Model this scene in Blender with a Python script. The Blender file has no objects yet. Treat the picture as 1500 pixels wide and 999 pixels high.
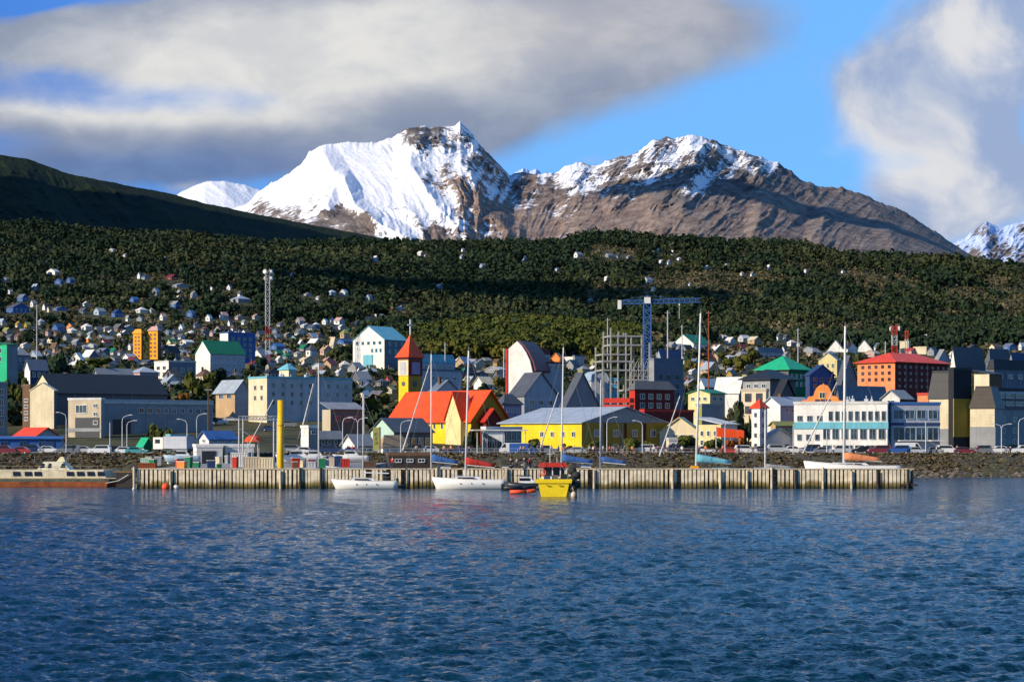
import bpy, bmesh, math, random
import numpy as np
from mathutils import Vector, Matrix

SC = bpy.context.scene
COL = SC.collection
rnd = random.Random(7)
CAMZ = 7.5          # eye height above the water
F = 2917.0          # focal length in photo pixels (photo 1500 wide)
HOR = 640.0         # row of the true horizon
R = math.radians

# ---------------------------------------------------------------- camera
cam = bpy.data.cameras.new('camera')
camo = bpy.data.objects.new('camera', cam)
COL.objects.link(camo)
cam.sensor_width = 36.0
cam.lens = F / 1500 * 36.0
camo.location = (0, 0, CAMZ)
camo.rotation_euler = (R(90), 0, 0)
cam.shift_y = (HOR - 499.5) / 1500
cam.clip_start = 0.5
cam.clip_end = 60000
SC.camera = camo
SC.view_settings.view_transform = 'Standard'
SC.view_settings.look = 'None'
SC.view_settings.exposure = 0.18
SC.view_settings.gamma = 1.0
SC.cycles.max_bounces = 5
SC.cycles.transparent_max_bounces = 8

# ---------------------------------------------------------------- sun + sky
SUN_EL, SUN_PHI = 23.0, 31.0          # elevation; swing from due left towards the viewer
ph, el = R(SUN_PHI), R(SUN_EL)
to_sun = Vector((-math.cos(ph) * math.cos(el), -math.sin(ph) * math.cos(el), math.sin(el)))
sl = bpy.data.lights.new('sun', 'SUN')
sl.energy = 4.8
sl.angle = R(0.5)
sl.color = (1.0, 0.86, 0.66)
so = bpy.data.objects.new('sun', sl)
COL.objects.link(so)
so.rotation_euler = to_sun.to_track_quat('Z', 'Y').to_euler()
so.location = (-200, -100, 200)

world = bpy.data.worlds.new('World')
SC.world = world
world.use_nodes = True
wt = world.node_tree
wt.nodes.clear()
WN, WL = wt.nodes, wt.links


class NB:
    """tiny node-building helper"""
    def __init__(self, nt):
        self.nt = nt

    def n(self, typ, **kw):
        nd = self.nt.nodes.new(typ)
        for k, v in kw.items():
            setattr(nd, k, v)
        return nd

    def put(self, sock, v):
        if hasattr(v, 'is_linked') or isinstance(v, bpy.types.NodeSocket):
            self.nt.links.new(v, sock)
        else:
            sock.default_value = v

    def math(self, op, a, b=None, c=None, clamp=False):
        nd = self.n('ShaderNodeMath', operation=op, use_clamp=clamp)
        for i, v in enumerate((a, b, c)):
            if v is not None:
                self.put(nd.inputs[i], v)
        return nd.outputs[0]

    def mix(self, f, a, b, mode='MIX'):
        nd = self.n('ShaderNodeMix', data_type='RGBA', blend_type=mode)
        self.put(nd.inputs[0], f)
        self.put(nd.inputs[6], a if not isinstance(a, tuple) else (*a[:3], 1))
        self.put(nd.inputs[7], b if not isinstance(b, tuple) else (*b[:3], 1))
        return nd.outputs[2]

    def smooth(self, v, lo, hi, a=0.0, b=1.0):
        nd = self.n('ShaderNodeMapRange', interpolation_type='SMOOTHSTEP')
        self.put(nd.inputs[0], v)
        nd.inputs[1].default_value, nd.inputs[2].default_value = lo, hi
        nd.inputs[3].default_value, nd.inputs[4].default_value = a, b
        return nd.outputs[0]

    def noise(self, vec, scale, detail=4, rough=.5, dist=0.0, out=0, lac=2.0):
        nd = self.n('ShaderNodeTexNoise')
        if vec is not None:
            self.put(nd.inputs['Vector'], vec)
        nd.inputs['Scale'].default_value = scale
        nd.inputs['Detail'].default_value = detail
        nd.inputs['Roughness'].default_value = rough
        nd.inputs['Distortion'].default_value = dist
        nd.inputs['Lacunarity'].default_value = lac
        return nd.outputs[out]

    def mapping(self, vec, loc=(0, 0, 0), rot=(0, 0, 0), scale=(1, 1, 1), typ='POINT'):
        nd = self.n('ShaderNodeMapping', vector_type=typ)
        self.put(nd.inputs[0], vec)
        nd.inputs[1].default_value = loc
        nd.inputs[2].default_value = rot
        nd.inputs[3].default_value = scale
        return nd.outputs[0]


w = NB(wt)
tc = w.n('ShaderNodeTexCoord').outputs['Generated']
sky = w.n('ShaderNodeTexSky', sky_type='NISHITA')
sky.sun_disc = False
sky.sun_elevation = el
sky.sun_rotation = math.atan2(to_sun.x, to_sun.y)
sky.altitude = 0
sky.air_density = 1.0
sky.dust_density = 0.2
sky.ozone_density = 3.0
sep = w.n('ShaderNodeSeparateXYZ')
w.put(sep.inputs[0], tc)
yy = w.math('MAXIMUM', sep.outputs[1], 0.08)
cmb = w.n('ShaderNodeCombineXYZ')
w.put(cmb.inputs[0], w.math('DIVIDE', sep.outputs[0], yy))
w.put(cmb.inputs[1], w.math('DIVIDE', sep.outputs[2], yy))
P = cmb.outputs[0]                       # bearing / elevation plane north of the viewer


def blob(px, py, rx, ry, rot=0.0, vec=None):
    c = ((px - 750) / F, (640 - py) / F, 0)
    m = w.mapping(vec if vec is not None else Pw, c, (0, 0, R(rot)), (rx / F, ry / F, 1), 'TEXTURE')
    g = w.n('ShaderNodeTexGradient', gradient_type='QUADRATIC_SPHERE')
    w.put(g.inputs[0], m)
    return g.outputs['Fac']


# warp the plane a little so that cloud edges billow
wn = w.noise(P, 9.0, 4, .55, 0, 1)
sub = w.n('ShaderNodeVectorMath', operation='SUBTRACT')
w.put(sub.inputs[0], wn)
sub.inputs[1].default_value = (.5, .5, .5)
scl = w.n('ShaderNodeVectorMath', operation='MULTIPLY')
w.put(scl.inputs[0], sub.outputs[0])
scl.inputs[1].default_value = (.075, .03, 0)
add = w.n('ShaderNodeVectorMath', operation='ADD')
w.put(add.inputs[0], P)
w.put(add.inputs[1], scl.outputs[0])
Pw = add.outputs[0]


def addup(items, gain=1.0):
    t = None
    for it in items:
        k = it[5] if len(it) > 5 else 1.0
        b = w.math('MULTIPLY', blob(*it[:5]), k)
        t = b if t is None else w.math('ADD', t, b)
    return t


streak = w.mapping(P, (0, 0, 0), (0, 0, R(-8)), (1, 1.8, 1))
fn = w.noise(streak, 19.0, 9, .58, 0.22)
fn2 = w.noise(streak, 9.0, 4, .5, 0.3)
edge = w.math('ADD', w.math('MULTIPLY', w.math('SUBTRACT', fn, .5), 0.85), w.math('MULTIPLY', w.math('SUBTRACT', fn2, .5), .45))
cov = addup([(500, 70, 620, 190, 0, 1.7), (760, 120, 520, 170, 14, 1.3), (960, 40, 330, 110, 8, .9), (180, 190, 480, 60, 0, 1.1),
             (80, 55, 300, 60, 4, .8), (560, 190, 420, 130, 10, .9), (100, 122, 130, 26, 0, -.24), (250, 60, 420, 110, 0, .8), (40, 0, 130, 22, 0, -2.4), (40, 120, 300, 60, 0, .5), (100, 45, 300, 40, 0, .5),
             (-300, -900, 1300, 420, 0, .8), (600, 30, 760, 170, 0, .9), (250, 235, 620, 70, 0, 1.1), (-50, 175, 360, 60, 0, .8), (160, 250, 620, 55, 2, .9), (350, 60, 500, 120, 0, 1.0), (120, 70, 260, 45, 0, .6), (860, 60, 380, 120, 10, .8), (640, 215, 300, 70, 12, .8)])
cov = w.math('ADD', cov, w.math('MULTIPLY', edge, .75))
cmask = w.smooth(cov, .10, .95)
cov2 = addup([(1440, 60, 280, 210, 0, 1.6), (1330, 150, 260, 150, 0, 1.4), (1290, 120, 140, 90, 0, .6), (1330, 285, 200, 90, 0, .8), (1400, 300, 240, 130, 10, 1.0), (1500, 230, 160, 200, 0, .8),
              (870, 235, 160, 40, 0, .42), (1250, 110, 80, 60, 0, .2), (270, 268, 70, 22, 0, .7)])
cov2 = w.math('ADD', cov2, w.math('MULTIPLY', w.math('SUBTRACT', w.noise(P, 15.0, 7, .6, .5), .5), 1.1))
cmask2 = w.smooth(cov2, .1, .7, 0, .92)
lit = w.math('ADD', addup([(520, 60, 760, 150, 0, 1.1), (380, 110, 520, 130, 8, 1.3), (560, 60, 560, 90, 4, .9), (120, 172, 330, 36, 0, .9), (330, 175, 260, 50, 0, .7)]), w.math('MULTIPLY', edge, .35))
lit = w.smooth(lit, -.15, 1.0)
ccol = w.mix(lit, (.235, .285, .40), (.64, .64, .635))
low = w.smooth(addup([(200, 260, 640, 95, 0, 1.4), (760, 215, 160, 60, 20, .5)]), .1, 1.0)
ccol = w.mix(w.math('MULTIPLY', low, .9), ccol, (.12, .20, .40))
top = w.smooth(addup([(900, 30, 480, 130, 8, 1.3)]), .0, 1.0)
ccol = w.mix(w.math('MULTIPLY', top, .7), ccol, (.43, .43, .47))
ccol = w.mix(1.0, ccol, w.mix(w.smooth(fn, .36, .66), (.86, .88, .92), (1.07, 1.06, 1.04)), 'MULTIPLY')
fn3 = w.noise(P, 16.0, 6, .55, .4)
c2 = w.mix(w.smooth(w.math('ADD', fn3, w.math('MULTIPLY', addup([(1450, 60, 200, 160), (1320, 250, 120, 70)]) , .12)), .40, .68), (.30, .37, .54), (.70, .68, .66))
# clear sky: Nishita pushed to the photograph's saturated blue
skyc = w.mix(1.0, sky.outputs[0], (.052, .088, .135), 'MULTIPLY')
hgt = w.smooth(sep.outputs[2], .02, .22)
leftb = w.smooth(sep.outputs[0], -.28, .05)
deep = w.mix(leftb, (.055, .20, .66), (.17, .47, .97))
skyb = w.mix(w.math('MULTIPLY', w.smooth(sep.outputs[1], .0, .5), .8), skyc, deep)
out = w.mix(cmask2, skyb, c2)
out = w.mix(cmask, out, ccol)
bg = w.n('ShaderNodeBackground')
w.put(bg.inputs[0], out)
bg.inputs[1].default_value = 1.0
wo = w.n('ShaderNodeOutputWorld')
WL.new(bg.outputs[0], wo.inputs[0])


# ---------------------------------------------------------------- numpy noise
def _hash(ix, iy, seed):
    h = (ix.astype(np.int64) * 374761393 + iy.astype(np.int64) * 668265263 + seed * 1442695041) & 0xffffffff
    h = ((h ^ (h >> 13)) * 1274126177) & 0xffffffff
    h = h ^ (h >> 16)
    return (h & 0xffff) / 65535.0


def vnoise(x, y, seed=0):
    ix, iy = np.floor(x), np.floor(y)
    fx, fy = x - ix, y - iy
    fx = fx * fx * fx * (fx * (fx * 6 - 15) + 10)
    fy = fy * fy * fy * (fy * (fy * 6 - 15) + 10)
    a, b = _hash(ix, iy, seed), _hash(ix + 1, iy, seed)
    c, d = _hash(ix, iy + 1, seed), _hash(ix + 1, iy + 1, seed)
    return (a * (1 - fx) + b * fx) * (1 - fy) + (c * (1 - fx) + d * fx) * fy


def fbm(x, y, o=5, seed=0, g=.5):
    t, a, s = 0, 1.0, 0
    for i in range(o):
        t = t + a * vnoise(x * 2 ** i + 13.7 * i, y * 2 ** i - 7.3 * i, seed + i)
        s += a
        a *= g
    return t / s


def ridged(x, y, o=5, seed=0, g=.55):
    t, a, s = 0, 1.0, 0
    for i in range(o):
        t = t + a * (1 - abs(2 * vnoise(x * 2 ** i + 3.1 * i, y * 2 ** i + 5.7 * i, seed + i) - 1)) ** 2
        s += a
        a *= g
    return t / s


# ---------------------------------------------------------------- materials
MATS = {}


def mat(name, col=(.5, .5, .5), rough=.7, var=.18, scale=.8, metal=0.0, emit=0.0, fine=6.0, bump=0.0, spec=.4, stripe=0.0, sdir='X'):
    if name in MATS:
        return MATS[name]
    m = bpy.data.materials.new(name)
    m.use_nodes = True
    b = NB(m.node_tree)
    bs = m.node_tree.nodes['Principled BSDF']
    geo = b.n('ShaderNodeTexCoord').outputs['Object']
    n1 = b.noise(geo, scale, 5, .6)
    n2 = b.noise(geo, fine, 4, .6)
    f = b.math('ADD', b.math('MULTIPLY', n1, .65), b.math('MULTIPLY', n2, .35))
    f = b.smooth(f, .3, .7)
    lo = tuple(c * (1 - var) * k for c, k in zip(col, (1, .98, .94)))
    hi = tuple(min(1, c * (1 + var * .5)) for c in col)
    c = b.mix(f, lo, hi)
    if name.startswith('wall_'):
        st = b.noise(b.mapping(geo, scale=(1.6, 1.6, .12)), 1.0, 4, .65)
        c = b.mix(b.math('MULTIPLY', b.smooth(st, .52, .72), .45), c, tuple(x * .55 + .02 for x in col))
        wv0 = b.n('ShaderNodeTexWave', wave_type='BANDS', bands_direction='Z', wave_profile='SAW')
        b.put(wv0.inputs[0], geo)
        wv0.inputs['Scale'].default_value = .45
        c = b.mix(b.math('MULTIPLY', b.smooth(wv0.outputs['Fac'], .86, 1.0), .3), c, tuple(x * .5 for x in col))
    hgt = n2
    if stripe > 0:
        wv = b.n('ShaderNodeTexWave', wave_type='BANDS', bands_direction=sdir, wave_profile='SAW')
        b.put(wv.inputs[0], geo)
        wv.inputs['Scale'].default_value = stripe
        c = b.mix(b.math('MULTIPLY', b.smooth(wv.outputs['Fac'], .8, 1.0), .35), c, tuple(x * .55 for x in col))
        hgt = wv.outputs['Fac']
    b.put(bs.inputs['Base Color'], c)
    bs.inputs['Roughness'].default_value = rough
    bs.inputs['Metallic'].default_value = metal
    bs.inputs['Specular IOR Level'].default_value = spec
    if bump > 0:
        bp = b.n('ShaderNodeBump')
        bp.inputs['Strength'].default_value = bump
        bp.inputs['Distance'].default_value = .1
        b.put(bp.inputs['Height'], hgt)
        b.put(bs.inputs['Normal'], bp.outputs[0])
    if emit > 0:
        bs.inputs['Emission Color'].default_value = (*col, 1)
        bs.inputs['Emission Strength'].default_value = emit
    MATS[name] = m
    return m


PAL = {
    'white': (.78, .77, .74), 'offwhite': (.62, .61, .57), 'cream': (.72, .62, .42), 'beige': (.55, .46, .33), 'grey': (.30, .31, .32),
    'lightgrey': (.48, .50, .52), 'darkgrey': (.135, .135, .14), 'black': (.022, .024, .030), 'brown': (.15, .085, .05),
    'blue': (.045, .13, .36), 'lightblue': (.34, .45, .54), 'bluegrey': (.27, .285, .30), 'teal': (.16, .46, .55), 'navy': (.03, .06, .15),
    'green': (.015, .19, .085), 'brightgreen': (.02, .42, .20), 'red': (.50, .035, .02), 'darkred': (.16, .025, .022),
    'orangered': (.86, .085, .012), 'orange': (.80, .27, .07), 'hotel': (.78, .27, .11), 'yellow': (.82, .58, .02), 'amber': (.80, .36, .02),
    'scarlet': (.74, .065, .012), 'tan': (.50, .34, .19), 'pink': (.58, .36, .31), 'paleyellow': (.74, .62, .30), 'palegreen': (.48, .66, .55), 'ochre': (.42, .26, .03),
    'steel': (.52, .53, .54), 'roofgrey': (.36, .41, .47), 'slate': (.085, .095, .115), 'bright': (.80, .78, .72), 'darkbrown': (.055, .042, .035),
    'wallblue': (.44, .46, .52), 'mauve': (.30, .27, .42), 'steelblue': (.15, .185, .24), 'rust': (.30, .08, .025), 'olive': (.30, .30, .08),
}


def pm(c, kind='wall'):
    if kind == 'roof':
        return mat('roof_' + c, PAL[c], .5, .22, .5, bump=.3, stripe=1.2, spec=.3)
    if kind == 'metal':
        return mat('painted_' + c, PAL[c], .4, .1, 1.5, spec=.5)
    return mat('wall_' + c, PAL[c], .8, .2, .35, bump=.15, spec=.25)


def glass_mat():
    if 'glass' in MATS:
        return MATS['glass']
    m = bpy.data.materials.new('glass')
    m.use_nodes = True
    b = NB(m.node_tree)
    bs = m.node_tree.nodes['Principled BSDF']
    geo = b.n('ShaderNodeNewGeometry').outputs['Position']
    n = b.noise(geo, .45, 2)
    b.put(bs.inputs['Base Color'], b.mix(b.smooth(n, .35, .7), (.012, .018, .03), (.05, .08, .12)))
    bs.inputs['Roughness'].default_value = .12
    bs.inputs['Specular IOR Level'].default_value = .7
    MATS['glass'] = m
    return m


GLASS = glass_mat()


# ---------------------------------------------------------------- mesh building
class MB:
    def __init__(self):
        self.v, self.f, self.m = [], [], []

    def quad(self, *pts, mi=0):
        i = len(self.v)
        self.v += [tuple(p) for p in pts]
        self.f.append(tuple(range(i, i + len(pts))))
        self.m.append(mi)

    def box(self, x0, y0, z0, x1, y1, z1, mi=0):
        i = len(self.v)
        for z in (z0, z1):
            self.v += [(x0, y0, z), (x1, y0, z), (x1, y1, z), (x0, y1, z)]
        for q in ((3, 2, 1, 0), (4, 5, 6, 7), (0, 1, 5, 4), (1, 2, 6, 5), (2, 3, 7, 6), (3, 0, 4, 7)):
            self.f.append(tuple(i + k for k in q))
            self.m.append(mi)
        return self

    def prism(self, pts, d, mi=0):
        """closed polygon pts extruded by vector d"""
        i = len(self.v)
        n = len(pts)
        self.v += [tuple(p) for p in pts]
        self.v += [tuple(p[k] + d[k] for k in range(3)) for p in pts]
        self.f.append(tuple(range(i + n - 1, i - 1, -1)))
        self.f.append(tuple(range(i + n, i + 2 * n)))
        self.m += [mi, mi]
        for k in range(n):
            j = (k + 1) % n
            self.f.append((i + k, i + j, i + n + j, i + n + k))
            self.m.append(mi)
        return self

    def tube(self, p0, p1, r0, r1=None, n=8, mi=0, cap=True):
        r1 = r0 if r1 is None else r1
        p0, p1 = Vector(p0), Vector(p1)
        a = (p1 - p0).normalized()
        u = a.orthogonal().normalized()
        v = a.cross(u)
        i = len(self.v)
        for p, r in ((p0, r0), (p1, r1)):
            for k in range(n):
                t = 2 * math.pi * k / n
                self.v.append(tuple(p + (u * math.cos(t) + v * math.sin(t)) * r))
        for k in range(n):
            j = (k + 1) % n
            self.f.append((i + k, i + j, i + n + j, i + n + k))
            self.m.append(mi)
        if cap:
            self.f.append(tuple(i + k for k in range(n - 1, -1, -1)))
            self.f.append(tuple(i + n + k for k in range(n)))
            self.m += [mi, mi]
        return self

    def path(self, pts, r, n=6, mi=0):
        for a, b in zip(pts[:-1], pts[1:]):
            self.tube(a, b, r, r, n, mi)
        return self

    def ball(self, c, rx, ry=None, rz=None, n=10, mi=0):
        ry = rx if ry is None else ry
        rz = rx if rz is None else rz
        i = len(self.v)
        h = n // 2
        for a in range(h + 1):
            t = math.pi * a / h
            for k in range(n):
                q = 2 * math.pi * k / n
                self.v.append((c[0] + rx * math.sin(t) * math.cos(q), c[1] + ry * math.sin(t) * math.sin(q), c[2] + rz * math.cos(t)))
        for a in range(h):
            for k in range(n):
                j = (k + 1) % n
                self.f.append((i + a * n + k, i + (a + 1) * n + k, i + (a + 1) * n + j, i + a * n + j))
                self.m.append(mi)
        return self

    def loft(self, rings, mi=0, caps=True):
        """rings: list of equal-length closed loops"""
        i = len(self.v)
        n = len(rings[0])
        for r in rings:
            self.v += [tuple(p) for p in r]
        for a in range(len(rings) - 1):
            for k in range(n):
                j = (k + 1) % n
                self.f.append((i + a * n + k, i + a * n + j, i + (a + 1) * n + j, i + (a + 1) * n + k))
                self.m.append(mi)
        if caps:
            self.f.append(tuple(i + k for k in range(n - 1, -1, -1)))
            e = i + (len(rings) - 1) * n
            self.f.append(tuple(e + k for k in range(n)))
            self.m += [mi, mi]
        return self

    def build(self, name, mats, parent=None, smooth=False, loc=None):
        me = bpy.data.meshes.new(name)
        me.from_pydata(self.v, [], self.f)
        if not isinstance(mats, (list, tuple)):
            mats = [mats]
        for m in mats:
            me.materials.append(m)
        if len(mats) > 1:
            me.polygons.foreach_set('material_index', self.m)
        bm = bmesh.new()
        bm.from_mesh(me)
        bmesh.ops.recalc_face_normals(bm, faces=bm.faces)
        bm.to_mesh(me)
        bm.free()
        if smooth:
            me.polygons.foreach_set('use_smooth', [True] * len(me.polygons))
        o = bpy.data.objects.new(name, me)
        COL.objects.link(o)
        if parent is not None:
            o.parent = parent
        if loc is not None:
            o.location = loc
        return o


def tag(o, label=None, cat=None, group=None, kind=None):
    if label:
        o['label'] = label
    if cat:
        o['category'] = cat
    if group:
        o['group'] = group
    if kind:
        o['kind'] = kind
    return o


def thing(name, label, cat, loc=(0, 0, 0), rz=0.0, group=None):
    o = bpy.data.objects.new(name, None)
    o.empty_display_size = .5
    COL.objects.link(o)
    o.location = loc
    o.rotation_euler = (0, 0, rz)
    return tag(o, label, cat, group)


def copy_tree(o, parent=None):
    c = o.copy()
    COL.objects.link(c)
    c.parent = parent
    for ch in o.children:
        copy_tree(ch, c)
    return c


def X(px, Y):
    return (px - 750) / F * Y


def Z(py, Y):
    return CAMZ + (HOR - py) * Y / F


def np_mesh(name, verts, faces, mats, attr=None, smooth=True, nper=4):
    me = bpy.data.meshes.new(name)
    nv, nf = len(verts), len(faces)
    me.vertices.add(nv)
    me.vertices.foreach_set('co', np.ascontiguousarray(verts, dtype=np.float32).ravel())
    me.loops.add(nf * nper)
    me.loops.foreach_set('vertex_index', np.ascontiguousarray(faces, dtype=np.int32).ravel())
    me.polygons.add(nf)
    me.polygons.foreach_set('loop_start', np.arange(0, nf * nper, nper, dtype=np.int32))
    me.polygons.foreach_set('loop_total', np.full(nf, nper, dtype=np.int32))
    me.update(calc_edges=True)
    if smooth:
        me.polygons.foreach_set('use_smooth', np.ones(nf, dtype=bool))
    for m in (mats if isinstance(mats, (list, tuple)) else [mats]):
        me.materials.append(m)
    for k, (dom, val) in (attr or {}).items():
        a = me.attributes.new(k, 'FLOAT', dom)
        a.data.foreach_set('value', np.ascontiguousarray(val, dtype=np.float32).ravel())
    o = bpy.data.objects.new(name, me)
    COL.objects.link(o)
    return o


def grid_faces(nr, nc):
    i = np.arange(nr - 1)[:, None] * nc + np.arange(nc - 1)[None, :]
    i = i.ravel()
    return np.stack([i, i + 1, i + nc + 1, i + nc], 1)

# ================================================================ TERRAIN
TC = np.array([-400, 0, 200, 400, 600, 750, 900, 1100, 1300, 1500, 1900.])
TR = np.array([385, 430, 520, 620, 750, 900, 1050, 1250, 1400, 1600, 2000, 2500, 3000, 3300, 3600])
TT = np.array([
    [667] * 11, [658] * 11, [633] * 11, [608] * 11,
    [574, 574, 574, 575, 580, 582, 582, 582, 582, 582, 582],
    [544, 544, 546, 548, 555, 556, 556, 557, 557, 557, 557],
    [517, 517, 519, 523, 533, 536, 536, 534, 534, 534, 534],
    [488, 488, 490, 497, 494, 486, 494, 514, 514, 514, 514],
    [468, 468, 470, 484, 488, 484, 486, 503, 504, 505, 505],
    [446, 446, 449, 466, 482, 484, 484, 488, 492, 493, 493],
    [408, 408, 410, 424, 440, 448, 452, 460, 466, 468, 470],
    [370, 372, 376, 386, 396, 402, 404, 412, 422, 436, 440],
    [338, 341, 348, 360, 361, 360, 357, 366, 380, 398, 404],
    [350, 353, 360, 372, 372, 371, 368, 378, 392, 410, 416],
    [372, 375, 382, 394, 394, 393, 390, 400, 414, 430, 436.]])


def ground_py(px, Y):
    """row of bare ground at bearing px, distance Y (arrays ok)"""
    px, Y = np.atleast_1d(np.asarray(px, float)), np.atleast_1d(np.asarray(Y, float))
    ci = np.clip(np.searchsorted(TC, px) - 1, 0, len(TC) - 2)
    ri = np.clip(np.searchsorted(TR, Y) - 1, 0, len(TR) - 2)
    a = np.clip((px - TC[ci]) / (TC[ci + 1] - TC[ci]), 0, 1)
    a = a * a * (3 - 2 * a)
    b = np.clip((Y - TR[ri]) / (TR[ri + 1] - TR[ri]), 0, 1)
    r = (TT[ri, ci] * (1 - a) + TT[ri, ci + 1] * a) * (1 - b) + (TT[ri + 1, ci] * (1 - a) + TT[ri + 1, ci + 1] * a) * b
    far = np.clip((Y - 1200) / 600, 0, 1)
    xx, ss = (px - 750) / F * Y, Y
    r = r - far * (fbm(xx / 260, ss / 330, 4, 5) - .5) * 26 - far * (fbm(xx / 70, ss / 110, 3, 9) - .5) * 5
    ridge = np.clip((Y - 2500) / 500, 0, 1)
    r = r - ridge * (9 * np.exp(-((px - 880) / 42.) ** 2) + 4 * np.exp(-((px - 1150) / 60.) ** 2))
    return r


def gz(px, Y):
    return float((CAMZ + (HOR - ground_py(px, Y)) * Y / F)[0])


def gY(px, py):
    """first distance where the ground is seen at photo row py"""
    Ys = np.arange(388, 3000, 4.)
    g = ground_py(np.full_like(Ys, px), Ys)
    k = np.argmax(g <= py)
    return float(Ys[k]) if g[k] <= py else 2950.


tcol = np.arange(-400, 1901, 10.)
trow = np.concatenate([np.arange(385, 1000, 9.), np.arange(1000, 3601, 22.)])
PX, YY = np.meshgrid(tcol, trow)
zz = CAMZ + (HOR - ground_py(PX.ravel(), YY.ravel())) * YY.ravel() / F
tv = np.stack([(PX.ravel() - 750) / F * YY.ravel(), YY.ravel(), zz], 1)


def ground_material():
    m = bpy.data.materials.new('scrub_ground')
    m.use_nodes = True
    b = NB(m.node_tree)
    bs = m.node_tree.nodes['Principled BSDF']
    p = b.n('ShaderNodeNewGeometry').outputs['Position']
    n1, n2 = b.noise(p, .012, 6, .6), b.noise(p, .15, 5, .65)
    c = b.mix(b.smooth(n1, .42, .62), (.022, .032, .012), (.085, .08, .032))
    c = b.mix(b.smooth(n2, .45, .7), c, (.13, .11, .06))
    b.put(bs.inputs['Base Color'], c)
    bs.inputs['Roughness'].default_value = .95
    bs.inputs['Specular IOR Level'].default_value = .1
    return m


terr = np_mesh('hillside', tv, grid_faces(len(trow), len(tcol)), ground_material())
tag(terr, kind='structure')

# ================================================================ FAR MOUNTAINS
def interp(pts, x):
    return np.interp(x, [p[0] for p in pts], [p[1] for p in pts])


def rbf(pts, px, py, s=34., ys=1.35):
    num, den = 0, 1e-9
    for (a, b_, v) in pts:
        d2 = ((px - a) ** 2 + ((py - b_) * ys) ** 2) / (s * s)
        k = 1 / (1e-3 + d2 ** 1.6)
        num, den = num + k * v, den + k
    return num / den


def range_mesh(name, prof, x0, x1, nx, nt, Y0, Y1, base, relief, jag, snow=None, matr=None, seed=1, p=1.0, spurs=(), back=1500, fine=1.0):
    xs = np.linspace(x0, x1, nx)
    ridge = interp(prof, xs)
    jg = jag * (ridged(xs / 23., xs * 0 + .3, 5, seed + 50) - .55) * np.clip((base - ridge) / 80, .15, 1)
    t = np.linspace(0, 1, nt)[:, None]
    px = np.repeat(xs[None], nt, 0)
    py = base + (ridge[None] - base) * t ** p - jg[None] * np.clip((t - .9) / .1, 0, 1) ** 1.5
    Yd = Y0 + (Y1 - Y0) * t + 0 * px
    # relief: gullies run down the slope
    wx = px + 26 * (fbm(px / 60., py / 50., 3, seed + 3) - .5) + (py - 250) * .85 * np.tanh((px - 700) / 120.)
    r = (ridged(wx / 46., py / 70., 3, seed, .5) - .45) * 1.25 + (ridged(wx / 17., py / 24., 5, seed + 7, .6) - .45) * .62 * fine
    d = relief * r * (rbf(ROUGH, px, py, 45.) if snow is snow_main else 1)
    for (pts, wdt, amp) in spurs:
        best = np.full(px.shape, 1e9)
        for (ax, ay), (bx, by) in zip(pts[:-1], pts[1:]):
            ux, uy = bx - ax, by - ay
            q = np.clip(((px - ax) * ux + (py - ay) * uy) / (ux * ux + uy * uy), 0, 1)
            best = np.minimum(best, np.hypot(px - ax - q * ux, py - ay - q * uy))
        best = best + 7 * (fbm(px / 14., py / 14., 4, seed + 11) - .5)
        d = d + amp * np.clip(1 - best / wdt, 0, 1)
    edge = np.clip((1 - t) * 12, 0, 1)
    d = d * (.25 + .75 * edge)
    Yn = Yd - d
    V = np.stack([(px - 750) / F * Yn, Yn, CAMZ + (HOR - py) * Yn / F], -1)
    # far side falls away
    lastr = V[-1]
    rows = [V]
    for k in (1, 2, 3):
        bk = lastr.copy()
        bk[:, 1] += back * k / 3
        bk[:, 2] = lastr[:, 2] * (1 - (k / 3) * .8)
        rows.append(bk[None])
    V = np.concatenate(rows, 0)
    at = {}
    if snow is not None:
        s = snow(px, py, ridge[None] + 0 * px, r)
        s = np.concatenate([s, s[-1:], s[-1:], s[-1:]], 0)
        at['snow'] = ('POINT', s.ravel())
        at['warm'] = ('POINT', np.concatenate([rbf(WARM, px, py, 50.)] + [np.zeros((3, nx)) + .5], 0).ravel())
    o = np_mesh(name, V.reshape(-1, 3), grid_faces(V.shape[0], nx), matr, at)
    tag(o, kind='structure')
    return o


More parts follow.
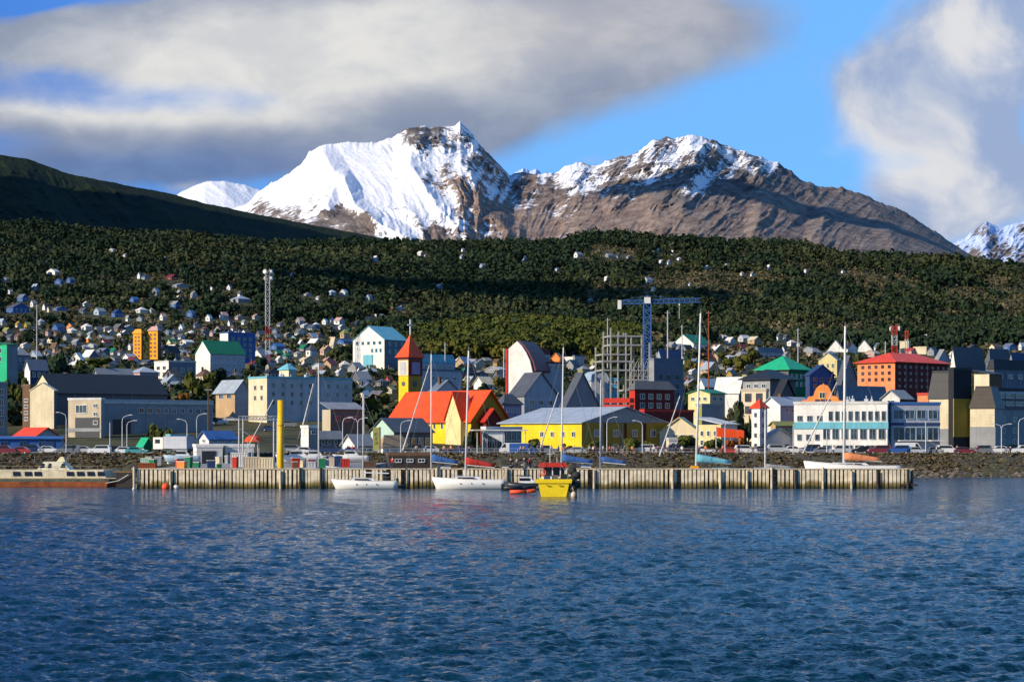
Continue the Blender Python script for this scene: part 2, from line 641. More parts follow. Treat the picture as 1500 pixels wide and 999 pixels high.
def rock_material(blue=0.0, name='mountain_rock'):
    m = bpy.data.materials.new(name)
    m.use_nodes = True
    b = NB(m.node_tree)
    bs = m.node_tree.nodes['Principled BSDF']
    p = b.n('ShaderNodeNewGeometry').outputs['Position']
    st = b.mapping(p, scale=(1, 1, .35))
    big = b.noise(st, .0022, 6, .6)
    mid = b.noise(st, .015, 8, .70, .5)
    fin = b.noise(p, .045, 5, .72)
    sn = b.n('ShaderNodeAttribute', attribute_name='snow').outputs['Fac']
    wm = b.n('ShaderNodeAttribute', attribute_name='warm').outputs['Fac']
    cool = b.mix(b.smooth(mid, .36, .66), (.06, .058, .06), (.20, .185, .18))
    warm = b.mix(b.smooth(mid, .35, .66), (.19, .128, .097), (.36, .27, .205))
    rk = b.mix(b.math('ADD', wm, b.math('MULTIPLY', b.math('SUBTRACT', big, .5), .9), None, True), cool, warm)
    rk = b.mix(b.math('MULTIPLY', b.smooth(fin, .52, .72), .55), rk, (.05, .045, .05))
    nz = b.math('ADD', b.math('MULTIPLY', mid, .55), b.math('MULTIPLY', fin, .45))
    k = b.math('ADD', sn, b.math('MULTIPLY', b.math('SUBTRACT', nz, .5), 2.6))
    f = b.smooth(k, .44, .58)
    snowc = (.86, .87, .90) if not blue else (.50, .62, .85)  # far snow tinted blue, distance haze put into its colour
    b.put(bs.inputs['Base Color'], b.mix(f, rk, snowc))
    bs.inputs['Roughness'].default_value = .85
    bs.inputs['Specular IOR Level'].default_value = .15
    bp = b.n('ShaderNodeBump')
    bp.inputs['Strength'].default_value = .8
    bp.inputs['Distance'].default_value = 14.0
    b.put(bp.inputs['Height'], nz)
    b.put(bs.inputs['Normal'], bp.outputs[0])
    return m


WARM = [(330, 290, .3), (430, 320, .45), (520, 340, .5), (620, 200, .15), (690, 190, .15), (690, 280, .85), (640, 330, .6), (760, 270, .5), (760, 320, .95),
        (850, 330, .95), (850, 250, .3), (950, 320, .8), (980, 215, .2), (1060, 240, .15), (1000, 275, .25), (1050, 330, .7), (1150, 255, .15),
        (1130, 320, .65), (1180, 300, .35), (1230, 300, .35), (1240, 345, .5), (1300, 320, .3), (1340, 345, .45), (1150, 350, .6)]
SNOW = [(340, 285, 1.1), (360, 300, .75), (420, 285, 1.1), (430, 318, .42), (380, 312, .5), (470, 230, 1.25), (470, 300, .62), (500, 270, 1.2), (490, 320, .12), (530, 330, .2),
        (545, 290, 1.2), (570, 325, .95), (600, 340, .75), (640, 345, .28), (560, 230, 1.25), (600, 250, 1.1), (598, 200, .55), (640, 205, .52), (672, 190, .5), (690, 225, .55),
        (640, 235, .85), (600, 290, .9), (625, 265, .52), (610, 235, .8), (655, 250, .55), (580, 265, .85), (650, 275, .5), (640, 300, .9), (660, 320, .7), (670, 270, .28), (700, 290, .15), (690, 255, .62), (720, 250, .35),
        (735, 240, .42), (720, 280, .5), (700, 320, .35), (685, 345, .35), (740, 310, .12), (745, 270, .25), (780, 262, .22), (760, 295, .42), (800, 290, .22), (780, 330, -.2), (800, 262, .5),
        (835, 250, .85), (860, 248, .7), (850, 270, .66), (885, 262, .6), (900, 280, .3), (860, 300, .0), (910, 245, .55), (935, 230, .5), (960, 215, .52), (985, 205, .5),
        (1015, 205, .75), (1045, 208, .62), (980, 235, .62), (1010, 240, .55), (950, 255, .52), (985, 262, .35), (1030, 262, .62), (1010, 275, .45), (1060, 250, .42), (1060, 280, .0), (1090, 235, .42),
        (1130, 240, .62), (1100, 250, .5), (1160, 250, .2), (1100, 270, .05), (1180, 270, -.1), (1250, 290, -.3), (1000, 310, -.3), (900, 330, -.3), (1300, 330, -.3), (1150, 330, -.3), (1400, 360, -.3),
        (960, 290, .05), (1050, 300, -.2)]
ROUGH = [(360, 300, .12), (430, 260, .10), (430, 300, .2), (480, 240, .12), (480, 290, .2), (540, 240, .12), (540, 290, .22), (590, 300, .3), (600, 250, .3), (640, 240, .4), (600, 200, 1.1), (672, 200, 1.2), (690, 280, .9), (640, 320, .6), (560, 320, .6), (720, 240, 1.),
         (760, 270, .9), (760, 330, .4), (850, 250, .9), (900, 240, 1.), (1000, 230, 1.), (1100, 245, .9), (1000, 280, .6), (900, 320, .35), (1000, 330, .35), (1100, 310, .5), (1200, 300, .5), (1250, 340, .4), (1330, 340, .35), (1150, 350, .3)]
PROF = [(200, 330), (300, 318), (340, 306), (362, 297), (380, 280), (415, 258), (440, 240), (455, 222), (470, 213), (500, 210), (540, 207), (575, 203), (588, 193), (600, 187), (622, 184),
        (638, 187), (655, 187), (668, 183), (674, 178), (680, 186), (688, 194), (700, 208), (718, 226), (735, 243), (748, 255), (765, 253), (790, 254), (812, 256), (828, 245), (845, 241), (868, 241),
        (882, 239), (895, 234), (915, 228), (938, 220), (955, 207), (970, 203), (1000, 199), (1022, 199), (1045, 205), (1070, 214), (1100, 226), (1140, 238), (1155, 248), (1178, 264),
        (1200, 272), (1235, 274), (1262, 284), (1300, 300), (1340, 320), (1375, 342), (1400, 360), (1430, 378), (1500, 405)]


def snow_main(px, py, ridge, r):
    s = rbf(SNOW, px, py, 30.)
    crag = rbf(ROUGH, px, py, 45.)
    s = s - .10 * np.clip(crag - .6, 0, .5) / .5
    gul = fbm(px / 9. + py / 16., py / 26., 5, 77) - .5
    return s + gul * .55 - (r - .1) * .28


def snow_far(px, py, ridge, r):
    return .55 + (fbm(px / 14., py / 16., 5, 31) - .5) * .9 - (py - 350) / 260.


rockm = rock_material()
range_mesh('mountain', PROF, 200, 1480, 1100, 300, 6800, 9000, 392, 175, 9, snow_main, rockm, 3, .95,
           spurs=[([(505, 262), (520, 300), (560, 330), (600, 350)], 16, 170), ([(470, 215), (495, 262), (480, 300)], 22, 120), ([(610, 190), (600, 240), (640, 300), (680, 345)], 16, 110),
                  ([(674, 182), (700, 225), (742, 255)], 12, 120), ([(690, 250), (700, 290), (745, 340)], 24, 150), ([(960, 210), (930, 260), (900, 300)], 18, 110),
                  ([(1010, 200), (1020, 250), (1000, 300)], 20, 120), ([(1100, 228), (1120, 270), (1110, 330)], 22, 120), ([(1180, 268), (1210, 310), (1200, 350)], 24, 130),
                  ([(1262, 286), (1300, 330), (1310, 365)], 24, 110)])
range_mesh('mountain', [(200, 330), (250, 290), (280, 274), (300, 266), (330, 265), (360, 271), (400, 285), (460, 310)], 200, 460, 200, 60, 9800, 11500, 340, 60, 3,
           lambda px, py, ridge, r: 1.15 + 0 * px, rockm, 13)
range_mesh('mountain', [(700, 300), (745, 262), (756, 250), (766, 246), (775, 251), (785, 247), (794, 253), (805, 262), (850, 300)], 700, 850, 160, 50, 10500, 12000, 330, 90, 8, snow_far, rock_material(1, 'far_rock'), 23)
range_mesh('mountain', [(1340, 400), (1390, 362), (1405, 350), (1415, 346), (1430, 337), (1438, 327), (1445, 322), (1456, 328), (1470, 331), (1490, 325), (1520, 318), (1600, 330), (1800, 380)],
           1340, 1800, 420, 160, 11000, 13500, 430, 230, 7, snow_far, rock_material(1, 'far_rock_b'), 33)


def forest_slope_material():
    m = bpy.data.materials.new('forest_slope')
    m.use_nodes = True
    b = NB(m.node_tree)
    bs = m.node_tree.nodes['Principled BSDF']
    p = b.n('ShaderNodeNewGeometry').outputs['Position']
    n1, n2 = b.noise(p, .003, 5, .6), b.noise(p, .035, 5, .7)
    c = b.mix(b.smooth(n1, .4, .65), (.010, .020, .016), (.020, .030, .016))
    c = b.mix(b.smooth(n2, .5, .75), c, (.032, .040, .020))
    b.put(bs.inputs['Base Color'], c)
    bs.inputs['Roughness'].default_value = .95
    bs.inputs['Specular IOR Level'].default_value = .05
    bp = b.n('ShaderNodeBump')
    bp.inputs['Strength'].default_value = 1.0
    bp.inputs['Distance'].default_value = 12.0
    b.put(bp.inputs['Height'], b.noise(p, .05, 4, .7))
    b.put(bs.inputs['Normal'], bp.outputs[0])
    return m


range_mesh('hills', [(-400, 150), (-200, 180), (0, 227), (40, 233), (100, 254), (200, 274), (250, 284), (300, 298), (400, 318), (470, 332), (540, 345), (590, 355), (700, 375), (800, 392)],
           -400, 800, 700, 160, 3700, 5600, 400, 60, 2.5, None, forest_slope_material(), 43, 1.0, fine=1.6,
           spurs=[([(120, 250), (260, 320), (420, 350)], 50, 160), ([(0, 230), (60, 300), (160, 350)], 50, 120)])

# ================================================================ WATER
def water_material():
    m = bpy.data.materials.new('sea_water')
    m.use_nodes = True
    b = NB(m.node_tree)
    bs = m.node_tree.nodes['Principled BSDF']
    p = b.n('ShaderNodeNewGeometry').outputs['Position']
    n0 = b.noise(p, .03, 3, .5)
    b.put(bs.inputs['Base Color'], b.mix(b.smooth(n0, .3, .7), (.001, .020, .040), (.002, .032, .060)))
    bs.inputs['Roughness'].default_value = .12
    bs.inputs['IOR'].default_value = 1.33
    bs.inputs['Specular IOR Level'].default_value = .5
    q = b.mapping(p, rot=(0, 0, R(7)), scale=(.9, 1.7, 1))
    def vm(op, a, c):
        nd = b.n('ShaderNodeVectorMath', operation=op)
        b.put(nd.inputs[0], a)
        if c is not None:
            b.put(nd.inputs[1], c)
        return nd.outputs[0]
    # wind ripples as slopes of the surface, three sizes
    gust = b.smooth(b.noise(p, .022, 3, .55), .35, .65, .75, 1.2)
    tot = None
    for sc_, k_ in ((.8, .8), (2.3, 1.5), (6.0, 1.5)):
        v_ = vm('MULTIPLY', vm('SUBTRACT', b.noise(q, sc_, 2, .5, .1, 1), (.5, .5, .5)), (k_ * .55, k_, 0))
        tot = v_ if tot is None else vm('ADD', tot, v_)
    gs = b.n('ShaderNodeVectorMath', operation='SCALE')
    b.put(gs.inputs[0], tot)
    b.put(gs.inputs['Scale'], gust)
    nrm = vm('NORMALIZE', vm('ADD', vm('ADD', gs.outputs[0], b.n('ShaderNodeNewGeometry').outputs['Normal']), (0, 0, 0)), None)
    b.put(bs.inputs['Normal'], nrm)
    return m


wm_ = water_material()
wpy = np.arange(1040, 696, -.62)
wY = CAMZ * F / (wpy - HOR)
wu = np.linspace(-.33, .33, 760)
U2, Y2 = np.meshgrid(wu, wY)
Xw, Yw = U2 * Y2, Y2
rs = np.random.RandomState(4)
H = np.zeros_like(Xw)
rowstep = np.abs(np.gradient(wY))[:, None]
for k in range(40):
    lam = .38 * 1.055 ** k * (1 + .1 * rs.rand())
    th = R(98) + rs.randn() * .5          # travel direction, mostly towards/away
    amp = .0125 * lam ** .80
    fade = np.clip((lam / (2.6 * rowstep) - .5) * 1.4, 0, 1)
    if lam > 9:
        amp *= .6
    kk = 2 * math.pi / lam
    phs = kk * (Xw * math.cos(th) + Yw * math.sin(th)) + rs.rand() * 7
    H += fade * amp * (np.sin(phs) + .25 * np.cos(2 * phs))
H *= .7 + .6 * fbm(Xw / 18., Yw / 18., 2, 88)
wv = np.stack([Xw, Yw, H], -1).reshape(-1, 3)
wave = np_mesh('water', wv, grid_faces(len(wY), len(wu)), wm_)
tag(wave, kind='structure')
mb = MB()
mb.quad((-6500, -3000, -.45), (6500, -3000, -.45), (6500, 3700, -.45), (-6500, 3700, -.45))
tag(mb.build('sea', wm_), kind='structure')

# ================================================================ SHORE BANK, QUAY, ROAD
def bank_material():
    m = bpy.data.materials.new('bank_grass_rock')
    m.use_nodes = True
    b = NB(m.node_tree)
    bs = m.node_tree.nodes['Principled BSDF']
    p = b.n('ShaderNodeNewGeometry').outputs['Position']
    n1, n2 = b.noise(p, .35, 5, .65), b.noise(p, 2.2, 5, .7)
    c = b.mix(b.smooth(n1, .4, .62), (.045, .032, .022), (.055, .06, .022))
    c = b.mix(b.smooth(n2, .52, .66), c, (.14, .12, .07))
    c = b.mix(b.smooth(n2, .46, .34), c, (.02, .018, .015))
    b.put(bs.inputs['Base Color'], c)
    bs.inputs['Roughness'].default_value = .95
    return m


bx = np.arange(-330, 331, .55)
bt = np.linspace(0, 1, 26)[:, None]
BX = np.repeat(bx[None], 26, 0)
BY = 371 + bt * 13.5 + 0 * BX
BZ = -.5 + (gz(750, 385) + .05 + .5) * np.clip(bt * 1.15, 0, 1) ** .85 + 0 * BX
dn = (fbm(BX / .9, BY / .9 + bt * 9, 4, 61) - .5)
dl = (fbm(BX / 5., BY / 4., 3, 62) - .5)
msk = np.clip((1 - bt) * 7, 0, 1)
BZ = BZ + msk * (dn * 1.0 + dl * .8)
BY = BY + msk * (fbm(BX / 1.1 + 50, bt * 8, 3, 63) - .5) * 1.8
bank = np_mesh('embankment', np.stack([BX, BY, BZ], -1).reshape(-1, 3), grid_faces(26, len(bx)), bank_material(), smooth=False)
tag(bank, kind='structure')
# waterfront road with pavement, kerb and centre line
asph = mat('asphalt', (.05, .05, .052), .9, .3, .5, fine=8)
conc = mat('concrete', (.33, .31, .28), .85, .25, .5, bump=.2)
whitep = mat('white_paint', (.75, .75, .72), .6, .15)
zr = gz(750, 386)


def strip(name, y0, y1, dz, m, x0=-330, x1=330, thick=.3):
    b_ = MB()
    n = 12
    for k in range(n):
        ya, yb = y0 + (y1 - y0) * k / n, y0 + (y1 - y0) * (k + 1) / n
        za, zb = gz(750, max(ya, 385)) + dz, gz(750, max(yb, 385)) + dz
        b_.quad((x0, ya, za), (x1, ya, za), (x1, yb, zb), (x0, yb, zb))
    b_.quad((x0, y0, gz(750, max(y0, 385)) + dz), (x1, y0, gz(750, max(y0, 385)) + dz), (x1, y0, gz(750, max(y0, 385)) + dz - thick), (x0, y0, gz(750, max(y0, 385)) + dz - thick))
    return tag(b_.build(name, m), kind='structure')


strip('pavement', 384.2, 387.2, .20, conc)
strip('road', 387.2, 399.5, .07, asph)
strip('road_marking', 393.3, 393.5, .085, whitep, thick=.001)
strip('pavement', 399.5, 402.5, .20, conc)

PIERY = 292.0
PZ = Z(686, PIERY)           # pier top
# quay apron behind the left part of the pier
qb = MB()
qb.box(X(196, 294), 294.2, -1.5, X(520, 300), 385.5, PZ - .25)
tag(qb.build('quay', conc), kind='structure')

# ---------------------------------------------------------------- unseen clouds added beside the view to shade the hills
def shade_cloud(cx, cy, cz, rx, ry, rz, seed, label):
    rr = np.random.RandomState(seed)
    b_ = MB()
    for k in range(26):
        a, q = rr.rand() * 6.283, rr.rand() ** .5
        s = .22 + .3 * rr.rand()
        b_.ball((rx * q * math.cos(a) * .8, ry * q * math.sin(a) * .8, rz * (rr.rand() - .4) * .5), rx * s, ry * s, rz * (s + .25), 12)
    o = b_.build('shade_cloud', mat('cloud_white', (.8, .8, .8), 1, .02, .001, spec=0), None, True, (cx, cy, cz))
    tag(o, kind='structure')
    return o


shade_cloud(-3650, 2550, 1980, 1500, 950, 150, 1, '')
shade_cloud(-3200, 260, 1760, 240, 170, 50, 2, '')
shade_cloud(-2400, 6300, 2600, 400, 230, 60, 3, '')
shade_cloud(-1750, 6150, 2500, 330, 170, 50, 4, '')

# ================================================================ BUILDINGS
BASES = {(286, 308): 553, (322, 334): 536, (195, 207): 527, (217, 231): 527, (517, 563): 545, (103, 120): 534, (985, 1016): 511, (1210, 1237): 516, (1252, 1279): 516,
         (14, 24): 545, (1104, 1110): 524, (1199, 1226): 553, (962, 968): 532, (807, 821): 532, (827, 841): 532, (839, 842): 538, (781, 786): 535, (694, 708): 571, (610, 616): 560, (226, 247): 556,
         (1392, 1400): 548, (1444, 1450): 545, (1478, 1484): 548, (1368, 1373): 530, (1318, 1331): 518, (1338, 1357): 519, (1022, 1032): 580}
FOOT = []          # (px0, px1, py_top, Y) of buildings: keeps the forest from swallowing them


def wall_window(face, x, z, w_, h_, Rr, Ll, frame, parent, glass=None):
    """one window: a proud frame with recessed panes and a mullion"""
    b_ = MB()
    t = .09
    if face == 'R':
        bx_ = lambda a0, c0, a1, c1, d0, d1, mi: b_.box(a0, -d1, c0, a1, -d0, c1, mi)
    elif face == 'L':
        bx_ = lambda a0, c0, a1, c1, d0, d1, mi: b_.box(-d1, a0, c0, -d0, a1, c1, mi)
    bx_(x, z, x + w_, z + h_, .004, .04, 1)
    bx_(x - t, z - t, x, z + h_ + t, .003, .13, 0)
    bx_(x + w_, z - t, x + w_ + t, z + h_ + t, .003, .13, 0)
    bx_(x, z - t * 1.4, x + w_, z, .003, .18, 0)
    bx_(x, z + h_, x + w_, z + h_ + t, .003, .13, 0)
    if w_ > .8:
        n = max(1, int(w_ / 1.3))
        for k in range(1, n + 1):
            xm = x + w_ * k / (n + 1)
            bx_(xm - .035, z, xm + .035, z + h_, .041, .09, 0)
    return b_.build('window', [frame, glass or GLASS], parent)


def bld(name, label, cat, xl, xc, xr, Y, eave, ridge=None, roof='flat', b=40., wall='white', rf='grey', wallR=None, wins=(), over=.45,
        base=None, chim=0, door=None, group=None, band=None, frame='white', z0=None):
    """house seen corner-on. xl..xc is the face lit from the left, xc..xr the face turned to the right (photo columns)"""
    if b < 37 and name not in ('quay_store', 'arcade', 'quay_hut', 'low_shed', 'shaded_office_wing'):
        b = 37 + b * .05
    br = R(b)
    if (xl, xc) in BASES:
        Y = gY(xc, BASES[(xl, xc)])
    s = Y / F
    X0 = X(xc, Y)
    tr, tl, tcn = (xr - 750) / F, (xl - 750) / F, (xc - 750) / F
    Rr = (tr - tcn) * Y / (math.cos(br) - tr * math.sin(br)) if xr > xc else 6.
    Ll = (tcn - tl) * Y / (math.sin(br) + tl * math.cos(br)) if xc > xl else 6.
    Rr, Ll = min(max(Rr, 1.5), 90), min(max(Ll, 1.5), 90)
    zg = gz(xc, Y) if z0 is None else z0
    zb = min(zg, gz((xl + xr) / 2, Y)) - .3 if z0 is None else z0
    ze = Z(eave, Y)
    t = thing(name, label, cat, (X0, Y, zb), br, group)
    he = ze - zb
    if ridge is not None:
        # ridge sits deeper than the corner: use its own distance
        dY = {'gr': Rr / 2 * math.sin(br) + Ll * .3 * math.cos(br), 'gl': Ll / 2 * math.cos(br) + Rr * .3 * math.sin(br)}.get(roof, (Rr * math.sin(br) + Ll * math.cos(br)) / 2)
        hr = max(he + .4, Z(ridge, Y + dY * .8) - zb)
    else:
        hr = he
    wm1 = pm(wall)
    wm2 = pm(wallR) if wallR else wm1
    W = MB()
    # walls: four sides of one closed shell; right-turned faces take their own colour, mostly darker as painted shade
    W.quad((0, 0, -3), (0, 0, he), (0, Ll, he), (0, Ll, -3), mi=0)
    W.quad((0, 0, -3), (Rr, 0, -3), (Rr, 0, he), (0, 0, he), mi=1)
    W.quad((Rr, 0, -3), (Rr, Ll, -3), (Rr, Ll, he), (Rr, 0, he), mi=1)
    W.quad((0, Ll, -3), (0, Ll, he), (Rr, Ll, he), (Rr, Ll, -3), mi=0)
    W.quad((0, 0, he), (Rr, 0, he), (Rr, Ll, he), (0, Ll, he), mi=0)
    if roof == 'gl':
        W.prism([(.02, .02, he), (.02, Ll - .02, he), (.02, Ll / 2, hr - .05)], (.2, 0, 0), 0)
        W.prism([(Rr - .02, .02, he), (Rr - .02, Ll - .02, he), (Rr - .02, Ll / 2, hr - .05)], (-.2, 0, 0), 1)
    if roof == 'gr':
        W.prism([(.02, .02, he), (Rr - .02, .02, he), (Rr / 2, .02, hr - .05)], (0, .2, 0), 1)
        W.prism([(.02, Ll - .02, he), (Rr - .02, Ll - .02, he), (Rr / 2, Ll - .02, hr - .05)], (0, -.2, 0), 0)
    W.build('wall', [wm1, wm2], t)
    o = over
    T = MB()
    th = .18
    if roof == 'flat':
        T.box(-.12, -.12, he + .002, Rr + .12, Ll + .12, he + .22)
        for q in ((-.15, -.15, Rr + .15, .15), (-.15, Ll - .15, Rr + .15, Ll + .15), (-.15, .15, .15, Ll - .15), (Rr - .15, .15, Rr + .15, Ll - .15)):
            T.box(q[0], q[1], he + .221, q[2], q[3], he + .6)
    elif roof == 'gl':
        k = (hr - he) / (Ll / 2)
        for sgn in (0, 1):
            ya = -o if sgn == 0 else Ll + o
            T.prism([(-o, ya, he - o * k), (-o, Ll / 2, hr), (-o, Ll / 2, hr + th), (-o, ya, he - o * k + th)], (Rr + 2 * o, 0, 0))
    elif roof == 'gr':
        k = (hr - he) / (Rr / 2)
        for sgn in (0, 1):
            xa = -o if sgn == 0 else Rr + o
            T.prism([(xa, -o, he - o * k), (Rr / 2, -o, hr), (Rr / 2, -o, hr + th), (xa, -o, he - o * k + th)], (0, Ll + 2 * o, 0))
    elif roof in ('hip', 'pyr'):
        m_ = min(Rr, Ll) / 2
        if roof == 'pyr':
            r0 = r1 = (Rr / 2, Ll / 2, hr)
        elif Rr >= Ll:
            r0, r1 = (m_, Ll / 2, hr), (Rr - m_ + .01, Ll / 2, hr)
        else:
            r0, r1 = (Rr / 2, m_, hr), (Rr / 2, Ll - m_ + .01, hr)
        c = [(-o, -o, he + .05), (Rr + o, -o, he + .05), (Rr + o, Ll + o, he + .05), (-o, Ll + o, he + .05)]
        if roof == 'pyr':
            for i_ in range(4):
                T.quad(c[i_], c[(i_ + 1) % 4], r0)
        elif Rr >= Ll:
            T.quad(c[0], c[1], r1, r0); T.quad(c[1], c[2], r1); T.quad(c[2], c[3], r0, r1); T.quad(c[3], c[0], r0)
        else:
            T.quad(c[0], c[1], r0); T.quad(c[1], c[2], r1, r0); T.quad(c[2], c[3], r1); T.quad(c[3], c[0], r0, r1)
        T.quad(*c)
        T.box(-o, -o, he - .15, Rr + o, Ll + o, he + .045)
    elif roof == 'shed':
        T.prism([(-o, -o, he), (Rr + o, -o, he), (Rr + o, -o, he + th), (-o, -o, he + th)], (0, Ll + 2 * o, max(hr - he, .3)))
    elif roof == 'mansard':
        c0 = [(-.3, -.3), (Rr + .3, -.3), (Rr + .3, Ll + .3), (-.3, Ll + .3)]
        i_ = min(Rr, Ll) * .18
        c1 = [(i_, i_), (Rr - i_, i_), (Rr - i_, Ll - i_), (i_, Ll - i_)]
        T.loft([[(*p_, he + .002) for p_ in c0], [(*p_, he + (hr - he) * .92) for p_ in c1], [(*p_, hr) for p_ in c1]])
    ro = T.build('roof', pm(rf, 'roof'), t)
    if roof == 'flat' and Rr * Ll > 70:
        for k in range(2 + int(Rr * Ll > 200) * 3):
            vb = MB()
            vx, vy = Rr * rnd.uniform(.12, .85), Ll * rnd.uniform(.12, .85)
            vs = rnd.uniform(.4, 1.1)
            vb.box(vx, vy, he + .2, vx + vs, vy + vs, he + .6 + vs * .8)
            vb.tube((vx + vs / 2, vy + vs / 2, he + .6 + vs * .8), (vx + vs / 2, vy + vs / 2, he + 1.1 + vs), .12, n=6)
            vb.build('roof_vent', pm('lightgrey', 'metal'), ro)
    if Rr > 25:
        for k in range(1, int(Rr / 6)):
            MB().box(k * 6, -.12, -2, k * 6 + .14, -.004, he - .1).build('downpipe', pm('grey', 'metal'), t)
    for k in range(chim):
        cb = MB()
        cx, cy = Rr * (.3 + .4 * k), Ll * .55
        zt = hr + .7
        cb.box(cx - .35, cy - .35, he, cx + .35, cy + .35, zt)
        cb.box(cx - .45, cy - .45, zt + .002, cx + .45, cy + .45, zt + .15)
        cb.build('chimney', pm('brown' if k == 0 else 'grey'), ro)
    fr = pm(frame, 'metal')
    for wn_ in wins:
        face, rows, cols, py0, py1 = wn_[:5]
        u0, u1 = wn_[5:7] if len(wn_) > 6 else (.08, .92)
        wf, hf = wn_[7:9] if len(wn_) > 8 else (.5, .55)
        span = Rr if face == 'R' else Ll
        # a window band is given by photo rows at the corner
        za, zb_ = Z(py0, Y) - zb, Z(py1, Y) - zb
        za, zb_ = min(za, he - .2), max(zb_, -2.)
        for r_ in range(rows):
            for c_ in range(cols):
                cw = span * (u1 - u0) / cols
                ch = (za - zb_) / rows
                x_ = span * u0 + cw * (c_ + .5 - wf / 2)
                if face == 'L':
                    x_ = span - x_ - cw * wf
                z_ = zb_ + ch * (r_ + .5 - hf / 2)
                if cw * wf > .25 and ch * hf > .2:
                    wall_window(face, x_, z_, cw * wf, ch * hf, Rr, Ll, fr, t)
    if door:
        face, u, w_, h_, colr = door
        d_ = MB()
        zd = zg - zb
        span = (Rr if face == 'R' else Ll) * u
        if face == 'R':
            d_.box(span, -.1, zd - .2, span + w_, -.003, zd + h_)
        else:
            d_.box(-.1, span, zd - .2, -.003, span + w_, zd + h_)
        d_.build('door', pm(colr, 'metal'), t)
    if band:
        for (py0, py1, colr, faces) in band:
            b_ = MB()
            za, zb_ = Z(py0, Y) - zb, Z(py1, Y) - zb
            if 'L' in faces:
                b_.box(-.2, -.18, zb_, -.005, Ll, za)
            if 'R' in faces:
                b_.box(-.19, -.2, zb_ + .002, Rr, -.005, za - .002)
            b_.build('facade_band', pm(colr), t)
    FOOT.append((xl - 3, xr + 3, (ridge or eave) - 2, max(base or 0, HOR - (zb + .0 - CAMZ) * F / Y), Y))
    t['_R'], t['_L'], t['_he'], t['_hr'], t['_zb'] = Rr, Ll, he, hr, zb
    return t


H_ = 'house'
B_ = 'building'
# ---- left front ------------------------------------------------------------
bld('shop_building', 'grey blue building cut by the left picture edge, with tall windows', B_, -40, -30, 11, 500, 562, roof='flat', b=30, wall='lightblue', rf='grey', wallR='bluegrey', wins=[('R', 4, 3, 566, 628)])
bld('bungalow', 'low bungalow with a red gabled roof behind the blue quayside shed', H_, 12, 44, 94, 424, 645, 627, 'gr', 32, 'grey', 'scarlet', wallR='lightgrey', wins=[('R', 1, 2, 646, 656, .3, .8, .25, .6), ('R', 1, 1, 632, 640, .4, .6, .5, .5)], over=.6)
bld('low_shed', 'long low bright blue shed beside the road at far left', 'shed', -60, -50, 90, 408, 643, 640, 'shed', 14, 'blue', 'blue', wins=[('R', 1, 4, 645, 655, .1, .9, .35, .6)], frame='blue', door=('R', .8, 2.4, 2.4, 'navy'))
bld('warehouse', 'big dark warehouse with a black roof and a cream gable front', 'warehouse', 46, 80, 245, 560, 575, 548, 'gl', 24, 'cream', 'black', wallR='darkgrey', chim=0, wins=[('L', 1, 1, 583, 600, .3, .7, .4, .4)])
bld('stair_tower', 'narrow dark stair tower with a column of square white windows', B_, 33, 44, 47, 545, 566, roof='flat', b=60, wall='brown', rf='brown', wins=[('L', 4, 1, 582, 618, .1, .9, .55, .5)])
bld('gable_porch', 'small cream gabled block with a finial at the warehouse end', B_, 44, 79, 81, 540, 572, 561, 'gl', 70, 'cream', 'cream', wallR='darkgrey', over=.2)
bld('concrete_hall', 'long dark concrete hall with a pale gutter line, left of the tall pole', B_, 149, 152, 312, 505, 588, roof='flat', b=12, wall='grey', rf='lightgrey', wallR='grey', door=('R', .08, 5, 4, 'black'), wins=[('R', 1, 9, 596, 606, .3, .97, .5, .7)], band=[(588, 591, 'offwhite', 'R')])
bld('entrance_block', 'cream and grey entrance block with a triangular shadowed gable above a dark garage', B_, 100, 148, 152, 490, 586, roof='flat', b=68, wall='beige', rf='offwhite', wallR='grey', wins=[('L', 3, 1, 588, 625, .72, .95, .5, .4), ('L', 1, 1, 592, 606, .2, .6, .8, .8)], band=[(632, 627, 'grey', 'L')], door=('L', .05, 7, 5, 'black'))  # black door panel stands for the dark opening below
bld('green_building', 'bright green building at the left picture edge below the hillside', B_, -30, 10, 26, 760, 505, 498, 'shed', 50, 'brightgreen', 'green', wallR='bluegrey', wins=[('L', 2, 2, 507, 532)])
bld('townhouse', 'slate roofed townhouse right of the bright green building', H_, 14, 24, 44, 730, 520, 507, 'hip', 40, 'lightgrey', 'grey', wallR='steelblue', wins=[('R', 2, 2, 522, 540)])
bld('townhouse', 'blue townhouse with one white gable, beside the dark conifer', H_, 36, 44, 70, 690, 540, 527, 'gl', 42, 'white', 'steelblue', wallR='navy', wins=[('R', 1, 3, 542, 555)])
bld('shed_house', 'small house with a tilted bright white roof above the dark warehouse', H_, 103, 120, 125, 720, 528, 517, 'gl', 60, 'bright', 'bright', wallR='grey')
bld('workshop', 'wide workshop with a blue grey roof directly above the black warehouse roof', B_, 136, 145, 196, 620, 553, 540, 'gl', 30, 'bluegrey', 'bluegrey', wallR='steelblue', chim=1)
bld('workshop', 'pink and grey low building under the orange towers', B_, 190, 205, 232, 650, 545, 537, 'hip', 35, 'pink', 'roofgrey', wallR='bluegrey', wins=[('R', 1, 3, 548, 558)])
bld('white_block', 'plain white block with a dark side wall left of the green roofed house', B_, 226, 247, 287, 660, 530, roof='flat', b=38, wall='bright', rf='offwhite', wallR='steelblue', wins=[('R', 2, 3, 536, 560), ('L', 2, 2, 534, 552)])
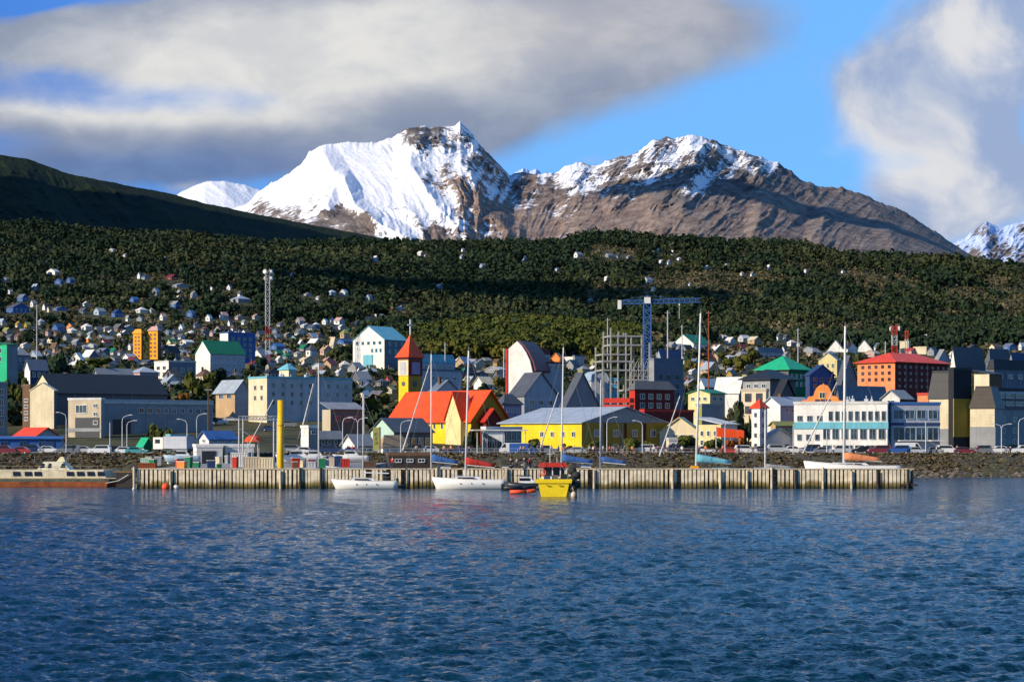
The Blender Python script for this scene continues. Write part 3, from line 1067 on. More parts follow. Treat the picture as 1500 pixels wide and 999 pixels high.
for (a, c, r_, tp, lb) in ((195, 207, 210, 488, 'left one of the twin orange apartment towers'), (217, 231, 236, 484, 'right one of the twin orange apartment towers, with a pink cap roof')):
    bld('apartment_tower', lb, 'tower', a, c, r_, 860, tp, tp - 6, 'hip', 62, 'amber', 'pink' if a > 200 else 'amber', wallR='brown', wins=[('L', 6, 2, tp + 3, 524, .1, .9, .45, .45)], frame='orange')
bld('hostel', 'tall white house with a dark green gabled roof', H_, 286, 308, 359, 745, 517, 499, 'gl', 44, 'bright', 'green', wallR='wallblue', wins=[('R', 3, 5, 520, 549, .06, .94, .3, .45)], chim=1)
bld('apartment_block', 'plain blue apartment block behind the green roofed white house', B_, 322, 334, 374, 850, 488, roof='flat', b=38, wall='bright', rf='blue', wallR='blue', wins=[('R', 4, 4, 492, 525)], frame='lightblue')
bld('bungalow', 'bungalow with a pale grey sloping roof and tan end wall, under the round trees', H_, 316, 344, 366, 600, 572, 557, 'gr', 42, 'tan', 'roofgrey', wallR='wallblue', wins=[('L', 1, 2, 574, 586)], over=.8)
bld('office_block', 'long three storey grey block with a cream end wall and rooftop box', B_, 364, 391, 516, 575, 554, roof='flat', b=38, wall='cream', rf='teal', wallR='lightgrey', wins=[('R', 3, 9, 558, 596, .02, .98, .26, .5), ('L', 2, 2, 560, 590, .2, .9, .3, .4)], frame='offwhite')
bld('roof_box', 'small rooftop house with a teal cap on the long grey block', B_, 409, 423, 433, 590, 541, 532, 'pyr', 45, 'cream', 'teal', wallR='bluegrey', z0=Z(553, 585))
bld('shed', 'grey shed roof with a wide tan canopy behind the white sailing yacht', 'shed', 472, 484, 532, 470, 600, 590, 'shed', 30, 'beige', 'bluegrey', wallR='darkgrey', wins=[('R', 1, 3, 606, 620)], frame='grey')
bld('shed', 'long dark boat shed with pale strip under its roof behind the yacht basin', 'shed', 440, 446, 500, 425, 640, 632, 'gl', 20, 'grey', 'bluegrey', wallR='darkgrey', wins=[('R', 1, 5, 643, 652)])
bld('kiosk', 'small white cabin on stilts behind the single white mast on the left', 'kiosk', 441, 452, 466, 415, 627, roof='flat', b=40, wall='bright', rf='white', wallR='bluegrey', wins=[('R', 1, 1, 629, 637)])
bld('harbour_house', 'white harbour house with a steep blue roof above the quay stores', H_, 292, 306, 345, 392, 642, 632, 'gl', 42, 'white', 'blue', wallR='lightblue', wins=[('L', 1, 1, 640, 648, .3, .7, .6, .7), ('R', 1, 3, 643, 650)])
bld('quay_store', 'flat white store with an open dark doorway on the quay', B_, 283, 288, 326, 372, 655, roof='flat', b=14, wall='white', rf='white', wallR='offwhite', door=('R', .2, 2.6, 2.2, 'black'), z0=PZ - .2)  # the doorway is a flat black panel set on the wall
bld('quay_store', 'cream store with pillars and a long white roof beside the beige containers', B_, 326, 330, 372, 376, 655, roof='flat', b=14, wall='cream', rf='white', wallR='offwhite', wins=[('R', 1, 5, 660, 675, .05, .95, .5, .7)], z0=PZ - .2)
bld('green_shed', 'dark green container shed between the white lorry and lamp posts', 'shed', 244, 250, 276, 402, 640, roof='flat', b=20, wall='green', rf='teal', wallR='green')
bld('garden_shed', 'small shed with a light green gabled roof, left of the lorry', 'shed', 203, 211, 222, 405, 651, 642, 'gr', 40, 'offwhite', 'brightgreen', wallR='green')
# ---- centre ----------------------------------------------------------------
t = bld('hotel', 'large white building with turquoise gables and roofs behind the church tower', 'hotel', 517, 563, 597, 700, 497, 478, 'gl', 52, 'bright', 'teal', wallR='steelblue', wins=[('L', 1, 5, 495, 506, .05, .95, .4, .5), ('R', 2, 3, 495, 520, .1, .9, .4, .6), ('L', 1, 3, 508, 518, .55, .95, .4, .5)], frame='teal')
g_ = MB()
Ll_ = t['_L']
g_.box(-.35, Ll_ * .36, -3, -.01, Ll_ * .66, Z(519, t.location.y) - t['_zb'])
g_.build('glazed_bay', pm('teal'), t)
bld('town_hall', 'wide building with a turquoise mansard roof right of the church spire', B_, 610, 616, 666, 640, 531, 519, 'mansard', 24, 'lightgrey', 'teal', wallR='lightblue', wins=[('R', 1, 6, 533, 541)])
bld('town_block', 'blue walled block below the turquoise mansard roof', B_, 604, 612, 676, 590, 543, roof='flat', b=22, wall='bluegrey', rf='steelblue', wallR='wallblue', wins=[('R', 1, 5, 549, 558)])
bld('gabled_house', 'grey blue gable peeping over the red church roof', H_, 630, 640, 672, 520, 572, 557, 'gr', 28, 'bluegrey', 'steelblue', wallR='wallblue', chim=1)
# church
ch = bld('church', 'yellow church with a large orange red roof', 'church', 572, 690, 742, 452, 612, 573, 'gr', 42, 'yellow', 'orangered', wallR='ochre',  # ochre right wall is the yellow darkened as painted shade
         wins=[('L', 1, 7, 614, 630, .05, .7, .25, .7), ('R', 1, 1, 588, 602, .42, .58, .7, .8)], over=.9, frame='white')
Rc, Lc, hc, hrc = ch['_R'], ch['_L'], ch['_he'], ch['_hr']
pb = MB()     # porch on the right gable
pb.box(Rc * .22, -2.6, -2, Rc * .62, -.01, hc * .86)
pb.prism([(Rc * .22, -2.6, hc * .861), (Rc * .62, -2.6, hc * .861), (Rc * .42, -2.6, hc * 1.25)], (0, 2.55, 0))
pr = pb.build('porch', pm('darkred'), ch)
rb = MB()
rb.prism([(Rc * .17, -2.9, hc * .82), (Rc * .42, -2.9, hc * 1.28), (Rc * .42, -2.9, hc * 1.34), (Rc * .15, -2.9, hc * .86)], (0, 2.85, 0))
rb.prism([(Rc * .67, -2.9, hc * .82), (Rc * .42, -2.9, hc * 1.281), (Rc * .42, -2.9, hc * 1.341), (Rc * .69, -2.9, hc * .86)], (0, 2.85, 0))
rb.build('porch_roof', pm('red', 'roof'), ch)
db = MB()     # cross gable dormer facing the light
db.prism([(-1.6, Lc * .06, -1), (-1.6, Lc * .24, -1), (-1.6, Lc * .24, hc * .95), (-1.6, Lc * .15, hrc * .93), (-1.6, Lc * .06, hc * .95)], (4.2, 0, 0))
dm = db.build('side_gable', pm('paleyellow'), ch)
sb = MB()
for y_ in (Lc * .045, Lc * .255):
    sb.prism([(-2.0, y_, hc * .9), (-2.0, Lc * .15, hrc * .955), (-2.0, Lc * .15, hrc * .985), (-2.0, y_, hc * .94)], (4.8, 0, 0))
sb.build('roof', pm('orangered', 'roof'), dm)
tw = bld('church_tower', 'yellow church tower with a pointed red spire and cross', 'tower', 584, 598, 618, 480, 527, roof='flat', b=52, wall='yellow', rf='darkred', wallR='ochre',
         band=[(527.5, 550, 'cream', 'L'), (527.5, 550, 'darkred', 'R')], frame='grey')  # cream and dark red bands colour in the lit and shaded belfry sides
Rt, Lt, ht = tw['_R'], tw['_L'], tw['_he']
sp = MB()
o_ = .7
zt = Z(489, 483) - tw['_zb']
cs = [(-o_, -o_, ht + .62), (Rt + o_, -o_, ht + .62), (Rt + o_, Lt + o_, ht + .62), (-o_, Lt + o_, ht + .62)]
cm = [(Rt * .22, Lt * .22, ht + (zt - ht) * .55), (Rt * .78, Lt * .22, ht + (zt - ht) * .55), (Rt * .78, Lt * .78, ht + (zt - ht) * .55), (Rt * .22, Lt * .78, ht + (zt - ht) * .55)]
ct = [(Rt * .49, Lt * .49, zt), (Rt * .51, Lt * .49, zt), (Rt * .51, Lt * .51, zt), (Rt * .49, Lt * .51, zt)]
sp.loft([cs, cm, ct])
spo = sp.build('spire', pm('orangered', 'roof'), tw)
cr = MB()
zc = Z(468, 483) - tw['_zb']
cr.box(Rt / 2 - .14, Lt / 2 - .14, zt - .5, Rt / 2 + .14, Lt / 2 + .14, zc)
cr.box(Rt / 2 - .9, Lt / 2 - .12, zc - 1.5, Rt / 2 + .9, Lt / 2 + .12, zc - 1.2)
cr.build('cross', pm('steel', 'metal'), spo)
for fc, span in (('L', Lt), ('R', Rt)):
    lv = MB()
    z1_, z2_ = Z(548, 480) - tw['_zb'], Z(530, 480) - tw['_zb']
    if fc == 'L':
        lv.box(-.3, span * .25, z1_, -.21, span * .75, z2_)
    else:
        lv.box(span * .2, -.3, z1_, span * .8, -.21, z2_)
    lv.build('louvre', pm('lightgrey' if fc == 'L' else 'mauve'), tw)  # louvre tone differs per side, light and shade put into the colour
    ck = MB()
    zc_ = Z(562, 480) - tw['_zb']
    if fc == 'L':
        ck.tube((-.12, span / 2, zc_), (-.02, span / 2, zc_), .55, n=16)
    else:
        ck.tube((span / 2, -.12, zc_), (span / 2, -.02, zc_), .75, n=16)
    ck.build('clock_face', pm('darkgrey'), tw)
# white wedge shaped building with a swept red roof
def wedge():
    Y = 620
    zb = gz(760, Y) - 2
    t = thing('casino_building', 'white wedge shaped building with a red edge and a swept dark red roof', B_, (X(744, Y), Y, zb), R(-24))
    k = Y / F
    P_ = lambda px, py: ((px - 744) * k, 0, Z(py, Y) - zb)
    poly = [P_(744, 600), P_(744, 512), P_(751, 506), P_(759, 500), P_(766, 507), P_(773, 517), P_(779, 529), P_(783, 545), P_(783, 600)]
    MB().prism(poly, (0, .8, 0)).build('front_wall', pm('bright'), t)
    MB().box(-.7, -.3, -2, -.002, 9, Z(511, Y) - zb).build('edge_pier', pm('red'), t)
    a = [P_(760, 499), P_(768, 506), P_(776, 516), P_(783, 530), P_(787, 543), P_(783.4, 545), P_(779.3, 529.4), P_(773.3, 517.4), P_(766.3, 507.4), P_(760, 501)]
    rr = MB()
    rr.prism([(p[0] + .05, .82, p[2]) for p in a], (0, 12, 0))
    rr.build('roof', pm('darkred', 'roof'), t)
    bd = MB()
    bd.box(3, .83, -2, P_(779, 0)[0], 12, Z(531, Y) - zb)
    bd.build('hall', pm('offwhite'), t)
wedge()
FOOT.append((740, 792, 497, 600, 620))
bld('town_block', 'terraced red roofed block with blue windows right of the white wedge building', B_, 781, 786, 806, 660, 519, 511, 'mansard', 20, 'darkred', 'darkred', wallR='lightblue', wins=[('R', 1, 3, 521, 529, .05, .95, .7, .7)])
bld('town_block', 'second lower terrace with blue windows and dark red edge beside the wedge', B_, 783, 787, 826, 625, 532, roof='flat', b=20, wall='darkred', rf='darkred', wallR='wallblue', wins=[('R', 1, 5, 533, 542, .05, .95, .6, .7)])
bld('small_house', 'small bright orange house above the dark gables', H_, 807, 821, 825, 690, 525, 517, 'gl', 58, 'orange', 'orange')
bld('small_house', 'small white house right of the bright orange one', H_, 827, 841, 845, 700, 524, 519, 'flat', 60, 'bright', 'white')
bld('small_house', 'blue grey box house right of the small white house above the gables', H_, 839, 842, 856, 690, 522, roof='flat', b=20, wall='bluegrey', rf='steelblue', wallR='wallblue', wins=[('R', 2, 2, 524, 536)])
bld('small_house', 'white cottage with a cream roof just above the church roof', H_, 694, 708, 724, 600, 562, 552, 'gl', 44, 'white', 'cream', wallR='offwhite', wins=[('R', 1, 2, 563, 570)])
bld('town_house', 'grey blue gabled house with a dark roof and small attic window', H_, 746, 768, 816, 555, 578, 546, 'gr', 36, 'grey', 'slate', wallR='wallblue', wins=[('R', 1, 1, 570, 580, .6, .75, .8, .7), ('R', 2, 3, 584, 606)], over=.5)
bld('town_house', 'large dark teal gable between the gabled blue house and the rounded blue one', H_, 818, 826, 880, 540, 600, 546, 'gr', 22, 'steelblue', 'slate', wallR='bluegrey', over=.4)
bld('town_house', 'dark house with a deep black roof left of the grey blue gable', H_, 726, 738, 764, 500, 592, 577, 'hip', 40, 'darkgrey', 'slate', wallR='mauve', wins=[('R', 1, 3, 596, 606)])
def arch_house():
    Y = 640
    zb = gz(885, Y) - 2
    t = thing('round_roofed_house', 'blue house with a rounded roof beside the concrete frame', H_, (X(866, Y), Y, zb), R(14))
    k = Y / F
    pts = [(0, 0, -2), (26 * k, 0, -2)]
    for i_ in range(9):
        a = math.pi * i_ / 8
        pts.append((13 * k + 13 * k * math.cos(a), 0, Z(558, Y) - zb + 14 * k * math.sin(a)))
    MB().prism(pts, (0, 10, 0)).build('wall', pm('wallblue'), t)
    b_ = MB()
    for i_ in range(8):
        a0, a1 = math.pi * i_ / 8, math.pi * (i_ + 1) / 8
        f = lambda a, r_: (13 * k + r_ * math.cos(a), -.3, Z(558, Y) - zb + (r_ + k) * math.sin(a))
        b_.prism([f(a0, 13 * k + .02), f(a1, 13 * k + .02), f(a1, 13 * k + .3), f(a0, 13 * k + .3)], (0, 10.6, 0))
    b_.build('roof', pm('lightblue', 'roof'), t)
    MB().box(26.2 * k, .4, -2, 42 * k, 9, Z(553, Y) - zb).build('side_wing', pm('teal'), t)
    for r_ in range(2):
        for c_ in range(3):
            wall_window('R', (28 + c_ * 4.6) * k, Z(562 + r_ * 10, Y) - zb, .8, .9, 0, 0, pm('white', 'metal'), t).location = (0, .4, 0)
arch_house()
FOOT.append((864, 910, 543, 600, 640))
bld('red_building', 'dark red building behind the grey warehouse roof', B_, 922, 930, 988, 520, 570, 558, 'hip', 22, 'red', 'darkgrey', wallR='darkred', wins=[('R', 2, 4, 574, 600)])
bld('orange_shop', 'shop with a bright red flat roof edge and orange front above the warehouse', B_, 884, 922, 928, 500, 596, roof='flat', b=68, wall='orange', rf='red', wallR='darkred', band=[(583, 590, 'red', 'LR')])
bld('long_red_building', 'long low building with a red fascia behind the warehouse ridge', B_, 938, 944, 1016, 470, 603, roof='flat', b=16, wall='red', rf='red', wallR='darkred')
bld('slab_building', 'dark blue grey slab sided building right of the concrete frame', B_, 950, 958, 1001, 600, 527, roof='flat', b=25, wall='bluegrey', rf='steelblue', wallR='steelblue', wins=[('R', 3, 3, 545, 585)], frame='grey')
# yellow warehouse
wh = bld('yellow_warehouse', 'yellow warehouse with a broad grey metal roof', 'warehouse', 733, 852, 977, 412, 619, 597, 'gr', 43, 'yellow', 'roofgrey', wallR='ochre',  # ochre gable wall is the yellow with its shade coloured in
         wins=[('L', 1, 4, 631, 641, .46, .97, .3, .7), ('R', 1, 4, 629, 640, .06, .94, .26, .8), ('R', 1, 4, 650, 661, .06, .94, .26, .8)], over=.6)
Rw, Lw, hw, hrw = wh['_R'], wh['_L'], wh['_he'], wh['_hr']
g_ = MB()
g_.prism([(.3, -.06, hw + .05), (Rw - .3, -.06, hw + .05), (Rw / 2, -.06, hrw - .1)], (0, -.1, 0))
g_.build('gable_cladding', pm('bluegrey', 'roof'), wh)
for u in (.27, .5, .73):
    MB().box(Rw * u - .2, -.32, -1, Rw * u + .2, -.005, hw - .05).build('pilaster', pm('darkred'), wh)
bld('glass_pavilion', 'glazed pavilion with a thin pale canopy at the left end of the yellow warehouse', B_, 708, 712, 764, 400, 629, roof='flat', b=14, wall='grey', rf='offwhite', wallR='bluegrey', wins=[('R', 2, 7, 628, 660, .02, .98, .85, .85)], frame='lightgrey')
cnp = thing('canopy', 'white triangular canopy panel beside the glazed pavilion', 'canopy', (X(707, 396), 396, Z(632, 396)), R(10))
MB().prism([(0, 0, 0), (4.4, 0, -.1), (4.4, 0, -2.4)], (0, .15, 0)).build('fascia_panel', pm('bright'), cnp)
MB().box(-2, -.6, .15, 9, 4, .4).build('roof_slab', pm('offwhite', 'roof'), cnp)
for x_ in (0, 4, 8.6):
    MB().tube((x_, 0, .14), (x_, 0, -5), .09).build('column', pm('steel', 'metal'), cnp)
# dark roof, cream gable left of the church
bld('market_hall', 'dark roofed hall with a pale green gable end in front of the church', B_, 543, 577, 634, 416, 632, 613, 'gl', 47, 'palegreen', 'slate', wallR='darkgrey', wins=[('R', 1, 5, 640, 655, .05, .95, .6, .8)], over=.4)
bld('white_cottage', 'white cottage with a grey roof left of the tall olive banner', H_, 501, 520, 548, 402, 651, 637, 'gl', 46, 'bright', 'grey', wallR='offwhite', wins=[('R', 1, 3, 655, 661), ('L', 1, 1, 652, 659, .3, .7, .4, .8)])
bld('white_cottage', 'white cottage with a tan roof right of the tall olive banner', H_, 556, 561, 596, 399, 655, 637, 'hip', 20, 'white', 'tan', wallR='white', wins=[('R', 1, 3, 658, 664)])
bld('quay_hut', 'dark brown planked hut on the quay behind the first white yacht', 'hut', 566, 570, 631, 350, 668, roof='flat', b=8, wall='darkbrown', rf='brown', wallR='darkbrown', wins=[('R', 1, 3, 671, 678)], z0=PZ - .2)
# ---- right -----------------------------------------------------------------
bld('villa', 'white villa with a green roof on the skyline of the town right of the crane', H_, 985, 1016, 1042, 900, 503, 490, 'gl', 50, 'bright', 'green', wallR='white', wins=[('L', 1, 4, 505, 511), ('R', 1, 2, 505, 511)], chim=1)
bld('blue_house', 'long dark blue roofed house below the green roofed villa', H_, 962, 968, 1000, 800, 522, 512, 'gl', 25, 'lightblue', 'navy', wallR='steelblue', wins=[('R', 1, 3, 524, 531)])
bld('banded_building', 'blue building with white roof edges and two bright windows in the upper town', B_, 1104, 1110, 1148, 830, 516, 509, 'mansard', 25, 'bluegrey', 'steelblue', wallR='wallblue', wins=[('R', 1, 5, 518, 525)])
bld('pyramid_roof_house', 'building with a bright green pyramid roof and dark green walls', B_, 1110, 1155, 1185, 690, 541, 521, 'hip', 50, 'darkgrey', 'brightgreen', wallR='green', wins=[('R', 2, 4, 545, 568, .05, .95, .4, .5)], over=1.2)
bld('navy_house', 'dark navy gabled house right of the green pyramid roof', H_, 1180, 1186, 1222, 650, 549, 535, 'gr', 25, 'navy', 'navy', wallR='blue', wins=[('R', 2, 3, 551, 570)], frame='lightblue')
bld('cream_house', 'cream gabled house with four windows above the navy house', H_, 1199, 1226, 1232, 720, 527, 517, 'gl', 68, 'paleyellow', 'grey', wallR='bluegrey', wins=[('L', 2, 3, 530, 552, .1, .9, .4, .5)])
bld('dark_a_frame', 'tall dark grey roof standing right of the cream gabled house', H_, 1226, 1232, 1256, 690, 560, 521, 'gr', 22, 'darkgrey', 'slate', wallR='bluegrey')
for (a, lb) in ((1210, 'left one of two matching white gabled houses above the cream house'), (1252, 'right one of two matching white gabled houses, nearer the red mast')):
    bld('gabled_villa', lb, H_, a, a + 27, a + 30, 880, 514, 498, 'gl', 72, 'bright', 'slate', wallR='grey', wins=[('L', 1, 2, 515, 520)])
bld('black_roof_house', 'grey building with a huge black roof left of the baroque facade', B_, 1088, 1128, 1166, 520, 555, 541, 'hip', 48, 'grey', 'black', wallR='darkgrey', wins=[('L', 1, 3, 560, 570)], over=1.0)
bld('lean_to_building', 'dark leaning roofed hall right of the black roofed building', B_, 1128, 1132, 1172, 500, 600, 556, 'gr', 25, 'darkgrey', 'black', wallR='darkgrey', over=.6)
bld('cream_block', 'cream block with dark red windows just under the black roofed building', B_, 1086, 1122, 1126, 470, 573, roof='flat', b=68, wall='cream', rf='beige', wallR='beige', wins=[('L', 1, 2, 576, 588, .05, .95, .5, .9), ('L', 1, 2, 594, 606, .05, .95, .5, .8)], frame='darkred')
bld('white_roof_shed', 'shed with a glaring white sloping roof', 'shed', 1048, 1082, 1090, 540, 573, 553, 'gr', 66, 'white', 'bright', wallR='darkgrey')
bld('pointed_house', 'teal trimmed grey house with small dormers left of the white sloping roof', H_, 1022, 1032, 1052, 600, 565, 555, 'gl', 40, 'white', 'lightblue', wallR='bluegrey', wins=[('R', 2, 2, 568, 580)])
bld('yellow_hall', 'pale yellow hall with a thin green roof edge behind the tallest mast', B_, 1008, 1040, 1062, 500, 576, 571, 'gl', 50, 'paleyellow', 'green', wallR='beige', wins=[('L', 1, 3, 580, 588), ('R', 1, 2, 580, 588)])
bld('olive_hall', 'low olive grey flat roofed hall right of the tallest mast', B_, 1020, 1028, 1060, 450, 595, roof='flat', b=20, wall='olive', rf='grey', wallR='grey')
bld('bank_building', 'long cream building with a pale yellow roof right of the yellow warehouse', B_, 966, 1024, 1030, 425, 633, 612, 'gl', 72, 'cream', 'paleyellow', wallR='offwhite', wins=[('L', 1, 4, 636, 642, .1, .9, .5, .7)])
bld('cream_wing', 'cream wing with yellow upper wall under the white awning', B_, 1020, 1056, 1080, 418, 622, 612, 'shed', 58, 'paleyellow', 'offwhite', wallR='offwhite', wins=[('L', 2, 3, 628, 655, .1, .9, .4, .5)])
bld('arcade', 'low pale arcade with square pillars on the waterfront road', B_, 976, 980, 1022, 408, 645, roof='flat', b=14, wall='cream', rf='offwhite', wallR='offwhite', wins=[('R', 1, 5, 648, 662, .05, .95, .65, .85)])
def awn(px0, px1, py, Y, colr, label):
    t = thing('awning', label, 'awning', (X(px0, Y), Y, Z(py, Y)), 0)
    w_ = (px1 - px0) * Y / F
    MB().prism([(0, 0, -.8), (w_, 0, -1.1), (w_, 0, .4), (w_ * .4, 0, .7), (0, 0, 1.0)], (0, 3, .2)).build('canvas', pm(colr), t)
    for x_ in (.2, w_ / 2, w_ - .2):
        MB().tube((x_, .2, -1.1), (x_, .2, -5), .08).build('post', pm('steel', 'metal'), t)
awn(1051, 1090, 634, 405, 'orangered', 'bright orange awning at the foot of the dark tree')
lt = bld('clock_tower_house', 'slim white tower with a red pyramid roof beside the blue gabled house', 'tower', 1101, 1113, 1124, 404, 597, 584, 'pyr', 46, 'bright', 'scarlet', wallR='wallblue',
         wins=[('L', 4, 1, 600, 660, .2, .8, .35, .3), ('R', 4, 1, 600, 660, .2, .8, .4, .3)], over=.35, frame='darkgrey')
bld('boat_house', 'blue grey gabled house attached to the slim white tower', H_, 1118, 1124, 1161, 406, 641, 629, 'gr', 12, 'wallblue', 'bluegrey', wallR='wallblue', wins=[('R', 1, 3, 650, 666, .1, .9, .45, .9)], frame='bluegrey')
bld('teal_roof_house', 'white walled house with a grey blue roof behind the slim tower', H_, 1117, 1143, 1190, 450, 593, 582, 'gl', 45, 'bright', 'roofgrey', wallR='wallblue', wins=[('R', 1, 4, 596, 606)], chim=1)
bld('tan_house', 'small tan house squeezed between the blue gabled house and the white office', H_, 1130, 1136, 1166, 425, 622, 618, 'gl', 20, 'tan', 'olive', wallR='tan', wins=[('R', 1, 2, 626, 634)])
# orange baroque facade
def baroque():
    Y = 455
    zb = gz(1200, Y) - 1
    t = thing('theatre', 'orange building with a curved baroque gable behind the white office', B_, (X(1175, Y), Y, zb), R(-20))
    k = Y / F
    pr_ = [(0, 640), (0, 586), (6, 586), (9, 581), (16, 580), (18, 573), (21, 568), (26, 564), (29, 564), (30, 561.5), (32, 564), (36, 565), (39, 569), (41, 574), (43, 580), (50, 581), (53, 587), (58, 587), (58, 640)]
    MB().prism([((a) * k * 1.03, 0, Z(c, Y) - zb) for a, c in pr_], (0, 1.0, 0)).build('facade', pm('orange'), t)
    MB().box(.5, 1.01, -1, 57 * k, 13, Z(590, Y) - zb).build('hall', pm('tan'), t)
    for c_ in (20, 28, 36):
        wall_window('R', c_ * k, Z(594, Y) - zb, .8, 1.3, 0, 0, pm('darkred', 'metal'), t)
    wall_window('R', 26 * k, Z(583, Y) - zb, 1.2, 1.2, 0, 0, pm('cream', 'metal'), t)
baroque()
FOOT.append((1172, 1235, 558, 640, 455))
bld('glass_roof_hall', 'hall with a dark blue sloping glass roof behind the baroque facade', B_, 1222, 1232, 1300, 500, 590, 566, 'gl', 20, 'darkgrey', 'steelblue', wallR='darkgrey')
bld('roof_house', 'white rooftop house with a grey gabled roof above the blue-shaded office corner', H_, 1292, 1318, 1336, 440, 583, 572, 'gl', 50, 'offwhite', 'grey', wallR='darkbrown', wins=[('L', 1, 1, 585, 591)])
bld('orange_box', 'small orange red box house tucked behind the blue-shaded office corner', H_, 1344, 1360, 1366, 470, 579, roof='flat', b=60, wall='hotel', rf='red', wallR='darkred')
# orange hotel
bld('orange_hotel', 'large orange hotel with a red roof and rows of small windows', 'hotel', 1256, 1311, 1388, 640, 530, 517, 'hip', 44, 'hotel', 'scarlet', wallR='darkred',  # dark red right wall stands for the orange in shade
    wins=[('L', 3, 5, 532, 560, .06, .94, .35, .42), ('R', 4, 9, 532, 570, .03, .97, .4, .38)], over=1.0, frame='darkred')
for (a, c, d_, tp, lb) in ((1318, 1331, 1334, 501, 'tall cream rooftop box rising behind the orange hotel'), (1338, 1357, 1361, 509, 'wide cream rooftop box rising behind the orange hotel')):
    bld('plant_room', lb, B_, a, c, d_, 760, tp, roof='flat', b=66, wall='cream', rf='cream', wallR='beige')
# white office; its shaded wing has the shade coloured in as blue
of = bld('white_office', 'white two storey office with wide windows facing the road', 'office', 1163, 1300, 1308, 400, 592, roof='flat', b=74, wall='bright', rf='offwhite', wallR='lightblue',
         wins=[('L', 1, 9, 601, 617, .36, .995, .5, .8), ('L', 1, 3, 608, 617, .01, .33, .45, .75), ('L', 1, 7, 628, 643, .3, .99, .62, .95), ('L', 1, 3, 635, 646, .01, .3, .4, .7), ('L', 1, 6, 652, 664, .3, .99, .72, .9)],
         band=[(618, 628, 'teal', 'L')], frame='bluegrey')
bl = bld('shaded_office_wing', 'office wing in painted blue shade with glazed bands joined to the white office', 'office', 1300, 1306, 1377, 402, 593, roof='flat', b=10, wall='lightblue', rf='blue', wallR='wallblue',
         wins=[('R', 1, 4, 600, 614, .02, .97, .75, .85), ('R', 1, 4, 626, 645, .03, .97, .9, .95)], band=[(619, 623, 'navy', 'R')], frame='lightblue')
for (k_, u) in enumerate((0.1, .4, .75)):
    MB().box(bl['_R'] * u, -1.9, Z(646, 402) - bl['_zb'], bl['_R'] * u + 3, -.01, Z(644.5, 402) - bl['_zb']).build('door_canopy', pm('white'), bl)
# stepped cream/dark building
bld('stepped_block', 'cream fronted block with a tall black mansard roof right of the blue-shaded office', B_, 1361, 1394, 1400, 440, 584, 543, 'mansard', 60, 'cream', 'black', wallR='ochre', band=[(628, 665, 'bluegrey', 'L')], frame='amber')
bld('stair_core', 'black topped stair core with a lower wall toned ochre for shade between the two cream fronts', B_, 1393, 1397, 1423, 436, 542, roof='flat', b=37, wall='black', rf='black', wallR='black', band=[(584, 640, 'ochre', 'R')], wins=[('R', 4, 3, 586, 630, .1, .9, .25, .3)], frame='amber')  # ochre band: the front's shade put into its colour
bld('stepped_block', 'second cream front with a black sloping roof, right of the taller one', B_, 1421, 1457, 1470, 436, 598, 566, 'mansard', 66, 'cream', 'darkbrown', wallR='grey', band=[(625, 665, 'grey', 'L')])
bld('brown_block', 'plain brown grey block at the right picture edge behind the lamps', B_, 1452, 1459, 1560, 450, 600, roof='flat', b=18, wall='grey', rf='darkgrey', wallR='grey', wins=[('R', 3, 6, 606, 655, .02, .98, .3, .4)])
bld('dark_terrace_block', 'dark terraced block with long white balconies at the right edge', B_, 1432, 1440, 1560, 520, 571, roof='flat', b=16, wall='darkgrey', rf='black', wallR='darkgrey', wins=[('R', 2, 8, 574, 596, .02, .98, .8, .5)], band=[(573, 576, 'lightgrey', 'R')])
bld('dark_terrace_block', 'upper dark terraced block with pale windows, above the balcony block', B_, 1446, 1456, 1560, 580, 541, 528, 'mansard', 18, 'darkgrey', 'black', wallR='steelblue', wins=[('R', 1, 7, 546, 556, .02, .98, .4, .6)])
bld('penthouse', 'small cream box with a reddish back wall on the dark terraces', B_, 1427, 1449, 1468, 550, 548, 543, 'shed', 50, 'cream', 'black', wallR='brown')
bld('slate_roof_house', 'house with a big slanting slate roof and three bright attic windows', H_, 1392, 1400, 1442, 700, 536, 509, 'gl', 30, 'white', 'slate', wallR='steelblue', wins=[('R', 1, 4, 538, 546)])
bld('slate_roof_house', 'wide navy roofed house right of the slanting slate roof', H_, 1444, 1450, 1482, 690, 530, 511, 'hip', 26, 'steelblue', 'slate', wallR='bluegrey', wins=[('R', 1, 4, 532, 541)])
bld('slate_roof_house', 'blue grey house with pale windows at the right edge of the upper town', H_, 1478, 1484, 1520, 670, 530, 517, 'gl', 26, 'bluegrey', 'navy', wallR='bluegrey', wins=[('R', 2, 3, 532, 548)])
bld('blue_gable_house', 'pale blue gable directly right of the orange hotel roof', H_, 1368, 1373, 1392, 720, 529, 512, 'gr', 20, 'wallblue', 'bluegrey', wallR='wallblue')

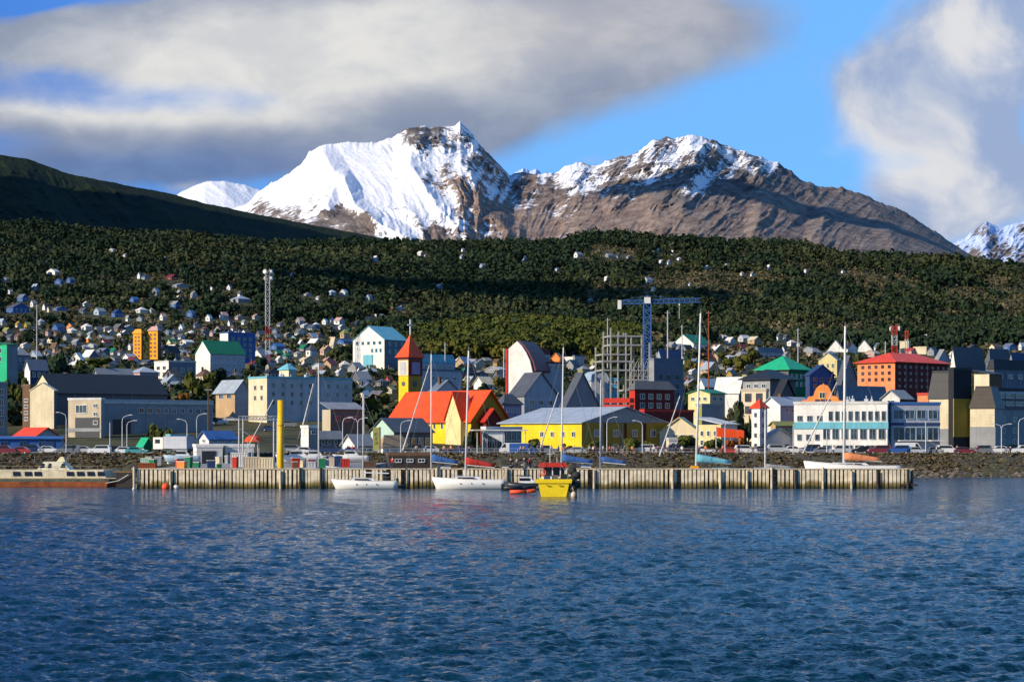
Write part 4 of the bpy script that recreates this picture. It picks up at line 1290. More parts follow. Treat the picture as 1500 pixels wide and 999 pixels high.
# concrete frame of a building under construction
def frame_building():
    Y = 600
    zb = gz(920, Y) - 1
    t = thing('unfinished_building', 'open concrete frame of a building under construction', B_, (X(882, Y), Y, zb), R(12))
    k = Y / F
    con = mat('raw_concrete', (.36, .35, .33), .9, .3, .6)
    blocks = [(0, 38, 482 + 38, 4), (14, 64, 492, 4), (40, 84, 518, 5)]
    floors = {518: (0, 42), 528: (0, 48), 491: (12, 62), 504: (12, 62), 541: (0, 84), 555: (36, 84), 570: (36, 84)}
    for py, (a, c) in floors.items():
        MB().box(a * k, -.3, Z(py, Y) - zb - .45, c * k, 9, Z(py, Y) - zb).build('floor_slab', con, t)
        z_ = Z(py, Y) - zb
    for i_, a in enumerate((1, 13, 24, 36, 44, 60, 72, 83)):
        top = {1: 500, 13: 478, 24: 484, 36: 480, 44: 484, 60: 486, 72: 500, 83: 515}[a]
        for y_ in (0, 8.6):
            MB().box(a * k - .17, y_ - .29, -1, a * k + .17, y_ + .25, Z(top, Y) - zb - rnd.random() * 2).build('column', con, t)
    for a, py in ((44, 541), (52, 555), (60, 570), (66, 541)):
        MB().box(a * k, 1, Z(py + 11, Y) - zb, (a + 6) * k, 1.2, Z(py + 1, Y) - zb).build('wall_panel', pm('beige'), t)
    s_ = MB()
    for i_ in range(7):
        x_ = (40 + i_ * 7) * k
        s_.tube((x_, -1.2, 0), (x_, -1.2, Z(530, Y) - zb), .06, n=5)
        if i_ < 6:
            for r_ in range(5):
                z_ = Z(590 - r_ * 13, Y) - zb
                s_.tube((x_, -1.2, z_), (x_ + 7 * k, -1.2, z_), .05, n=5)
                s_.tube((x_, -1.2, z_), (x_ + 7 * k, -1.2, z_ + 13 * k), .04, n=5)
    s_.build('scaffold', pm('steel', 'metal'), t)
frame_building()
FOOT.append((878, 970, 478, 610, 600))


def lattice(b_, p0, p1, hw, step, r_, mi=0):
    """square lattice boom between p0 and p1"""
    p0, p1 = Vector(p0), Vector(p1)
    d = (p1 - p0)
    L_ = d.length
    d.normalize()
    u = (Vector((0, 1, 0)) if abs(d.y) < .9 else Vector((1, 0, 0)))
    v = d.cross(u).normalized()
    n = max(2, int(L_ / step))
    cs_ = [(1, 1), (1, -1), (-1, -1), (-1, 1)]
    P_ = lambda k, c: p0 + d * (L_ * k / n) + u * hw * c[0] + v * hw * c[1]
    for c in cs_:
        b_.tube(P_(0, c), P_(n, c), r_, n=4)
    for k in range(n):
        for i_ in range(4):
            a, e = cs_[i_], cs_[(i_ + 1) % 4]
            b_.tube(P_(k, a), P_(k + 1, e) if k % 2 else P_(k + 1, e), r_ * .6, n=3)
            b_.tube(P_(k, a), P_(k, e), r_ * .6, n=3)


def crane():
    Y = 640
    zb = gz(948, Y) - 1
    t = thing('tower_crane', 'blue tower crane standing over the concrete frame', 'crane', (X(948, Y), Y, zb), 0)
    k = Y / F
    bm_ = pm('blue', 'metal')
    zj = Z(444, Y) - zb
    b_ = MB(); lattice(b_, (0, 0, 0), (0, 0, zj), 1.15, 2.2, .22); b_.build('mast', bm_, t)
    b_ = MB(); lattice(b_, (0, 0, zj + .4), (78 * k, 0, zj + .9), .65, 1.6, .13); b_.build('jib', bm_, t)
    b_ = MB(); lattice(b_, (0, 0, zj + .4), (-40 * k, 0, zj + .2), .6, 1.6, .12); b_.build('counter_jib', bm_, t)
    b_ = MB(); b_.box(-43 * k, -.8, zj - 2.0, -38 * k, .8, zj + .9); b_.build('counterweight', pm('bright'), t)
    b_ = MB(); b_.box(-.9, -1.3, zj - .2, 1.0, 1.3, zj + 1.8); b_.build('cab', pm('white', 'metal'), t)
    b_ = MB(); b_.tube((0, 0, zj + 1.8), (0, 0, zj + 2.5), .1); b_.path([(0, 0, zj + 2.4), (50 * k, 0, zj + 1.3)], .05); b_.path([(0, 0, zj + 2.4), (-38 * k, 0, zj + .8)], .05); b_.build('tie_bars', bm_, t)
    b_ = MB(); b_.box(46 * k, -.5, zj - .8, 48 * k, .5, zj - .2); b_.tube((47 * k, 0, zj - .8), (47 * k, 0, zj - 5), .06); b_.build('trolley', pm('white', 'metal'), t)
crane()


def radio_mast(px, py0, py1, Y, colr, tip, label, w_=1.3, red=9):
    zb = Z(py1, Y)
    t = thing('radio_mast', label, 'mast', (X(px, Y), Y, min(zb, gz(px, Y))), 0)
    base = t.location.z
    zt = Z(py0, Y) - base
    n = 7
    for k in range(n):
        b_ = MB()
        lattice(b_, (0, 0, zt * k / n), (0, 0, zt * (k + 1) / n), w_, 2.6, .12)
        b_.build('lattice_section', pm(colr if (k % 2 == 0 and k < red) else 'lightgrey', 'metal'), t)
    for k in range(tip):
        b_ = MB()
        a = k * 2.1
        b_.tube((w_ * 1.5 * math.cos(a), w_ * 1.5 * math.sin(a) - .4, zt - 1.5 - 3 * (k // 3)), (w_ * 2.3 * math.cos(a), w_ * 2.3 * math.sin(a) - .6, zt - 1.5 - 3 * (k // 3)), 1.0, n=12)
        b_.build('dish_antenna', pm('offwhite', 'metal'), t)
radio_mast(392, 394, 502, 950, 'red', 5, 'tall red and white lattice mast with dishes in the left part of town', 1.0, 3)
radio_mast(1310, 476, 512, 760, 'red', 2, 'short red lattice mast behind the orange hotel', .9)
radio_mast(1328, 484, 510, 800, 'red', 0, 'thin red mast right of the short red lattice mast', .5)

# ================================================================ SMALL HOUSES ON THE HILLSIDE
LAND = [(206, 500, 'orange towers'), (392, 450, 'tall lattice mast'), (320, 520, 'green roofed white house'), (30, 520, 'bright green building'), (555, 500, 'turquoise gabled hotel'),
        (948, 470, 'blue crane'), (1145, 530, 'green pyramid roof'), (1310, 530, 'orange hotel'), (1430, 520, 'slate roofs at right edge'), (765, 530, 'white wedge building'),
        (440, 570, 'long grey block'), (600, 500, 'church spire'), (1018, 495, 'green roofed villa'), (1238, 505, 'white gabled pair'), (60, 420, 'upper left slope')]
SPK = '''78,402,20,8,bright,white;87,416,14,8,blue,slate;104,414,14,8,blue,slate;8,412,10,6,bluegrey,grey;52,425,12,9,bluegrey,roofgrey;15,430,8,6,white,grey;33,441,16,10,blue,steelblue;26,458,34,14,blue,slate
49,449,9,9,white,grey;65,454,6,10,white,slate;72,457,6,9,cream,slate;88,455,22,6,blue,steelblue;126,448,9,6,white,white;122,460,14,9,darkgrey,slate;146,461,18,10,lightblue,bluegrey;172,464,18,11,blue,navy;187,470,6,8,white,grey
207,458,18,8,offwhite,white;222,458,7,7,white,grey;204,408,6,9,white,grey;213,409,12,7,bluegrey,navy;228,432,12,10,bluegrey,roofgrey;197,442,14,7,blue,blue;252,410,18,8,darkred,darkred;264,421,26,6,grey,roofgrey;262,435,7,10,cream,grey
284,436,10,10,lightgrey,grey;257,450,14,9,blue,bluegrey;280,464,14,10,blue,steelblue;239,469,10,10,white,pink;266,485,8,10,white,white;183,376,6,4,white,grey;164,368,9,4,lightgrey,white;243,380,5,4,white,white
3,476,9,9,offwhite,lightblue;27,479,9,8,cream,ochre;40,480,10,8,ochre,olive;60,476,11,9,grey,roofgrey;71,492,9,12,pink,brown;86,486,20,12,blue,navy;104,483,13,10,orange,brown;127,483,16,9,bright,white;158,485,22,7,beige,grey
188,485,18,9,bluegrey,roofgrey;130,501,7,9,orange,white;37,509,15,7,bright,white;80,518,13,16,tan,brown;135,509,16,6,lightgrey,roofgrey;151,519,20,9,blue,steelblue;192,512,9,9,white,grey;274,504,20,6,offwhite,white;255,499,10,8,darkgrey,slate
336,425,8,8,white,grey;351,434,6,8,white,slate;352,443,30,10,grey,roofgrey;310,424,4,4,white,white;306,470,10,9,white,white;328,468,13,11,white,pink;337,477,7,9,white,slate;351,468,14,7,pink,grey;357,475,7,6,white,grey
375,467,11,7,lightgrey,pink;341,484,7,7,white,brown;428,404,8,5,blue,navy;550,383,8,8,bright,white;486,432,12,8,lightblue,white;466,439,7,5,white,grey;504,433,13,9,offwhite,white;541,439,11,7,lightgrey,roofgrey;451,433,12,4,grey,roofgrey
586,454,8,6,white,white;555,465,18,5,offwhite,roofgrey;440,475,14,10,grey,pink;448,480,16,6,offwhite,white;463,479,9,7,blue,white;476,475,9,8,white,white;487,473,7,8,white,blue;497,475,16,10,white,pink;500,482,9,6,white,white
505,496,14,14,tan,olive;506,506,28,10,blue,navy;407,512,22,9,blue,blue;441,508,8,10,cream,white;456,522,16,17,white,slate;478,520,18,14,pink,tan;488,516,10,22,cream,beige;420,519,14,8,grey,roofgrey;450,532,22,10,cream,cream;409,531,9,9,bright,white
424,541,20,8,lightgrey,teal;467,541,20,9,lightgrey,teal;505,541,17,13,cream,offwhite;616,374,10,6,white,white;624,376,5,4,lightgrey,grey;678,368,5,4,white,white;677,379,7,6,white,grey;707,392,9,6,lightblue,grey;644,422,9,6,grey,roofgrey
766,384,4,4,white,white;769,379,4,4,white,white;816,397,6,5,white,white;847,377,13,8,white,grey;888,411,6,6,white,white;892,377,12,6,bluegrey,grey;865,441,8,4,bluegrey,grey;922,379,10,5,bluegrey,grey;905,378,7,6,bluegrey,navy
968,386,6,5,white,white;980,387,6,6,offwhite,grey;985,373,4,6,white,white;995,381,7,4,white,white;964,368,4,4,white,white;1036,393,9,4,white,white;1064,390,4,4,white,white;1087,403,6,5,offwhite,pink;1102,404,6,5,white,grey;1126,394,5,6,bright,white
1180,399,5,5,white,white;1235,400,6,4,white,grey;1011,418,5,4,white,grey;949,414,14,8,offwhite,grey;957,426,7,6,cream,grey;1070,503,15,9,bright,white;1090,500,18,9,lightgrey,white;1105,503,20,10,tan,cream;1060,495,11,4,white,white
1141,498,7,10,bright,slate;1151,499,8,9,bright,slate;1160,506,14,8,white,white;1148,517,8,10,bright,slate;1152,524,9,8,white,grey;984,528,17,8,paleyellow,grey;1003,533,9,12,cream,olive;1050,529,15,11,tan,paleyellow;1033,538,14,9,orange,roofgrey
1070,526,22,6,grey,offwhite;1278,522,22,9,pink,cream;1366,520,16,11,bluegrey,navy;1398,525,14,12,offwhite,white;1357,494,5,4,paleyellow,white;1458,513,18,9,cream,brown;1479,512,20,9,blue,steelblue;1497,512,10,10,white,white
1335,518,18,8,pink,red;1425,512,16,7,darkgrey,slate;1216,522,20,8,beige,grey;1186,515,18,7,grey,roofgrey;1172,507,10,6,lightgrey,grey;675,532,14,9,white,white;690,535,22,9,offwhite,white;712,532,16,8,beige,grey;728,536,12,10,ochre,brown
727,546,34,9,bluegrey,offwhite;660,528,12,8,pink,red;700,552,30,8,steelblue,roofgrey;855,546,18,10,olive,grey;842,510,3,8,white,white;870,534,12,9,olive,olive;540,560,14,10,cream,brown;524,556,10,16,beige,white;560,566,20,12,darkgrey,slate
572,576,18,10,beige,olive;548,575,12,10,olive,grey;570,560,10,10,red,brown;395,548,18,8,orange,grey;418,552,16,7,darkgrey,roofgrey;498,550,12,10,lightgrey,white;480,532,13,9,tan,pink;436,522,11,8,offwhite,grey;392,522,12,8,lightgrey,white
398,534,14,7,white,slate;1206,572,14,9,steelblue,slate;1240,560,18,10,darkgrey,navy;1246,545,12,9,bluegrey,slate;1016,548,14,8,lightgrey,white;1062,541,26,7,darkgrey,roofgrey;1098,540,16,8,beige,slate;1070,548,12,9,white,grey;1094,552,14,8,olive,black
1412,560,20,9,brown,slate;1470,524,24,8,darkgrey,black;1010,560,12,9,darkred,grey;992,548,16,9,steelblue,slate;975,540,14,8,bluegrey,grey;742,590,12,10,darkgrey,slate;752,603,16,10,beige,grey;266,520,18,8,darkgrey,roofgrey;272,532,16,8,steelblue,slate
240,512,12,7,steelblue,navy;216,534,24,7,darkgrey,slate;166,530,18,8,bluegrey,slate;178,520,12,8,lightgrey,brown;112,505,14,8,steelblue,grey;118,492,10,7,darkgrey,olive;98,498,12,8,grey,slate;62,505,12,8,bluegrey,slate;54,520,14,9,grey,darkred
10,488,12,8,grey,olive;15,498,14,8,steelblue,slate;160,500,12,7,darkgrey,grey;206,470,12,7,bluegrey,slate;232,482,12,7,grey,slate;246,490,10,7,steelblue,roofgrey;288,480,12,8,grey,slate;300,486,12,8,darkgrey,brown;312,492,10,7,pink,grey
360,490,12,7,white,slate;372,498,10,8,lightgrey,grey;404,488,12,7,steelblue,slate;422,494,12,7,darkgrey,grey;438,488,10,7,offwhite,slate;466,494,14,7,grey,brown;524,476,12,7,steelblue,slate;540,470,10,6,lightgrey,slate;410,478,10,6,grey,slate'''
ORDN = ['first', 'second', 'third', 'fourth', 'fifth', 'sixth', 'seventh', 'eighth', 'ninth', 'tenth', 'eleventh', 'twelfth']
CNAME = {'bright': 'bright white', 'offwhite': 'off white', 'bluegrey': 'blue grey', 'lightblue': 'light blue', 'darkgrey': 'dark grey', 'lightgrey': 'light grey', 'darkred': 'dark red', 'roofgrey': 'grey blue',
         'paleyellow': 'pale yellow', 'steelblue': 'steel blue', 'slate': 'slate black', 'brightgreen': 'bright green'}


def spread(cands, key_label, suffix_fmt):
    """cands: list of (px, base label) -> unique labels, ordinals counted from the left among equals"""
    by = {}
    for i, (px, l) in enumerate(cands):
        by.setdefault(l, []).append((px, i))
    out_ = [None] * len(cands)
    for l, it in by.items():
        it.sort()
        for n_, (_, i) in enumerate(it):
            out_[i] = l if len(it) == 1 else suffix_fmt.format(l=l, o=ORDN[min(n_, 11)])
    return out_


specks = []
for e in SPK.replace('\n', ';').split(';'):
    a = e.split(',')
    if len(a) == 6:
        specks.append((float(a[0]), float(a[1]), float(a[2]), float(a[3]), a[4], a[5]))
cands = []
for (px, py, w_, h_, wc, rc) in specks:
    lx, ly, ln = min(LAND, key=lambda q: abs(q[0] - px) + 1.3 * abs(q[1] - py))
    dx, dy = px - lx, py - ly
    rel = ('above' if dy < 0 else 'below') if abs(dy) * 1.2 > abs(dx) else ('left of' if dx < 0 else 'right of')
    size = 'tiny' if w_ < 8 else ('wide' if w_ > 18 else ('tall' if h_ > w_ * 1.15 else 'small'))
    cands.append((px, f"{size} {CNAME.get(wc, wc)} house with {CNAME.get(rc, rc)} roof {rel} the {ln}"))
labs = spread(cands, None, '{l}, {o} from left')
for (px, py, w_, h_, wc, rc), lab in zip(specks, labs):
    Y = gY(px, py + 1)
    k = int(px * 7 + py * 3) % 5
    rt, b_, sp_ = [('gl', 42, .42), ('gr', 34, .3), ('gl', 60, .62), ('hip', 38, .4), ('gr', 50, .5)][k]
    wr = {'bright': 'offwhite', 'white': 'lightgrey', 'cream': 'beige'}.get(wc)  # pale houses get a darker right face, shade put into the wall colour
    wn_ = ()
    if w_ >= 8:
        wn_ = [('R', 1 if h_ < 12 else 2, 2 if w_ < 14 else 3, py - h_ * .55, py - 1, .08, .92, .35, .5), ('L', 1, 1, py - h_ * .52, py - 1, .1, .9, .4, .5)]
    bld('hillside_house', lab, H_, px - w_ / 2, px - w_ / 2 + w_ * sp_, px + w_ / 2, Y, py - h_ * .55, py - h_, rt, b_, wc, rc, wallR=wr, wins=wn_, over=.35, chim=1 if k == 1 and w_ > 9 else 0,
        group='small houses scattered over the hillside')

# ================================================================ TREES
def leaf_material(name, dark, light, accent):
    m = bpy.data.materials.new(name)
    m.use_nodes = True
    b = NB(m.node_tree)
    bs = m.node_tree.nodes['Principled BSDF']
    a = b.n('ShaderNodeAttribute', attribute_name='tint').outputs['Fac']
    p = b.n('ShaderNodeNewGeometry').outputs['Position']
    n1 = b.noise(p, .006, 7, .62)
    c = b.mix(a, dark, light)
    c = b.mix(b.math('MULTIPLY', b.smooth(n1, .47, .64), .75), c, accent)
    b.put(bs.inputs['Base Color'], c)
    bs.inputs['Roughness'].default_value = .85
    bs.inputs['Specular IOR Level'].default_value = .12
    return m


def crown_template(n, seed, leaf=.30, flat=.85):
    """unit crown: small leaf faces spread through lumpy clumps; returns verts (n*4,3), tint (n,)"""
    r_ = np.random.RandomState(seed)
    cl = r_.normal(0, .42, (7, 3)) * [1, 1, .75]
    cl[0] = 0
    rad = r_.uniform(.30, .52, 7)
    which = r_.randint(0, 7, n)
    d = r_.normal(0, 1, (n, 3))
    d /= np.linalg.norm(d, axis=1)[:, None]
    c = cl[which] + d * rad[which][:, None] * r_.uniform(.6, 1.0, n)[:, None]
    c[:, 2] *= flat
    u = np.cross(d, r_.normal(0, 1, (n, 3)))
    u /= np.linalg.norm(u, axis=1)[:, None] + 1e-6
    nrm = d + r_.normal(0, .45, (n, 3))
    v = np.cross(nrm, u)
    v /= np.linalg.norm(v, axis=1)[:, None] + 1e-6
    s = leaf * r_.uniform(.6, 1.25, n)[:, None]
    q = np.stack([c - u * s - v * s * .8, c + u * s - v * s * .6, c + u * s * .7 + v * s, c - u * s * .8 + v * s * .7], 1)
    return q, r_.uniform(0, 1, n) * .5 + np.repeat(r_.uniform(0, .5, 7)[which], 1)


def forest(name, pts, hts, nq, seed, m, leaf=.34, tint=None, wide=.5):
    temps = [crown_template(nq, seed + k, leaf) for k in range(6)]
    r_ = np.random.RandomState(seed)
    Vs, Ts = [], []
    which = r_.randint(0, 6, len(pts))
    for k in range(6):
        ix = np.where(which == k)[0]
        if not len(ix):
            continue
        q, t_ = temps[k]
        a = r_.uniform(0, 6.28, len(ix))
        ca, sa = np.cos(a), np.sin(a)
        hx = hts[ix] * wide * r_.uniform(.8, 1.25, len(ix))
        hz = hts[ix] * .56
        x = q[None, :, :, 0] * ca[:, None, None] - q[None, :, :, 1] * sa[:, None, None]
        y = q[None, :, :, 0] * sa[:, None, None] + q[None, :, :, 1] * ca[:, None, None]
        x = x * hx[:, None, None] + pts[ix, 0][:, None, None]
        y = y * hx[:, None, None] + pts[ix, 1][:, None, None]
        z = (q[None, :, :, 2]) * hz[:, None, None] + (pts[ix, 2] + hts[ix] * .52)[:, None, None]
        Vs.append(np.stack([x, y, z], -1).reshape(-1, 3))
        tt = t_[None] * .6 + r_.uniform(0, .5, len(ix))[:, None]
        if tint is not None:
            tt = tt + tint[ix][:, None]
        Ts.append(np.clip(tt, 0, 1).ravel())
    V = np.concatenate(Vs)
    n = len(V) // 4
    o = np_mesh(name, V, np.arange(n * 4).reshape(-1, 4), m, {'tint': ('FACE', np.concatenate(Ts))}, smooth=False)
    return o


rs = np.random.RandomState(11)
def scatter(n, pyf, x0=-60, x1=1560, Ya=950, Yb=3060):
    Yr = (Ya ** 2 + (Yb ** 2 - Ya ** 2) * rs.rand(n)) ** .5
    px = x0 + (x1 - x0) * rs.rand(n)
    return px, Yr


foot = np.array([(a, b_, c, d, e) for (a, b_, c, d, e) in FOOT])
def cull(px, Yr, hts):
    g = ground_py(px, Yr)
    topr = g - hts * F / Yr
    keep = np.ones(len(px), bool)
    for (x0, x1, yt, yb, Yf) in foot:
        wpx = hts * .5 * F / Yr
        hit = (px + wpx > x0 + 3) & (px - wpx < x1 - 3) & (topr < yb - .15 * (yb - yt)) & (g > yt) & (Yr < Yf + 14) & (Yr > Yf - 260)
        own = (np.abs(Yr - Yf) < 30) & (px > x0 - 2) & (px < x1 + 2)
        keep &= ~(hit | own)
    return keep, g


leafm = leaf_material('beech_foliage', (.010, .025, .014), (.033, .052, .022), (.072, .078, .030))
leafy = leaf_material('yellowing_foliage', (.034, .046, .010), (.090, .102, .018), (.15, .12, .02))
leafs = leaf_material('scrub_foliage', (.045, .048, .024), (.15, .135, .07), (.20, .16, .09))
px, Yr = scatter(44000, None, Ya=700)
hts = (4.5 + 8.5 * rs.rand(len(px)) ** 1.4) * (1 + .15 * (Yr > 2300)) * np.clip(.6 + (Yr - 700) / 1500., .55, 1)
gn = fbm((px - 750) / F * Yr / 120., Yr / 160., 4, 91)
dens = np.where(px > 860, 1.02 - .98 * (gn > .485) * (Yr < 2850), 1.02 - .8 * (gn > .60) * (Yr < 2800)) * np.where((Yr < 1300) & (px < 560), .8, 1.0) * np.where((Yr < 1750) & (px < 480), .8, 1.0)
dens = dens * np.where((Yr < 1060) & (px > 580) & (px < 935), .4, 1) * np.where((Yr < 1200) & (px >= 920), .5, 1)
ok, g = cull(px, Yr, hts)
ok &= rs.rand(len(px)) < dens
ok &= ~((Yr > 1250) & (Yr < 1800) & (px > 600) & (px < 900) & (rs.rand(len(px)) < .6))
px, Yr, hts, g = px[ok], Yr[ok], hts[ok], g[ok]
pts = np.stack([(px - 750) / F * Yr, Yr, CAMZ + (HOR - g) * Yr / F - .5], 1)
far_ = Yr > 1900
tag(forest('forest', pts[far_], hts[far_], 30, 100, leafm, .30), 'dense dark beech forest covering the far hill below the mountains', 'forest', kind='stuff')
tag(forest('forest', pts[~far_], hts[~far_], 56, 200, leafm, .25), 'mixed dark woodland between and behind the upper houses of the town', 'forest', kind='stuff')
# olive coloured wood on the near knoll
px = rs.uniform(585, 935, 2600)
Yr = rs.uniform(1060, 1330, 2600)
hts = rs.uniform(8, 12.5, 2600) * np.clip(1.15 - abs(px - 770) / 420., .55, 1)
ok, g = cull(px, Yr, hts)
px, Yr, hts, g = px[ok], Yr[ok], hts[ok], g[ok]
pts = np.stack([(px - 750) / F * Yr, Yr, CAMZ + (HOR - g) * Yr / F - .5], 1)
tag(forest('olive_wood', pts, hts, 90, 300, leafy, .19), 'olive green wood on the knoll between the church and the crane', 'forest', kind='stuff')
px = rs.uniform(-40, 1540, 2600)
Yr = rs.uniform(540, 1150, 2600)
hts = rs.uniform(3.5, 7.5, 2600)
ok, g = cull(px, Yr, hts)
px, Yr, hts, g = px[ok], Yr[ok], hts[ok], g[ok]
pts = np.stack([(px - 750) / F * Yr, Yr, CAMZ + (HOR - g) * Yr / F - .4], 1)
tag(forest('garden_greenery', pts, hts, 60, 350, leafm, .24, wide=.6), 'dark garden trees and hedges growing in the gaps between the town houses', 'greenery', kind='stuff')
# low scrub and shrubs in gaps
px, Yr = scatter(34000, None, Ya=560, Yb=2950)
hts = rs.uniform(2.0, 4.5, len(px))
ok, g = cull(px, Yr, hts)
px, Yr, hts, g = px[ok], Yr[ok], hts[ok], g[ok]
gn = fbm((px - 750) / F * Yr / 120., Yr / 160., 4, 91)
ok2 = (gn > .46) | (rs.rand(len(px)) < .5)
px, Yr, hts, g = px[ok2], Yr[ok2], hts[ok2], g[ok2]
pts = np.stack([(px - 750) / F * Yr, Yr, CAMZ + (HOR - g) * Yr / F - .3], 1)
tag(forest('scrub', pts, hts, 16, 400, leafs, .5, wide=.8), 'pale brown green scrub filling gaps between houses and trees', 'scrub', kind='stuff')

barkm = mat('bark', (.10, .075, .05), .9, .3, 3)
TREEPX = []
def tree(px, pyb, hpx, wpx, Y, label, m, seed, nq=420, name='broadleaf_tree', cone=False):
    if pyb < 655:
        Y = max(gY(px, pyb), 425.)
    k = Y / F
    h, w_ = hpx * k, wpx * k / 2
    z0_ = Z(pyb, Y)
    z0_ = min(z0_, gz(px, Y) + .0) if pyb < 655 else gz(px, Y)
    top_ = Z(pyb - hpx, Y)
    h = top_ - z0_
    t = thing(name, label, 'tree', (X(px, Y), Y, z0_), rnd.random() * 6, 'trees standing between the town buildings')
    r_ = np.random.RandomState(seed)
    tb = MB()
    lean = Vector((r_.normal() * .3, r_.normal() * .3, 0))
    pts_ = [Vector((0, 0, -1)), Vector((0, 0, h * .2)) + lean * .3, Vector((0, 0, h * .45)) + lean, Vector((0, 0, h * .75)) + lean * .8]
    rad = [h * .030, h * .026, h * .018, h * .007]
    for a, b_, r0_, r1_ in zip(pts_[:-1], pts_[1:], rad[:-1], rad[1:]):
        tb.tube(a, b_, r0_, r1_, 8)
    for j in range(6):
        a = r_.uniform(0, 6.28)
        s_ = pts_[1].lerp(pts_[3], r_.uniform(.1, .8))
        e_ = s_ + Vector((math.cos(a) * w_ * .6, math.sin(a) * w_ * .6, h * .2))
        tb.tube(s_, e_, h * .011, h * .004, 5)
    tb.build('trunk', barkm, t)
    q, ti = crown_template(nq, seed, .17)
    if cone:
        zz_ = (q.mean(1)[:, 2:3] - q[:, :, 2].min()) / (np.ptp(q[:, :, 2]) + 1e-6)
        q = q.copy()
        q[:, :, 0] *= 1.35 * (1.05 - zz_)
        q[:, :, 1] *= 1.35 * (1.05 - zz_)
    mx = np.percentile(np.abs(q[:, :, :2]), 96)
    zlo, zhi = np.percentile(q[:, :, 2], 1), np.percentile(q[:, :, 2], 99)
    V = q.reshape(-1, 3).copy()
    V[:, :2] *= w_ / mx
    lo_ = .1 if cone else .2
    V[:, 2] = h * lo_ + (V[:, 2] - zlo) / (zhi - zlo) * h * (1 - lo_)
    cr_ = np_mesh('crown', V, np.arange(nq * 4).reshape(-1, 4), m, {'tint': ('FACE', np.clip(ti, 0, 1))}, smooth=False)
    cr_.parent = t
    return t


leafo = leaf_material('autumn_foliage', (.16, .045, .012), (.45, .14, .02), (.35, .16, .03))
TL = [(88, 556, 42, 44, 640, 'large dark conifer shaped tree left of the warehouse roof', 0, 1), (66, 552, 30, 26, 660, 'dark tree just left of the large dark conifer', 0, 1), (120, 552, 24, 30, 655, 'olive tree touching the right side of the large conifer', 1, 0),
      (150, 546, 22, 44, 670, 'broad bright olive tree above the warehouse roof', 1, 0), (24, 600, 44, 30, 560, 'tall green tree beside the building at the left edge', 1, 0), (40, 580, 34, 22, 590, 'green tree behind the narrow stair tower', 1, 0),
      (278, 585, 40, 28, 590, 'round olive tree left of the round trees by the green roofed house', 1, 0), (297, 592, 44, 34, 585, 'biggest round tree below the green roofed house', 1, 0), (318, 586, 46, 28, 600, 'round dark tree touching the pale roofed bungalow', 0, 0),
      (268, 600, 24, 18, 570, 'low orange brown bush tree under the round olive trees', 2, 0), (232, 668, 44, 38, 430, 'wide olive tree behind the white lorry', 1, 0), (212, 664, 26, 24, 425, 'brown green bush left of the white lorry', 1, 0),
      (543, 612, 34, 40, 520, 'bushy yellow green tree left of the red church roof', 1, 0), (522, 606, 26, 26, 535, 'smaller yellow green tree beside the bushy one near the grey shed', 1, 0), (560, 590, 22, 22, 560, 'dark tree under the turquoise gabled hotel', 0, 0),
      (494, 530, 24, 34, 860, 'dark round tree left of the turquoise gabled hotel', 0, 0), (512, 524, 20, 22, 900, 'small dark tree close against the turquoise gabled hotel', 0, 0),
      (1062, 542, 26, 22, 760, 'round bright green tree, left one of the pair above the white roof', 1, 0), (1090, 546, 32, 32, 750, 'bigger round green tree, right one of the pair above the white roof', 1, 0), (1008, 548, 20, 26, 740, 'low green tree under the green roofed villa', 1, 0),
      (1082, 652, 62, 26, 432, 'tall dark tree left of the slim white tower', 0, 0), (1068, 650, 50, 22, 436, 'dark tree behind the orange awning', 0, 0), (1096, 655, 46, 18, 425, 'narrow dark tree touching the slim white tower', 0, 1),
      (1078, 664, 22, 30, 400, 'small orange autumn tree under the orange awning', 2, 0), (1006, 668, 30, 34, 398, 'leafy bush tree in front of the cream wing', 1, 0), (1040, 668, 26, 28, 397, 'low green bush tree right of the arcade', 1, 0),
      (870, 668, 22, 26, 396, 'small roadside tree before the shade-toned wall of the yellow warehouse', 1, 0), (924, 668, 26, 22, 396, 'roadside tree at the middle of the warehouse gable wall', 1, 0), (950, 667, 20, 18, 397, 'small roadside tree near the right end of the warehouse', 1, 0),
      (786, 668, 24, 30, 396, 'bush tree with brownish leaves before the bright yellow wall', 1, 0), (832, 668, 18, 22, 396, 'small bush tree by the corner of the yellow warehouse', 1, 0), (690, 668, 40, 18, 399, 'slender dark tree between the church and the glazed pavilion', 0, 0),
      (1345, 590, 28, 26, 470, 'green tree between the orange hotel and the blue-shaded office', 1, 0), (1290, 566, 18, 22, 560, 'dark green tree at the foot of the orange hotel', 0, 0), (728, 575, 22, 22, 570, 'green tree right of the red church roof', 1, 0),
      (714, 590, 28, 22, 540, 'dark tree behind the church gable', 0, 0), (1170, 580, 24, 20, 560, 'dark tree between the navy house and the baroque facade', 0, 0), (1012, 600, 22, 24, 540, 'dark tree below the pointed house by the tallest mast', 0, 0),
      (1256, 545, 26, 20, 700, 'olive tree at the left corner of the orange hotel', 1, 0), (905, 560, 22, 20, 650, 'olive tree at the foot of the concrete frame', 1, 0), (640, 560, 18, 24, 560, 'dark tree behind the church roof ridge', 0, 0),
      (268, 664, 16, 20, 396, 'small green bush tree left of the harbour house', 1, 0), (350, 548, 16, 26, 740, 'dark bush tree at the foot of the green roofed house', 0, 0), (385, 545, 22, 22, 760, 'dark tree between the blue block and the grey block', 0, 0)]
for i_, (px_, pb_, h_, w_, Y_, lab, ty, cn) in enumerate(TL):
    tree(px_, pb_, h_, w_, Y_, lab, (leafm, leafy, leafo)[ty], 500 + i_, 520, 'conifer' if cn else 'broadleaf_tree', bool(cn))

